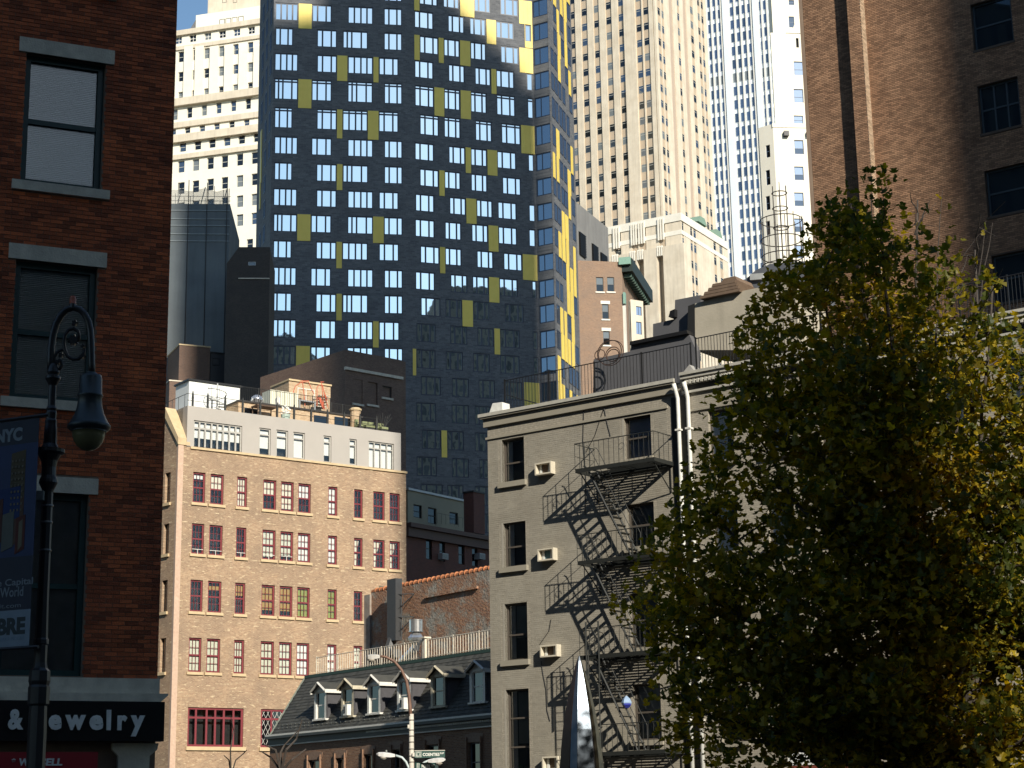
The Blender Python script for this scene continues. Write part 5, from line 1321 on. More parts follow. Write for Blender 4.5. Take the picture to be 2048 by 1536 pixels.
under = plain('roof_felt', (.03, .032, .032), .9)
mb = MB(); mb.face([(sE_, ze, 0), (sM1, ze, 0), (sM1, zT, -wM), (sE_, zT, -wM)]); mb.face([(sE_, zT, -wM), (sM1, zT, -wM), (sM1, zT, -8), (sE_, zT, -8)])
mb.face([(sE_, ze - .4, 0), (sE_, zT, -wM), (sE_, zT, -8), (sE_, ze - .4, -8)]); part(mb, 'roof', under, MH, FMn)
# individual slates
ex, sw = .20, .27; nz = int(slope / ex)
def slate_mesh():
    m_ = MB(); L = ex * 1.25; t0, t1 = .012, .034
    nx, nn = -dz_ , None
    def P(s, l, t): return (s, l * dz_ + t * wM / slope, l * du + t * (zT - ze) / slope)
    v = [P(0.004, 0, t1), P(sw - .004, 0, t1), P(sw - .004, L, t0), P(.004, L, t0), P(.004, 0, 0), P(sw - .004, 0, 0)]
    m_.face([v[0], v[1], v[2], v[3]]); m_.face([v[4], v[5], v[1], v[0]]); m_.face([v[4], v[0], v[3]]); m_.face([v[5], v[2], v[1]])
    return m_
smd = slate_mesh().mesh('slate', slate_m); rest = MB(); base = slate_mesh(); ns = 0
for r in range(nz):
    s = sE_ + (sw / 2 if r % 2 else 0)
    while s + sw < sM1:
        l = r * ex; zz, dd = ze + l * dz_, l * du
        if s > -4.2 and ns < 300 and s < .6: piece(smd, 'slate', MH, FMn, s, zz, dd); ns += 1
        else:
            b = len(rest.v); rest.v += [(p[0] + s, p[1] - dd, p[2] + zz) for p in base.v]; rest.f += [tuple(b + i for i in f) for f in base.f]; rest.m += [0] * len(base.f)
        s += sw
part(rest, 'slate', slate_m, MH, FMn, kind='stuff')
part(MB().box(sE_, sM1, zT - .02, zT + .14, -wM - .25, -wM + .05), 'ridge_trim', plain('dark_green_trim', (.03, .065, .045), .6), MH, FMn)
# verge board at the left end
part(MB().tube([(sE_ - .02, ze, .02), (sE_ - .02, zT, -wM + .02)], .06, 4), 'verge', plain('grey_green_verge', (.16, .18, .15), .6), MH, FMn)
zb_ = FMn.sz(734, 1428, -.35)[1]
dB = (zb_ - ze) / dz_ * du; fd = dB + .16                     # roof depth at the dormer sill; front plane slightly proud
dxs = [(628, 651), (682, 707), (734.5, 762), (794, 823), (861.5, 902), (939.5, 981)]
wside = plain('dormer_cheek_slate', (.075, .073, .08), .8)
dlab = ['leftmost white dormer', 'cream dormer with an air conditioner', 'third white dormer', 'white dormer with an air conditioner', 'cream weathered dormer', 'rightmost white dormer']
for i, (x0, x1) in enumerate(dxs):
    a = FMn.s_at(x0, zb_, fd); dw = 1.18; b = a + dw; zt = zb_ + 1.46; za = zt + .36
    wm = white_paint if i not in (1, 4) else surf('weathered_cream', (.62, .56, .42), (.45, .40, .30), 5, .7)
    rd = lambda z: (z - ze) / dz_ * du
    mb = MB(); fo = .17
    mb.box(a, a + fo, zb_, zt, fd - .10, fd); mb.box(b - fo, b, zb_, zt, fd - .10, fd); mb.box(a + fo, b - fo, zt - .12, zt, fd - .1, fd); mb.box(a - .06, b + .06, zb_ - .08, zb_, fd - .2, fd + .08)
    mb.prism([(a, zt), (b, zt), ((a + b) / 2, za)], fd - .1, fd - .02)
    D_ = part(mb, 'dormer', wm, MH, FMn, label=dlab[i])
    mb = MB(); c = (a + b) / 2
    mb.face([(a, zb_, fd), (a, zb_, rd(zb_)), (a, zt, rd(zt)), (a, zt, fd)]); mb.face([(b, zb_, fd), (b, zb_, rd(zb_)), (b, zt, rd(zt)), (b, zt, fd)]); part(mb, 'cheek', wside, D_, FMn)
    mb = MB(); o1 = .16; eo = .10; rb = rd(zt) - .1
    for sgn in (-1, 1):
        e = c + sgn * (dw / 2 + eo); zE = zt - .06
        pts = [(e, zE, fd + o1), (c, za + .03, fd + o1), (c, za + .03, rd(za)), (e, zE, rb)]
        mb.face(pts); mb.face([(p[0], p[1] - .08, p[2]) for p in pts]); mb.face([pts[0], pts[3], (pts[3][0], pts[3][1] - .08, pts[3][2]), (pts[0][0], pts[0][1] - .08, pts[0][2])])
        mb.face([pts[0], pts[1], (pts[1][0], pts[1][1] - .08, pts[1][2]), (pts[0][0], pts[0][1] - .08, pts[0][2])])
    part(mb, 'dormer_roof', slate_m, D_, FMn)
    mb = MB()
    for sgn in (-1, 1):
        e = c + sgn * (dw / 2 + eo + .01); mb.box(min(e, e + sgn * .05), max(e, e + sgn * .05), zt - .2, zt - .02, rb, fd + o1); mb.tube([(e, zt - .08, fd + o1), (c, za - .02, fd + o1)], .065, 4)
    part(mb, 'fascia', wm, D_, FMn)
    mb = _bars(dw - 2 * fo, zt - .12 - zb_, [], [(zt - zb_) * .47], .05, .06, .05)
    o = piece(mb.mesh('sash', wm), 'sash', D_, FMn, a + fo, zb_, fd - .06)
    part(MB().box(a + fo + .03, b - fo - .03, zb_ + .03, zt - .14, fd - .11, fd - .1), 'pane', dark_glass, D_, FMn)
    if i in (1, 3):
        t = thing('window_air_conditioner', 'white window air conditioner in the %s of the mansard roof' % ('second dormer from the left' if i == 1 else 'dormer behind the street light pole'), 'air conditioner', FMn, c, zb_, fd, 'air conditioners in dormers')
        part(MB().box(c - .05, c + .32, zb_ + .02, zb_ + .55, fd - .1, fd + .22), 'case', white_paint, t, FMn)
        part(MB().box(c + .02, c + .14, zb_ + .12, zb_ + .45, fd + .22, fd + .235), 'grille', black_iron, t, FMn)
# snow guards: two rows of small studs
sg_ = MB().box(-.03, .03, 0, .03, .01, .06).mesh('snow_guard', plain('zinc_stud', (.12, .13, .125), .6))
for r in (2, 3):
    s = sE_ + .6 + (r % 2) * .22
    while s < 1: piece(sg_, 'snow_guard', MH, FMn, s, ze + r * ex * dz_ + .03, r * ex * du + .03); s += .44
# white roof railing
dRl = -wM - .12; hR0 = FMn.z_at(1338, FMn.s_at(634, zT + .2, dRl), dRl) - FMn.z_at(1361, FMn.s_at(634, zT + .2, dRl), dRl)
rust_w = surf('rusty_white_rail', (.78, .74, .64), (.62, .50, .36), 6, .6)
sr0 = FMn.s_at(633, zT, dRl)
railing('long rusty white roof railing along the top of the slate mansard', FMn, sr0, sM1, zT + .14, 0.88, dRl, 105, rust_w, 12, r=.017)
s = FMn.s_at(851, zT + .6, dRl); single(MB().box(s - .12, s + .12, zT + .14, zT + 1.1, dRl - .12, dRl + .12).box(s - .2, s + .2, zT + 1.1, zT + 1.18, dRl - .2, dRl + .2), 'railing_pier', rust_w, 'pale capped pier standing in the white mansard roof railing', 'pier', FMn)

# ------------------------------------------------------------------ weathered party wall with terracotta coping
aJ = -38.0
FJ = Frame(980, 1132, 96, aJ); zJ = FJ.sz(980, 1132)[1] * .5 + FJ.sz(745, 1190)[1] * .5
JW = thing('party_wall', 'weathered patchy brick and mortar wall with an orange terracotta tile coping behind the mansard roof', 'wall', FJ, -5)
mJ, N, L, b, o_ = _new('peeling_wall')
p = _pos(N, L, FJ.rot); sp = N.new('ShaderNodeSeparateXYZ'); L.new(p, sp.inputs[0]); cb_ = N.new('ShaderNodeCombineXYZ'); L.new(sp.outputs[0], cb_.inputs[0]); L.new(sp.outputs[2], cb_.inputs[1])
br = N.new('ShaderNodeTexBrick'); L.new(cb_.outputs[0], br.inputs['Vector']); br.inputs['Scale'].default_value = 1; br.inputs['Brick Width'].default_value = .21; br.inputs['Row Height'].default_value = .075; br.inputs['Mortar Size'].default_value = .012
br.inputs['Color1'].default_value = (.30, .11, .05, 1); br.inputs['Color2'].default_value = (.45, .20, .09, 1); br.inputs['Mortar'].default_value = (.30, .26, .21, 1)
n1 = _noise(N, L, p, .9, 8, .68); msk = _ramp(N, L, n1, [(.40, (0, 0, 0)), (.52, (1, 1, 1))])
pl = _ramp(N, L, _noise(N, L, p, 3, 6), [(.3, (.24, .22, .185)), (.7, (.44, .41, .35))]); col = _mix(N, L, msk, pl, br.outputs[0]); L.new(col, b.inputs['Base Color']); b.inputs['Roughness'].default_value = .95
hh_ = N.new('ShaderNodeMath'); hh_.operation = 'MULTIPLY_ADD'; L.new(_noise(N, L, p, 7, 6), hh_.inputs[0]); hh_.inputs[1].default_value = 1.0; L.new(n1, hh_.inputs[2]); _bump(N, L, b, hh_.outputs[0], .7, .08)
sJ0 = FJ.s_at(742, zJ)
part(MB().box(sJ0, 5, 0, zJ, -6, 0), 'wall', mJ, JW, FJ)
part(MB().box(sJ0 - .55, sJ0 + .05, 0, FJ.sz(737, 1190)[1], -.5, .12), 'end_pier', surf('grey_render', (.36, .33, .29), (.26, .2, .16), 3, .9), JW, FJ)
s, z = FJ.sz(900, 1186); 
part(MB().box(FJ.s_at(852, z) , FJ.s_at(950, z) + .3, z - .05, z + .08, 0, .12), 'ledge', mJ, JW, FJ)
terr = surf('terracotta', (.50, .20, .085), (.40, .15, .06), 3, .7, rnd=.25)
x = sJ0; tm = None
while x < 4.5:
    key = 'coping_tile'
    if key not in CACHE: CACHE[key] = MB().tube([(0, 0, -.16), (.20, .015, -.16), (.38, 0, -.16), (.40, .035, -.16), (.44, .035, -.16)], [.16, .165, .17, .20, .20], 10).mesh('coping_tile', terr)
    piece(CACHE[key], 'coping_tile', JW, FJ, x, zJ + .02, 0); x += .44
CH = FJ.sz(762, 1180, -.3)
single(MB().prism([(CH[0] - .3, CH[1] - .6), (CH[0] + .25, CH[1] - .75), (CH[0] + .15, CH[1] + .2), (CH[0] - .35, CH[1] + .3)], -.5, -.4), 'deck_chair', plain('pale_green_cloth', (.4, .45, .32), .8), 'pale green folded deck chair beside the party wall coping', 'chair', FJ)
# square flue and shiny duct
FJd = FJ.off(0, .9)
zF1 = FJd.sz(782, 1158)[1]; a, b_ = FJd.s_at(774, zF1), FJd.s_at(791, zF1); zF0 = FJd.sz(780, 1282)[1]
FL_ = thing('flue', 'tall square dark metal flue braced off the weathered party wall', 'flue', FJd, a, zF0)
dkm = plain('dark_flue_metal', (.05, .052, .055), .5)
part(MB().box(a, b_, zF0, zF1, -.45, 0), 'duct', dkm, FL_, FJd)
for z in (zF1 - .9, zF0 + 1.3):
    part(MB().tube([(b_, z, -.2), (b_ + .55, z, -.9)], .03, 5).tube([(b_, z - .8, -.2), (b_ + .55, z, -.9)], .025, 5).tube([(b_ + .5, z, -.2), (b_ + .5, z - .8, -.2)], .02, 4), 'brace', dkm, FL_, FJd)
part(MB().tube([(a + .2, zF0 + .1, -.2), (a + .25, zF0 - .6, .1), (a + 1.0, zF0 - .9, .3), (a + 1.6, zF0 - .8, .4)], .28, 8), 'elbow', dkm, FL_, FJd)
FD_ = FMn.off(0, -wM - .9)
VD = thing('vent_duct', 'shiny round galvanized exhaust duct rising behind the white mansard railing', 'duct', FD_, *FD_.sz(832, 1300))
galv = plain('galvanized_metal', (.72, .72, .72), .28, .85)
s, zt = FD_.sz(832, 1240); r = 14.3 * (FD_.W(s, zt) - CP).length / FPX; z1 = FD_.sz(832, 1264)[1]; z2 = FD_.sz(832, 1290)[1]
part(MB().lathe(s, 0, [(r, zt), (r, zt - .05), (r * .97, zt - .06), (r * .97, z1 + .05), (r * 1.02, z1 + .04), (r * 1.02, z1), (r * .8, z1 - .02)], 20), 'cap', galv, VD, FD_, smooth=False)
part(MB().lathe(s, 0, [(r * .55, z1), (r * 1.15, z1 - .3), (r * 1.1, z1 - .42), (r * .6, z2)], 8), 'cone', galv, VD, FD_)
e = FD_.sz(810, 1325); part(MB().tube([(s, z2 + .1, 0), (s - .05, z2 - .15, 0), (e[0], e[1], .2)], r * .6, 12), 'elbow', galv, VD, FD_)

# ------------------------------------------------------------------ roof terrace of the loft building
TH = zp1
iron2 = plain('terrace_iron', (.03, .03, .028), .6)
pst = MB().box(-.055, .055, 0, .62, -.055, .055).prism([(-.07, .62), (.07, .62), (.04, .95), (0, 1.12), (-.04, .95)], -.05, .05).mesh('terrace_post', iron2)
tz = lambda x, y: FT.sz(x, y, -.25)
TR_ = thing('terrace_railing', 'dark iron terrace railing with pointed posts on the loft penthouse edge', 'railing', FT, sP0, TH, -.25)
for x in (385, 415, 450, 485, 520, 554, 588, 622, 655, 688, 720, 753): piece(pst, 'post', TR_, FT, tz(x, 820 + (x - 385) * .122)[0], TH - .05, -.25)
for h in (.42, .85): part(MB().tube([(sP0 + .1, TH + h, -.25), (FT.s_at(760, TH, -.25), TH + h, -.25)], .018, 5), 'rail', iron2, TR_, FT)
part(MB().tube([(sP0 + .1, TH + .85, -.25), (sP0 + .1, TH + .85, -6)], .02, 5), 'rail', iron2, TR_, FT)
for k in range(6): piece(CACHE.setdefault('tbal', MB().box(-.012, .012, 0, .85, -.012, .012).mesh('baluster', iron2)), 'baluster', TR_, FT, sP0 + .1, TH, -.6 - k * .9)
def tblock(name, label, cat, x0, x1, y0, y1, off, mat, dep=2.0, group=None, extra=None):
    s0, zt = FT.sz(x0, y0, off); s1 = FT.s_at(x1, zt, off); zb = FT.z_at(y1, s0, off)
    t = thing(name, label, cat, FT, s0, zb, off, group); part(MB().box(s0, s1, min(zb, TH - .3) if cat == 'wall' else zb, zt, off - dep, off), 'body', mat, t, FT)
    return t, s0, s1, zb, zt
bright = surf('white_render', (.82, .83, .80), (.74, .76, .74), .8, .8)
bt = brickmat('terrace_tan_brick', FT.rot, [(.42, .27, .15), (.55, .38, .23), (.62, .46, .29)], (.45, .36, .26), .21, .075, .012, .5, .2)
t, s0, s1, zb, zt = tblock('white_wall', 'bright white rendered bulkhead wall on the loft roof behind pointed railings', 'wall', 378.5, 481, 761, 825, -4.2, bright)
part(MB().box(s0 - .1, s1 + .1, zt, zt + .12, -6.3, -4.1), 'coping', black_iron, t, FT)
# spiral stair in front of the white wall
cs, cz = FT.sz(434, 818, -3.0); SPt = thing('spiral_stair', 'thin grey spiral stair in front of the white rooftop wall', 'stair', FT, cs, TH, -3)
grey_st = plain('light_grey_steel', (.55, .56, .55), .5)
zS1 = FT.sz(434, 773, -3.0)[1]
part(MB().tube([(cs, TH - .2, -3), (cs, zS1 + .2, -3)], .05, 6), 'newel', grey_st, SPt, FT)
part(MB().tube([(cs + .62 * math.cos(q * .42), TH + .9 + (zS1 - TH - .9) * q / 26, -3 + .62 * math.sin(q * .42)) for q in range(27)], .02, 5), 'handrail', iron2, SPt, FT)
for q in range(12):
    a = q * .9; z = TH + (zS1 - TH - .7) * q / 12
    part(MB().prism([(cs, z), (cs + .6 * math.cos(a), z), (cs + .6 * math.cos(a), z + .05), (cs, z + .05)], -3 + .3 * math.sin(a) - .12, -3 + .3 * math.sin(a) + .12), 'tread', grey_st, SPt, FT)
    part(MB().tube([(cs + .6 * math.cos(a), z, -3 + .6 * math.sin(a)), (cs + .6 * math.cos(a), z + .9, -3 + .6 * math.sin(a))], .012, 4), 'baluster', iron2, SPt, FT)
t, s0, s1, zb, zt = tblock('brick_upstand', 'low tan brick roof upstand carrying the upper terrace of the loft building', 'wall', 477, 722, 803, 850, -2.2, bt, 4)
part(MB().box(s0 - .05, s1 + .1, zt, zt + .1, -6.3, -2.1), 'deck_edge', surf('dark_deck', (.06, .05, .045)), t, FT); zU = zt + .1
for x0, x1, y0, y1 in ((489, 515, 815, 830), (628, 657, 830, 848), (669, 700, 833, 851)):
    a, z1 = FT.sz(x0, y0, -2.18); bq = FT.s_at(x1, z1, -2.18); part(MB().box(a, bq, FT.z_at(y1, a, -2.18), z1, -2.25, -2.17), 'window', dark_glass, t, FT)
TT = thing('terrace_table', 'brown wooden patio table standing on the loft roof terrace', 'table', FT, *FT.sz(532, 830, -1.2)); a, z1 = FT.sz(512, 809, -1.2); bq = FT.s_at(553, z1, -1.2)
wood = surf('brown_wood', (.12, .07, .045), (.08, .05, .03), 5, .7)
part(MB().box(a, bq, z1 - .08, z1, -1.9, -1.0), 'tabletop', wood, TT, FT)
for s in (a + .05, bq - .1):
    for d in (-1.85, -1.1): part(MB().box(s, s + .06, TH, z1 - .08, d, d + .06), 'leg', wood, TT, FT)
t, s0, s1, zb, zt = tblock('equipment_cabinet', 'long cream equipment cabinet on the upper roof terrace left of the orange ladder', 'cabinet', 541, 597, 779, 812, -4.5, surf('cream_cabinet', (.80, .78, .62), (.7, .68, .54), 1, .6), 1.2)
mb = MB()
for k in range(1, 6): x = s0 + (s1 - s0) * k / 6; mb.box(x - .015, x + .015, zb, zt, -4.5, -4.48)
part(mb, 'door_seam', plain('seam_dark', (.3, .28, .2)), t, FT)
mt = plain('bright_metal', (.8, .8, .82), .25, .8)
for j, (x, y, lab) in enumerate(((514, 800, 'shiny domed roof ventilator left of the cream equipment cabinet'), (556, 803, 'white conical vent cap in front of the cream equipment cabinet'))):
    s, z = FT.sz(x, y, -3.6); t = thing('roof_ventilator', lab, 'ventilator', FT, s, zU, -3.6, 'roof ventilators')
    part(MB().lathe(s, -3.6, [(.28, zU), (.22, zU + .25), (.18, zU + .3)], 12), 'base', mt if j == 0 else white_paint, t, FT, smooth=True)
    part(MB().lathe(s, -3.6, [(.2, zU + .3), (.46, zU + .42), (.40, zU + .7), (.2, zU + .86), (.02, zU + .9)] if j == 0 else [(.16, zU + .3), (.18, zU + .8), (.1, zU + .95), (.02, zU + 1.0)], 14), 'dome', mt if j == 0 else white_paint, t, FT, smooth=True)
t, s0, s1, zb, zt = tblock('stair_house', 'small tan brick stair house with a window behind the orange ladder', 'bulkhead', 578, 661, 761, 822, -6.2, bt, 2.5)
part(MB().box(s0 - .05, s1 + .05, zt, zt + .12, -8.8, -6.1), 'coping', stone_sill, t, FT)
a, z1 = FT.sz(595, 775, -6.18); bq = FT.s_at(629, z1, -6.18); window(t, FT, a, bq, z1 - 1.0, z1, white_paint, mid_glass, d=-6.16, xc=(.5,), fw=.06)
orange = plain('orange_paint', (.62, .14, .07), .5)
OL = thing('ladder_rails', 'orange-red painted steel ladder hoops and handrails on the loft roof', 'ladder', FT, *FT.sz(610, 815, -4.6))
P = lambda pts, d: [(*FT.sz(x, y, d), d) for x, y in pts]
for pts in (((588, 812), (587, 783), (591, 772), (603, 764), (617, 764), (622, 776), (628, 788)), ((605, 764), (608, 790), (610, 812)), ((600, 762), (618, 762)), ((634, 812), (634, 775), (638, 770), (645, 770), (648, 784), (655, 800)),
            ((643, 765), (645, 785), (648, 815)), ((640, 764), (648, 764)), ((646, 775), (652, 800), (657, 818)), ((585, 815), (586, 785))):
    part(MB().tube(P(pts, -4.6), .03, 5), 'rail', orange, OL, FT)
for k in range(5):
    a = FT.sz(634 + k * 1.5, 812 - k * 5.5, -4.7); part(MB().box(a[0], a[0] + .75, a[1] - .03, a[1] + .03, -5.2, -4.7), 'tread', plain('pale_tread', (.6, .55, .45), .7), OL, FT)
mb = MB(); mb.prism([FT.sz(x, y, -4.65) for x, y in ((636, 794), (642, 794), (650, 818), (646, 818))], -4.75, -4.65); part(mb, 'stringer', orange, OL, FT)
zq = FT.sz(600, 800, -4.4); mb = MB(); mb.box(zq[0] - .1, FT.s_at(632, zq[1], -4.4), zq[1] - .05, zq[1] + .04, -5.4, -4.4)
for s in (zq[0], FT.s_at(630, zq[1], -4.4)): mb.box(s - .05, s + .05, zU, zq[1], -4.5, -4.4)
single(mb, 'steel_landing', plain('grey_steel', (.32, .33, .34), .5), 'grey steel landing under the orange handrails on the loft roof', 'landing', FT)
railing('thin dark balcony railing on the upper deck in front of the brown brick house', FT, FT.s_at(662, zU, -4), FT.s_at(706, zU, -4), zU, 1.15, -4.0, 14, iron2, 3)
railing('thin dark railing along the upper deck edge in front of the cream cabinet', FT, FT.s_at(480, zU, -2.4), FT.s_at(660, zU, -2.4), zU, 1.0, -2.4, 50, iron2, 6)
s, z = FT.sz(711, 822, -2.0); t = thing('brick_pier', 'round-capped tan brick pier at the end of the roof upstand', 'pier', FT, s, TH, -2)
part(MB().lathe(s, -2, [(.36, TH - .2), (.36, z)], 12), 'shaft', bt, t, FT); part(MB().lathe(s, -2, [(.42, z), (.44, z + .1), (.3, z + .2), (.02, z + .24)], 12), 'cap', stone_sill, t, FT)
grn = surf('green_cushion', (.24, .26, .13), (.18, .2, .1), 5, .8)
for j, (x0, x1) in enumerate(((710, 718), (724, 748), (755, 768))):
    a, z1 = FT.sz(x0, 838 + j * 4, -.9); bq = FT.s_at(x1, z1, -.9)
    t = thing('patio_chair', ('narrow green cushioned patio chair beside the capped brick pier', 'wide green cushioned patio chair in the middle of the row on the loft terrace', 'right green cushioned patio chair at the end of the loft terrace')[j], 'chair', FT, a, TH, -.9, 'green patio chairs on the terrace')
    n = max(1, round((bq - a) / .4))
    for k in range(n): x = a + (bq - a) * k / n; part(MB().prism([(x + .02, z1 - .85), (x + (bq - a) / n - .02, z1 - .85), (x + (bq - a) / n - .04, z1), (x + .04, z1)], -1.05, -.9), 'backrest', grn, t, FT)
    part(MB().box(a, bq, TH + .25, TH + .4, -.9, -.35), 'seat', grn, t, FT)
    part(MB().box(a, bq, TH, TH + .25, -.95, -.4), 'frame', iron2, t, FT)
for j, (x, y, lab) in enumerate(((752, 853, 'thin bare branched pot plant by the green patio chairs'),)):
    s, z = FT.sz(768, 856, -.6); t = thing('pot_plant', lab, 'plant', FT, s, TH, -.6)
    mb = MB()
    for q in range(7): an = -1.0 + q * .33; mb.tube([(s, TH + .2, -.6), (s + .3 * math.sin(an), TH + .7, -.6), (s + .7 * math.sin(an + .2), TH + 1.2 + .1 * (q % 3), -.6)], .018, 4)
    part(mb, 'stem', iron2, t, FT); part(MB().lathe(s, -.6, [(.13, TH), (.18, TH + .3), (.02, TH + .28)], 10), 'pot', terr, t, FT)
s, z = FT.sz(571, 828, -.8); t = thing('shrub_pot', 'pale potted plant with white blossom on the loft terrace edge', 'plant', FT, s, TH, -.8)
part(MB().lathe(s, -.8, [(.25, TH), (.32, TH + .45), (.02, TH + .4)], 10), 'pot', plain('pale_teal_pot', (.45, .55, .48), .6), t, FT)
mb = MB(); rp = random.Random(4)
for q in range(60):
    a, r_, h_ = rp.uniform(0, 6.28), rp.uniform(0, .32), rp.uniform(.45, 1.0); x, d = s + r_ * math.cos(a), -.8 + r_ * math.sin(a)
    mb.face([(x, TH + h_, d), (x + .07, TH + h_ + .03, d + .03), (x + .05, TH + h_ + .1, d), (x - .02, TH + h_ + .08, d - .03)])
part(mb, 'blossom', surf('white_blossom', (.8, .8, .74)), t, FT, kind='stuff')
# ------------------------------------------------------------------ ornate street lamp, left
FP = Frame(95, 1000, 19.5, 88)
PXM = FPX / 19.5 * .97
sx = lambda x, z: FP.s_at(x, z)
lampm = plain('lamp_black', (.018, .016, .018), .38)
SLP = thing('street_lamp', 'ornate black crook-armed street lamp with a bell-shaped head, in front of the brick corner building', 'street lamp', FP, 0, 0)
zp = lambda y: FP.sz(95, y)[1]
s0 = 0.0
u = 1 / PXM
prof = [(16, 0), (19, 1.0), (16, 1.2)]
pr = [(17 * u, 0), (17 * u, zp(1460)), (16 * u, zp(1412)), (19.5 * u, zp(1408)), (20 * u, zp(1375)), (18 * u, zp(1370)), (20 * u, zp(1362)), (19 * u, zp(1342)), (14 * u, zp(1336)), (12 * u, zp(1325)), (12 * u, zp(1290)),
      (14 * u, zp(1288)), (14 * u, zp(1280)), (12 * u, zp(1276)), (10.5 * u, zp(1200)), (10 * u, zp(984))]
part(MB().lathe(s0, 0, pr, 16, 0, .07), 'shaft', lampm, SLP, FP)
pr = [(10 * u, zp(985)), (11 * u, zp(980)), (17.6 * u, zp(966)), (17 * u, zp(960)), (14 * u, zp(952)), (13.5 * u, zp(935)), (15.5 * u, zp(922)), (22 * u, zp(910)), (28.6 * u, zp(906)), (28.6 * u, zp(899)), (17 * u, zp(896)), (13 * u, zp(888)), (12 * u, zp(860)), (11 * u, zp(848)),
      (11.5 * u, zp(842)), (9.5 * u, zp(838)), (10.5 * u, zp(826)), (9 * u, zp(822)), (10.5 * u, zp(818)), (7.5 * u, zp(812)), (7.3 * u, zp(770)), (8 * u, zp(766))]
part(MB().lathe(s0, 0, pr, 18), 'capital', lampm, SLP, FP)
pr = [(7 * u, zp(772)), (11 * u, zp(764)), (14.5 * u, zp(758)), (14 * u, zp(753)), (10 * u, zp(750)), (12 * u, zp(745)), (9 * u, zp(733)), (7 * u, zp(728))]
part(MB().lathe(s0, 0, pr, 18), 'collar', lampm, SLP, FP)
def lp(x, y): q = FP.sz(60 + x / 4.655, 590 + y / 4.655); return (q[0], q[1], 0)
part(MB().tube([lp(*q) for q in ((192, 720), (193, 600), (196, 500), (212, 380), (242, 270), (285, 190), (335, 138), (400, 118), (462, 135), (510, 180), (545, 250), (562, 330), (568, 420), (571, 520), (574, 640), (577, 760))],
               [7 * u] * 6 + [6.5 * u] * 10, 10), 'crook', lampm, SLP, FP, smooth=True)
def curl(pts, r, nm='scroll'): part(MB().tube([lp(*q) for q in pts], r, 7), nm, lampm, SLP, FP, smooth=True)
curl([(505, 500), (495, 560), (450, 595), (400, 600), (350, 570), (322, 510), (312, 440), (325, 370), (360, 325), (405, 312), (445, 335), (458, 380), (450, 420), (415, 440), (380, 425)], 3.6 * u)
curl([(330, 510), (290, 512), (250, 535), (228, 580), (226, 640), (245, 690), (275, 690), (297, 655), (292, 615), (265, 605)], 3.2 * u)
def star(x, y, r0, r1, n):
    c = lp(x, y); P = []
    for k in range(n * 2): a = math.pi * k / n; r = (r0 if k % 2 else r1) * u; P.append((c[0] + r * math.cos(a), c[1] + r * math.sin(a)))
    return MB().prism(P, -.03, .03)
part(star(408, 420, 7, 12, 9), 'leaf_boss', lampm, SLP, FP); part(star(418, 262, 4, 6.5, 5), 'leaf_boss', lampm, SLP, FP); part(star(292, 560, 3.5, 6, 5), 'leaf_boss', lampm, SLP, FP); part(star(265, 625, 3.5, 5, 5), 'leaf_boss', lampm, SLP, FP)
part(star(490, 570, 3, 6, 4), 'leaf_boss', lampm, SLP, FP); part(star(495, 480, 3, 5, 4), 'leaf_boss', lampm, SLP, FP)
c = lp(397, 100); part(MB().lathe(c[0], 0, [(7 * u, c[1] - .03), (7 * u, c[1] + .02)], 10), 'socket', lampm, SLP, FP)
c2_ = lp(397, 55); part(MB().lathe(c[0], 0, [(6.3 * u, c[1] + .02), (6.5 * u, c2_[1] + .02), (5 * u, c2_[1] + .05), (.01, c2_[1] + .06)], 12), 'photocell', plain('amber_photocell', (.42, .09, .03), .35), SLP, FP, smooth=True)
bc = lp(568, 740)[0]; bz = lambda y: lp(560, y)[1]
part(MB().lathe(bc, 0, [(8 * u, bz(715)), (14 * u, bz(742)), (20 * u, bz(748)), (21.5 * u, bz(775)), (22.5 * u, bz(925)), (24.5 * u, bz(932)), (24.5 * u, bz(945)), (22.5 * u, bz(955)), (24 * u, bz(1040)), (28 * u, bz(1110)), (35 * u, bz(1175)), (39 * u, bz(1205)),
      (41 * u, bz(1215)), (41 * u, bz(1240)), (36 * u, bz(1262)), (33 * u, bz(1275))], 28), 'bell', plain('lamp_bell_green', (.022, .03, .033), .4), SLP, FP, smooth=True)
part(MB().lathe(bc, 0, [(31.5 * u, bz(1270)), (31 * u, bz(1310)), (28 * u, bz(1360)), (21 * u, bz(1410)), (12 * u, bz(1440)), (.01, bz(1452))], 28), 'globe', plain('amber_globe', (.17, .15, .07), .25), SLP, FP, smooth=True)
for y in (1012, 1045, 1101, 1277, 1290):
    part(MB().lathe(s0, 0, [(11 * u, zp(y) - .012), (11.6 * u, zp(y)), (11 * u, zp(y) + .012)], 14), 'band_clamp', plain('dull_steel', (.2, .2, .2), .35, .8), SLP, FP)
q = FP.sz(84, 985); part(MB().box(-.1, -.02, zp(1003), zp(985), .04, .12), 'junction_box', plain('dull_grey_box', (.22, .23, .22), .6), SLP, FP)
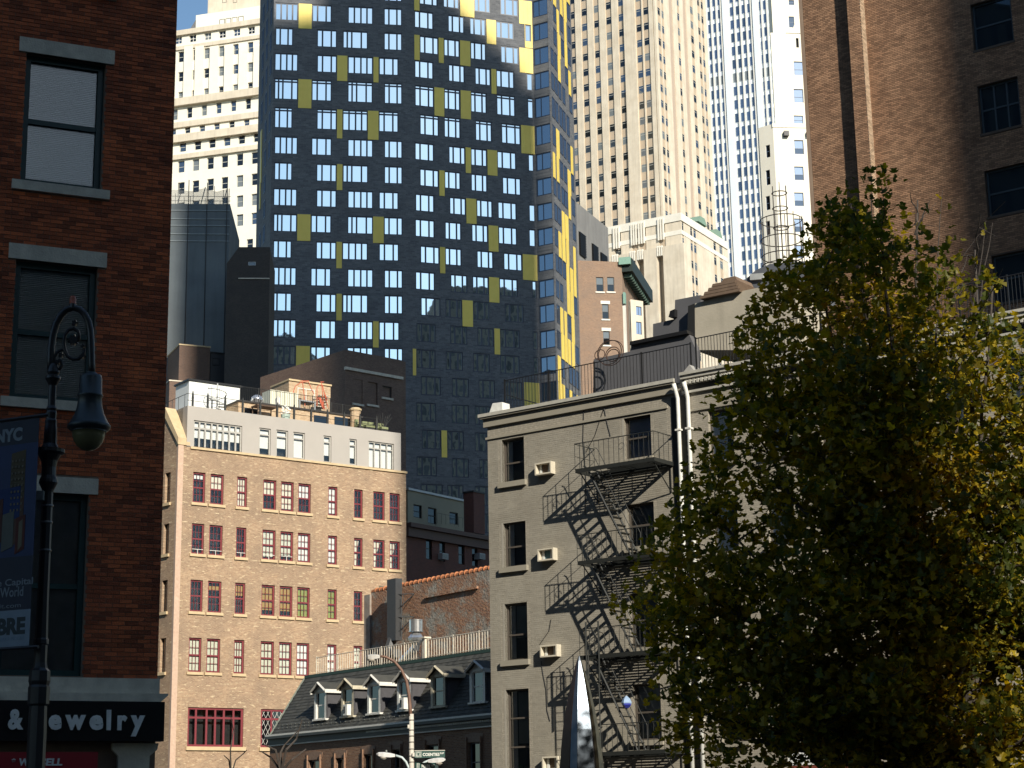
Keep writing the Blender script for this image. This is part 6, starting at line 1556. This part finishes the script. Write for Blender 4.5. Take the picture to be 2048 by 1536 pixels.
# banner on the lamp post
FNn = Frame(76, 900, 19.3, -66)
BN = thing('street_banner', 'dark blue vertical street banner with NYC lettering, left of the ornate lamp', 'banner', FNn, 0, FNn.sz(70, 1290)[1])
dkb_ = plain('banner_navy', (.012, .016, .035), .7); blu = plain('banner_blue', (.014, .030, .10), .7); whb = plain('banner_white', (.22, .27, .33), .7)
bL = -1.35
zt = FNn.sz(74, 836)[1]; z1 = FNn.sz(74, 884)[1]; z2 = FNn.sz(70, 1110)[1]; z3 = FNn.sz(70, 1217)[1]; z4 = FNn.sz(69, 1290)[1]
part(MB().box(bL, 0, z1, zt, -.004, .004), 'header', dkb_, BN, FNn); part(MB().box(bL, 0, z2, z1, -.004, .004), 'picture', blu, BN, FNn)
part(MB().box(bL, 0, z3, z2, -.004, .004), 'text_panel', dkb_, BN, FNn); part(MB().box(bL, 0, z4, z3, -.004, .004), 'footer', whb, BN, FNn)
for z in (zt + .02, z4 - .02): part(MB().tube([(bL, z, 0), (.12, z, 0)], .02, 6), 'bracket_rod', lampm, BN, FNn)
fs = lambda x, z: FNn.s_at(x, z)
def btext(tx, xr, y0, y1, w, m, bold=0.03, rx=60):
    za, zb_ = FNn.sz(xr, y1)[1], FNn.sz(xr, y0)[1]; r = fs(xr, za); lettering(tx, BN, FNn, r - w, r, za, zb_, .004, m, .003, bold)
btext('NYC', 45, 854, 881, .36, plain('banner_text', (.20, .23, .26), .7), .05)
tx_m = plain('banner_text', (.20, .23, .26), .7)
btext('Real Estate Capital', 66, 1154, 1172, .98, tx_m, .012); btext('of the World', 47, 1172, 1192, .60, tx_m, .012); btext('nycvisit.com', 42, 1206, 1217, .55, tx_m, .0)
btext('CBRE', 50, 1233, 1268, .52, plain('banner_black', (.02, .03, .035), .7), .05); btext('RICHARD ELLIS', 48, 1272, 1279, .52, plain('banner_faint', (.2, .26, .33), .7))
# poster art: abstract buildings in brown, blue and red
art = [('banner_brown', (.085, .06, .03), -.34, -.15, .32, .92), ('banner_brown2', (.10, .05, .03), -.28, -.15, .10, .5), ('banner_deep', (.012, .03, .12), -.5, -.20, .30, .60), ('banner_red', (.10, .02, .012), -.24, -.12, .02, .34),
       ('banner_grey', (.12, .12, .10), -.42, -.27, .05, .38), ('banner_sand', (.16, .13, .08), -.2, -.15, .05, .3), ('banner_red2', (.08, .025, .02), -.55, -.42, .1, .5)]
for k, (nm, c, a, b, lo, hi) in enumerate(art):
    za, zb_ = z2 + (z1 - z2) * lo, z2 + (z1 - z2) * hi; part(MB().prism([(a, za), (b, za + .05), (b, zb_ + .03), (a, zb_)], .004, .0055 + k * .0008), 'picture_block', plain(nm, c, .8), BN, FNn)
mb = MB()
for i in range(4):
    for j in range(9):
        mb.box(-.325 + i * .045, -.305 + i * .045, z2 + (z1 - z2) * (.4 + j * .055), z2 + (z1 - z2) * (.42 + j * .055), .0115, .013)
part(mb, 'picture_windows', plain('banner_dot', (.16, .13, .09), .8), BN, FNn)

# ------------------------------------------------------------------ cobra-head street light with street signs
FT2 = Frame(823, 1480, 62, 89)
C1 = thing('street_light', 'white street light pole with curved brown arm, carrying the Coenties Slip sign', 'street light', FT2)
zt = FT2.sz(821, 1428)[1]
wp = surf('white_pole', (.66, .62, .54), (.48, .44, .38), 3, .6, streak=.3)
part(MB().tube([(0, 0, 0), (0, zt, 0)], [.105, .078], 12), 'pole', wp, C1, FT2, smooth=True)
def cp(x, y): q = FT2.sz(x, y); return (q[0], q[1], 0)
part(MB().tube([cp(821, 1432), cp(820, 1415), cp(818, 1390), cp(813, 1362), (cp(803, 1340)), cp(789, 1323), cp(772, 1314), cp(758, 1312)], [.066, .062, .058, .054, .05, .047, .043, .04], 8), 'arm', surf('rusty_brown_arm', (.20, .11, .075), (.13, .07, .05), 4, .6), C1, FT2, smooth=True)
alu = plain('lamp_head_metal', (.62, .60, .56), .4)
def cobra(a, b, sgn, root, F, m=alu):
    """head from the neck a to the tip b"""
    n = MB(); P = []
    for t, h, w, dn in ((0, .05, .06, .05), (.25, .075, .12, .08), (.6, .09, .17, .09), (.88, .07, .15, .07), (1, .02, .07, .02)):
        x = a[0] + (b[0] - a[0]) * t; z = a[1] + (b[1] - a[1]) * t; P.append([(x, z + h, 0), (x, z + h * .4, w), (x, z - dn, w * .8), (x, z - dn, -w * .8), (x, z + h * .4, -w)])
    for i in range(len(P) - 1):
        for k in range(5): n.face([P[i][k], P[i][(k + 1) % 5], P[i + 1][(k + 1) % 5], P[i + 1][k]])
    n.face(P[0]); n.face(P[-1]); hd = part(n, 'lamp_head', m, root, F)
    x = a[0] + (b[0] - a[0]) * .62; z = a[1] + (b[1] - a[1]) * .62
    q = MB().lathe(x, 0, [(.14, z - .08), (.13, z - .13), (.07, z - .18), (.01, z - .19)], 12); part(q, 'lens', plain('lamp_lens', (.5, .45, .38), .3), hd, F)
    part(MB().lathe(x - .1 * sgn, 0, [(.035, z + .08), (.035, z + .15), (.01, z + .16)], 8), 'photocell', plain('dull_grey_box', (.22, .23, .22), .6), hd, F)
cobra(cp(760, 1313), cp(733, 1314), -1, C1, FT2)
for y in (1440, 1460, 1472, 1484, 1498, 1512, 1524): z = FT2.sz(823, y)[1]; part(MB().lathe(0, 0, [(.098, z - .012), (.106, z), (.098, z + .012)], 12), 'pole_band', plain('band_dark', (.1, .09, .08), .5), C1, FT2)
q = FT2.sz(819, 1453); part(MB().box(q[0] - .06, q[0], q[1] - .06, q[1] + .06, -.05, .05), 'junction_box', wp, C1, FT2)
sg_green = plain('sign_green', (.012, .06, .05), .4)
FSg = Frame(827, 1510, 61.85, 82)
SG1 = thing('street_name_sign', 'dark green Coenties Slip street name sign on the white street light pole', 'sign', FSg, 0, FSg.sz(828, 1515)[1])
z0_, z1_ = FSg.sz(829, 1516)[1], FSg.sz(829, 1502)[1]; sA, sZ = FSg.s_at(829, z0_), FSg.s_at(890, z0_)
part(MB().box(sA, sZ, z0_, z1_, -.012, .012), 'plate', sg_green, SG1, FSg)
part(MB().box(sA, sZ, z1_, z1_ + .02, -.015, .015), 'edge', wp, SG1, FSg); part(MB().box(sA - .07, sA, z0_ + .05, z1_ - .05, -.03, .03), 'bracket', wp, SG1, FSg)
part(MB().box(sA + .03, sA + .24, z0_ + .02, z1_ - .02, .012, .016), 'emblem', surf('emblem_grey', (.45, .47, .42), (.1, .14, .12), 14), SG1, FSg)
part(MB().box(sA + .10, sA + .15, z0_ + .08, z1_ - .07, .016, .019), 'emblem_mark', sg_green, SG1, FSg)
wl2 = plain('sign_letter_white', (.85, .84, .78), .4)
lettering('COENTIES', SG1, FSg, FSg.s_at(845.5, z0_), FSg.s_at(879, z0_), z0_ + .06, z1_ - .07, .012, wl2, .004, .02); lettering('SLIP', SG1, FSg, FSg.s_at(880, z0_), FSg.s_at(887.8, z0_), z0_ + .12, z1_ - .055, .012, wl2, .004, .02)
FS2 = Frame(827, 1530, 61.9, 36)
SG2 = thing('street_name_sign', 'dark green Pearl Street name sign turned away, lower on the white street light pole', 'sign', FS2, 0, FS2.sz(830, 1540)[1])
z0_, z1_ = FS2.sz(829, 1539)[1], FS2.sz(829, 1525)[1]
part(MB().box(.1, 1.15, z0_, z1_, -.012, .012), 'plate', sg_green, SG2, FS2); part(MB().box(.14, .32, z0_ + .02, z1_ - .02, .012, .016), 'emblem', surf('emblem_grey', (.45, .47, .42), (.1, .14, .12), 14), SG2, FS2)
lettering('PEARL', SG2, FS2, .42, .9, z0_ + .06, z1_ - .06, .012, wl2, .004, .02); lettering('ST', SG2, FS2, .95, 1.1, z0_ + .12, z1_ - .05, .012, wl2, .004, .02)
FT3 = Frame(828, 1490, 66, 89)
C2 = thing('double_street_light', 'low double-armed street light with two white cobra heads at the bottom edge', 'street light', FT3)
c3 = lambda x, y: (*FT3.sz(x, y), 0)
zt = FT3.sz(828, 1545)[1]; part(MB().tube([(0, 0, 0), (0, zt, 0)], .085, 10), 'pole', wp, C2, FT3, smooth=True)
lt_blue = plain('pale_blue_arm', (.50, .58, .58), .4)
part(MB().tube([(0, zt - .1, 0), c3(817, 1535), c3(812, 1524), c3(804, 1515), c3(791, 1511)], .045, 7), 'arm', lt_blue, C2, FT3, smooth=True); part(MB().tube([(0, zt - .1, 0), c3(838, 1537), c3(843, 1529), c3(850, 1524), c3(858, 1521)], .04, 7), 'arm', lt_blue, C2, FT3, smooth=True)
cobra(c3(790, 1511), c3(753, 1508), -1, C2, FT3, plain('bright_lamp_head', (.8, .78, .76), .35)); cobra(c3(856, 1522), c3(891, 1519), 1, C2, FT3, plain('bright_lamp_head', (.8, .78, .76), .35))

# ------------------------------------------------------------------ metal spire sculpture
FSc = Frame(1163, 1500, 34, 86)
SCu = thing('sculpture', 'tall pointed faceted metal sculpture shaped like a bullet, in front of the fire escape', 'sculpture', FSc)
zS = lambda y: FSc.sz(1163, y)[1]
pf = [(1312, 1.2), (1322, 5), (1345, 12), (1380, 21), (1420, 29.5), (1460, 36), (1500, 40.5), (1536, 43.5)]
steel = plain('polished_steel', (.075, .088, .105), .30, .95); dsteel = plain('blue_reflection_steel', (.10, .12, .15), .4, .9); mirror_brown = plain('brown_reflection_steel', (.16, .085, .06), .35, .6); olive_m = plain('olive_bronze', (.17, .15, .10), .4, .7); blackm = plain('black_groove', (.02, .018, .02), .5)  # brown and blue-grey bands paint mirrored surroundings into the metal's colour
pu = 34 / FPX
rad = [(zS(y), w * pu) for y, w in pf]; rad.append((zS(1600), 46 * pu)); rad.append((2.2, 47 * pu)); rad.append((0.6, 44 * pu))
cen = lambda z: -.0
prof_angs = [(-190, -130, mirror_brown), (-128, -108, dsteel), (-107, -62, steel), (-60, -47, blackm), (-45, 5, olive_m), (5, 60, mirror_brown), (60, 170, mirror_brown)]
for a0, a1, mt_ in prof_angs:
    mb = MB(); A0, A1 = R_(a0), R_(a1); rr_ = .80 if mt_ is blackm else 1.0
    for i in range(len(rad) - 1):
        (za_, ra), (zb_, rb_) = rad[i], rad[i + 1]
        P = [(ra * rr_ * math.cos(A0), za_, -ra * rr_ * math.sin(A0)), (ra * rr_ * math.cos(A1), za_, -ra * rr_ * math.sin(A1)), (rb_ * rr_ * math.cos(A1), zb_, -rb_ * rr_ * math.sin(A1)), (rb_ * rr_ * math.cos(A0), zb_, -rb_ * rr_ * math.sin(A0))]
        mb.face(P)
        for ang, e in ((A0, (P[0], P[3])), (A1, (P[1], P[2]))): mb.face([e[0], e[1], (e[1][0] * .82, e[1][1], e[1][2] * .82), (e[0][0] * .82, e[0][1], e[0][2] * .82)])
    part(mb, 'facet', mt_, SCu, FSc)
part(MB().lathe(0, 0, [(r * .8, z) for z, r in rad], 16), 'core', blackm, SCu, FSc)
part(MB().box(-.7, .7, 0, .6, -.7, .7), 'plinth', lime, SCu, FSc)
# awning low at the right, seen through the tree
FAw = FY.off(FY.s_at(1640, 5), .9)
AW = thing('shop_awning', 'white shop canopy with a red-brown valance at the bottom right behind the tree', 'awning', FAw, 0, 3)
a = FAw.sz(1585, 1508); b = FAw.s_at(1700, a[1]); part(MB().box(a[0], b, a[1] - .35, a[1] + .05, -.9, .3), 'canopy', bright, AW, FAw); part(MB().box(a[0], b, a[1] - .75, a[1] - .35, -.9, .28), 'valance', plain('red_brown_valance', (.20, .05, .03), .7), AW, FAw)

# ------------------------------------------------------------------ trees
bark = surf('dark_bark', (.075, .06, .05), (.04, .033, .028), 6, .95, .5, 40)
leafm, N, L, b, o_ = _new('autumn_leaf')
gg = N.new('ShaderNodeNewGeometry'); oi = N.new('ShaderNodeObjectInfo'); ad = N.new('ShaderNodeMath'); L.new(gg.outputs['Random Per Island'], ad.inputs[0]); L.new(oi.outputs['Random'], ad.inputs[1])
fr = N.new('ShaderNodeMath'); fr.operation = 'FRACT'; L.new(ad.outputs[0], fr.inputs[0])
big_n = _noise(N, L, _pos(N, L), .55, 2); mm = N.new('ShaderNodeMath'); mm.operation = 'MULTIPLY_ADD'; L.new(big_n, mm.inputs[0]); mm.inputs[1].default_value = 1.1; 
sh_ = N.new('ShaderNodeMath'); sh_.operation = 'MULTIPLY_ADD'; L.new(fr.outputs[0], sh_.inputs[0]); sh_.inputs[1].default_value = .55; sh_.inputs[2].default_value = -.32
L.new(sh_.outputs[0], mm.inputs[2])
col = _ramp(N, L, mm.outputs[0], [(.0, (.030, .052, .010)), (.32, (.080, .098, .013)), (.56, (.20, .165, .014)), (.78, (.46, .34, .02)), (1, (.36, .18, .018))])
df = N.new('ShaderNodeBsdfDiffuse'); tl = N.new('ShaderNodeBsdfTranslucent'); gl = N.new('ShaderNodeBsdfGlossy'); gl.inputs['Roughness'].default_value = .45
L.new(col, df.inputs[0]); tcol = _mix(N, L, 1.0, col, (1.6, 1.4, .4), 'MULTIPLY'); L.new(tcol, tl.inputs[0])
m1 = N.new('ShaderNodeMixShader'); m1.inputs[0].default_value = .5; L.new(df.outputs[0], m1.inputs[1]); L.new(tl.outputs[0], m1.inputs[2])
m2 = N.new('ShaderNodeMixShader'); m2.inputs[0].default_value = .02; L.new(m1.outputs[0], m2.inputs[1]); L.new(gl.outputs[0], m2.inputs[2]); L.new(m2.outputs[0], o_.inputs[0])

TD = 24.0
FTr = Frame(1890, 1400, TD, 90)                  # s to the right, d towards the camera
TREE = thing('autumn_tree', 'broad street tree with thinning yellow-green autumn leaves at the lower right', 'tree', FTr)
tp = lambda x, y, d=0.0: (*FTr.sz(x, y, d), d)
rt = random.Random(21)
# crown outline in the photograph, as silhouette points at the tree's own distance
outl = [(1545, 1560), (1420, 1530), (1330, 1500), (1300, 1440), (1285, 1390), (1310, 1330), (1300, 1270), (1235, 1220), (1228, 1170), (1265, 1110), (1300, 1070), (1335, 1010), (1370, 930), (1395, 870), (1410, 800), (1440, 740), (1455, 690), (1485, 640),
        (1520, 585), (1570, 535), (1610, 520), (1622, 440), (1660, 410), (1700, 385), (1745, 390), (1780, 420), (1800, 450), (1870, 470), (1905, 520), (1930, 570), (1965, 590), (1990, 640), (2030, 690), (2080, 720), (2200, 800), (2260, 1000), (2280, 1250), (2230, 1560)]
OUT = [FTr.sz(x, y) for x, y in outl]
def inside(s, z):
    c = False; n = len(OUT)
    for i in range(n):
        (x0, y0), (x1, y1) = OUT[i], OUT[(i + 1) % n]
        if (y0 > z) != (y1 > z) and s < (x1 - x0) * (z - y0) / (y1 - y0) + x0: c = not c
    return c
def half_depth(s, z):
    lo, hi = -1.5, 2.6; zt = OUT[23][1]
    return max(.4, 2.5 * math.sqrt(max(0.02, 1 - ((z - 4.6) / (zt - 4.3)) ** 2)) * (1 - .5 * (abs(s - .2) / 4.6) ** 1.5 if abs(s - .2) < 4.6 else .5))
trunk_pts = [(0.02, 0), (0.0, 1.2), (.02, 2.2)]
part(MB().tube([(0, 0, 0), (.02, 1.0, 0), (0, 2.0, 0), (-.02, 2.9, .05)], [.20, .17, .155, .14], 10), 'trunk', bark, TREE, FTr, smooth=True)
segs = []
def limb(pts, r0, r1):
    n = len(pts); part(MB().tube(pts, [r0 + (r1 - r0) * i / (n - 1) for i in range(n)], 7), 'branch', bark, TREE, FTr, smooth=True)
    for i in range(n - 1): segs.append((Vector(pts[i]), Vector(pts[i + 1])))
def wiggle(a, b, n, amp, bow=(0, 0, 0)):
    P = []
    for i in range(n + 1):
        t = i / n; w = amp * math.sin(math.pi * t) if 0 < i < n else 0
        P.append(tuple(a[k] + (b[k] - a[k]) * t + rt.uniform(-1, 1) * w + bow[k] * math.sin(math.pi * t) for k in range(3)))
    return P
base = (-.02, 2.6, .05)
leaders = [((1885, 1536), (1905, 700), 0.3, .075), ((1900, 1536), (1950, 500), -.7, .07), ((1880, 1536), (1760, 420), .5, .075), ((1870, 1536), (1700, 400), -.5, .07), ((1905, 1500), (2060, 760), .8, .07), ((1870, 1450), (1640, 560), -.9, .065),
           ((1895, 1480), (2120, 1000), .4, .06), ((1880, 1500), (1985, 560), .9, .05), ((1875, 1500), (1835, 400), -.2, .05)]
LP = []
for (a, b, d, r) in leaders:
    A = tp(*a, d * .15); A = (A[0], max(A[1], 2.3), A[2]); P = wiggle(A, tp(*b, d), 7, .07, (.12 if b[0] > 1900 else -.10, 0, 0)); limb(P, r, .012); LP.append(P)
lows = [((1880, 1536), (1690, 1360), 1.2), ((1870, 1500), (1420, 1180), .8), ((1875, 1536), (1500, 1330), .3), ((1870, 1480), (1330, 1260), -.6), ((1880, 1440), (1400, 1000), -.9), ((1885, 1536), (1600, 1420), 1.6), ((1880, 1400), (1480, 820), .4),
        ((1880, 1380), (1560, 720), -1.2), ((1890, 1400), (2200, 1200), .6), ((1880, 1536), (1440, 1460), -.4), ((1880, 1500), (1380, 1420), 1.0), ((1895, 1450), (2150, 1350), -.6), ((1890, 1350), (2080, 880), 1.0), ((1885, 1300), (1640, 900), 1.4), ((1885, 1250), (1720, 760), 1.0), ((1890, 1536), (2090, 1440), 1.2)]
for (a, b, d) in lows:
    A = tp(*a, 0); A = (A[0], max(A[1], 2.2), 0); P = wiggle(A, tp(*b, d), 7, .08, (0, -.12, 0)); limb(P, .055, .008); LP.append(P)
# side shoots
twig = MB(); tsegs = []
for P in LP:
    for i in range(2, len(P)):
        for k in range(4 if i < 6 else 3):
            t = rt.random(); a = [P[i - 1][q] + (P[i][q] - P[i - 1][q]) * t for q in range(3)]
            an = rt.uniform(0, 6.28); ln_ = rt.uniform(.5, 1.5)
            bdir = (math.cos(an) * ln_, rt.uniform(.05, .75) * ln_, math.sin(an) * ln_)
            e = [a[q] + bdir[q] for q in range(3)]
            if not inside(e[0], e[1]) and rt.random() < .85: e = [a[q] + bdir[q] * .35 for q in range(3)]
            W_ = wiggle(a, e, 4, .04); twig.tube(W_, [.014, .011, .008, .006, .004], 4, cap=False)
            for j in range(4): tsegs.append((W_[j], W_[j + 1]))
            for _ in range(2):
                t = rt.random(); j = rt.randrange(1, 4); c = W_[j]; e2 = [c[q] + rt.uniform(-.4, .4) + (.12 if q == 1 else 0) for q in range(3)]
                twig.tube([tuple(c), tuple(e2)], [.006, .003], 3, cap=False); tsegs.append((c, e2))
# long bare shoots above the crown
for a, b in (((1640, 560), (1712, 380)), ((1835, 640), (1830, 400)), ((1870, 700), (1885, 380)), ((1925, 740), (1972, 440)), ((1940, 700), (1985, 445)), ((1905, 770), (1990, 560)), ((1740, 560), (1742, 330)), ((2005, 900), (2045, 690)), ((1830, 470), (1860, 400)), ((1835, 440), (1820, 385)), ((1900, 620), (1935, 510))):
    A, B = tp(*a, rt.uniform(-.5, .5)), tp(*b, rt.uniform(-.5, .5)); W_ = wiggle(A, B, 5, .04); twig.tube(W_, [.016, .013, .01, .008, .006, .003], 4, cap=False)
part(twig, 'twigs', bark, TREE, FTr, kind='stuff')
# leaves
def leaf_geo():
    """lobed leaf in its own plane (x across, y along), slightly folded"""
    return [(0, 0, 0), (.34, .02, .10), (.58, .36, .20), (.24, .46, .06), (.42, .86, .14), (0, 1.12, -.12), (-.40, .80, .14), (-.22, .46, .06), (-.56, .40, .18), (-.32, .04, .10), (0, .42, 0)]
LG = [Vector(v) for v in leaf_geo()]
LFc = [(0, 1, 2, 10), (10, 2, 3), (10, 3, 4, 5), (10, 5, 6, 7), (10, 7, 8), (10, 8, 9, 0)]
lv, lf = [], []; leaf_list = []
def put_leaf(p, size):
    ax = Vector((rt.uniform(-1, 1), rt.uniform(-1, 1), rt.uniform(-1, 1)));
    if ax.length < .1: ax = Vector((0, 0, 1))
    m3 = Matrix.Rotation(rt.uniform(0, 6.28), 3, 'Z') @ Matrix.Rotation(rt.gauss(.30, .48) if rt.random() < .68 else rt.gauss(1.8, .5), 3, 'X') @ Matrix.Rotation(rt.uniform(-.8, .8), 3, 'Y')
    leaf_list.append((p, size, m3))
def try_leaf(p):
    s, z, d = p
    if not inside(s, z): 
        if rt.random() < .93: return
    if s > 2.2 or z < 1.6: return
    put_leaf(p, rt.uniform(.06, .125))
for (a, b) in tsegs:
    dens = 9.5
    n = int((Vector(a) - Vector(b)).length * dens * 3.0 + rt.random())
    for _ in range(n):
        t = rt.random(); p = [a[q] + (b[q] - a[q]) * t + rt.gauss(0, .07) for q in range(3)]
        if p[1] > tp(1900, 760)[1] and p[0] > 0 and rt.random() < .45: continue
        try_leaf(p)
# foliage clumps filling the crown volume, with gaps between them
for _ in range(520):
    s = rt.uniform(-4.6, 2.2); z = rt.uniform(2.0, OUT[23][1])
    if not inside(s, z): continue
    hd = half_depth(s, z); d = rt.uniform(-hd, hd); rr_ = rt.uniform(.25, .6)
    if s > .4 and z > tp(1900, 700)[1]: continue
    dens = 62 if s < .6 else 30
    for _k in range(int(dens * rr_ / .42)):
        p = (s + rt.gauss(0, rr_ * .6), z + rt.gauss(0, rr_ * .45), d + rt.gauss(0, rr_ * .6))
        if inside(p[0], p[1]): try_leaf(p)
print('leaves', len(leaf_list))
leaf_list.sort(key=lambda t: (FTr.W(t[0][0], t[0][1], t[0][2]) - CP).length - t[1] * 20)
def leaf_mesh(items, name):
    v = []; f = []
    for (p, sz, m3) in items:
        o = Vector((p[0], -p[2], p[1])); b = len(v)
        for q in LG: w = m3 @ (q * sz); v.append((o.x + w.x, o.y + w.y, o.z + w.z))
        for t in LFc: f.append(tuple(b + i for i in t))
    me = bpy.data.meshes.new(name); me.from_pydata(v, [], f); me.materials.append(leafm); me.update(); return me
lm1 = bpy.data.meshes.new('leaf'); lm1.from_pydata([tuple(q) for q in LG], [], LFc); lm1.materials.append(leafm); lm1.update()
for (p, sz, m3) in leaf_list[:300]:
    o = bpy.data.objects.new('leaf', lm1); M = FTr.M @ Matrix.Translation((p[0], -p[2], p[1])) @ m3.to_4x4() @ Matrix.Scale(sz, 4); _link(o, TREE, M)
part(leaf_mesh(leaf_list[300:], 'leaf'), 'leaf', None, TREE, FTr, kind='stuff')

def bare_tree(label, px, py, D, tips, r=.035):
    F = Frame(px, py, D, 90); t = thing('bare_tree', label, 'tree', F)
    z0 = F.sz(px, py)[1]; part(MB().tube([(0, 0, 0), (.03, z0 * .5, 0), (0, z0, 0)], [r * 1.8, r * 1.3, r], 6), 'trunk', bark, t, F)
    for tip in tips:
        P = [(*F.sz(x, y), rt.uniform(-.3, .3)) for x, y in tip]; P = [(0, z0 - .1, 0)] + P; part(MB().tube(P, [r * .7 * (1 - i / len(P)) + .006 for i in range(len(P))], 5), 'branch', bark, t, F)
pale_bark = surf('pale_bark', (.22, .18, .15), (.15, .12, .1), 6, .9)
bare_tree('slender leafless tree in front of the mansard house corner', 562, 1536, 50, [((575, 1500), (590, 1478), (603, 1440)), ((560, 1505), (566, 1490), (600, 1455)), ((540, 1515), (520, 1502)), ((585, 1520), (612, 1498)), ((552, 1500), (530, 1490))], .05)
bare_tree('slender leafless tree against the right foot of the tan loft', 462, 1545, 55, [((463, 1500), (465, 1460), (463, 1432)), ((470, 1520), (486, 1506), (494, 1500)), ((458, 1520), (445, 1510))], .03)

# ------------------------------------------------------------------ street blocks outside the picture that shade it and show in its glass
az = SUN_AZ; HV = Vector((math.sin(az), math.cos(az), 0)); QV = Vector((-math.cos(az), math.sin(az), 0))
class QF(Frame):
    def __init__(self, q, m):
        P = QV * q + HV * m; self.O = Vector((P.x, P.y, 0)); self.r = QV.copy(); self.n = -HV
        self.n = Vector((self.r.y, -self.r.x, 0)); self.rot = math.atan2(self.r.y, self.r.x); self.M = Matrix.Translation(self.O) @ Matrix.Rotation(self.rot, 4, 'Z')
blk = brickmat('window_grid_facade', QF(0, 0).rot, [(.05, .055, .065), (.10, .11, .12), (.03, .034, .04)], (.17, .155, .135), 1.9, 3.4, .55, .3, .2)
te = math.tan(SUN_EL)
def q_of(P): return P.dot(QV)
def top_of(P, m): return P.z + (m - P.dot(HV)) * te        # height at m that just lets the sun reach P
def off_tower(label, q0, q1, m, prof, dep=28):
    F = QF(q0, m); t = thing('office_tower', label, 'tower', F)
    for (a, b, h) in prof: part(MB().box(a - q0, b - q0, 0, h, 0, dep), 'wall', blk, t, F); part(MB().box(a - q0, b - q0, h, h + .3, .2, dep - .2), 'parapet', conc, t, F)
M1 = 62.0
onW = lambda x, y: FW.W(*FW.sz(x, y)); onX = lambda x, y: FX.W(*FX.sz(x, y))
prof = []; qa = q_of(FR.W(*FR.sz(1868, 150))) - .05
prev = qa
for (x, y, pl) in ((640, 34, onW), (800, -60, onW), (905, -40, onX), (930, 15, onX), (960, 45, onX), (985, 72, onX), (1015, 100, onX), (1045, 135, onX), (1078, 178, onX)):
    q1 = q_of(pl(x, max(y, 0))); h = top_of(pl(x, y), M1); prof.append((prev, q1, h)); prev = q1
off_tower('tall stepped dark office tower behind the camera to the right', qa, prev, M1, prof)
off_tower('broad dark office block behind the camera to the far right', prev + .3, prev + 70, M1 + 25, [(prev + .3, prev + 35, 140), (prev + 35, prev + 70, 150)])
qt = q_of(at_dist(1770, 800, 24))
off_tower('unseen low block behind the camera, added to hold back sky light', qt + .4, qa - .6, 64, [(qt + .4, qa - .6, 46)], 20)  # added block: cuts low sky light, stays beneath the sun's path
off_tower('unseen long dark block behind the camera at left, added to cut sky light', -120, -37, 46, [(-120, -70, 90), (-70, -37, 115)], 30)  # added to block sky light from behind on the left
WL = Frame(0, 0, 0, 0.5, P=(-34, 24, 0)); t = thing('reflected_block', 'unseen long block added at left for dark window reflections', 'building', WL)  # added so the grey house windows mirror something dark
part(MB().box(0, 62, 0, 62, -26, 0), 'wall', blk, t, WL); part(MB().box(0, 62, 62, 62.4, -25.6, -.4), 'parapet', conc, t, WL)
off_tower('dark slab office block directly behind the camera', -36, qt, 52, [(-36, -4, 128), (-4, 2.5, 118), (2.5, qt, 92)], 30)
print('qa', qa, 'qt', qt, 'aM', aM, 'aJ', aJ)
flush_rest()
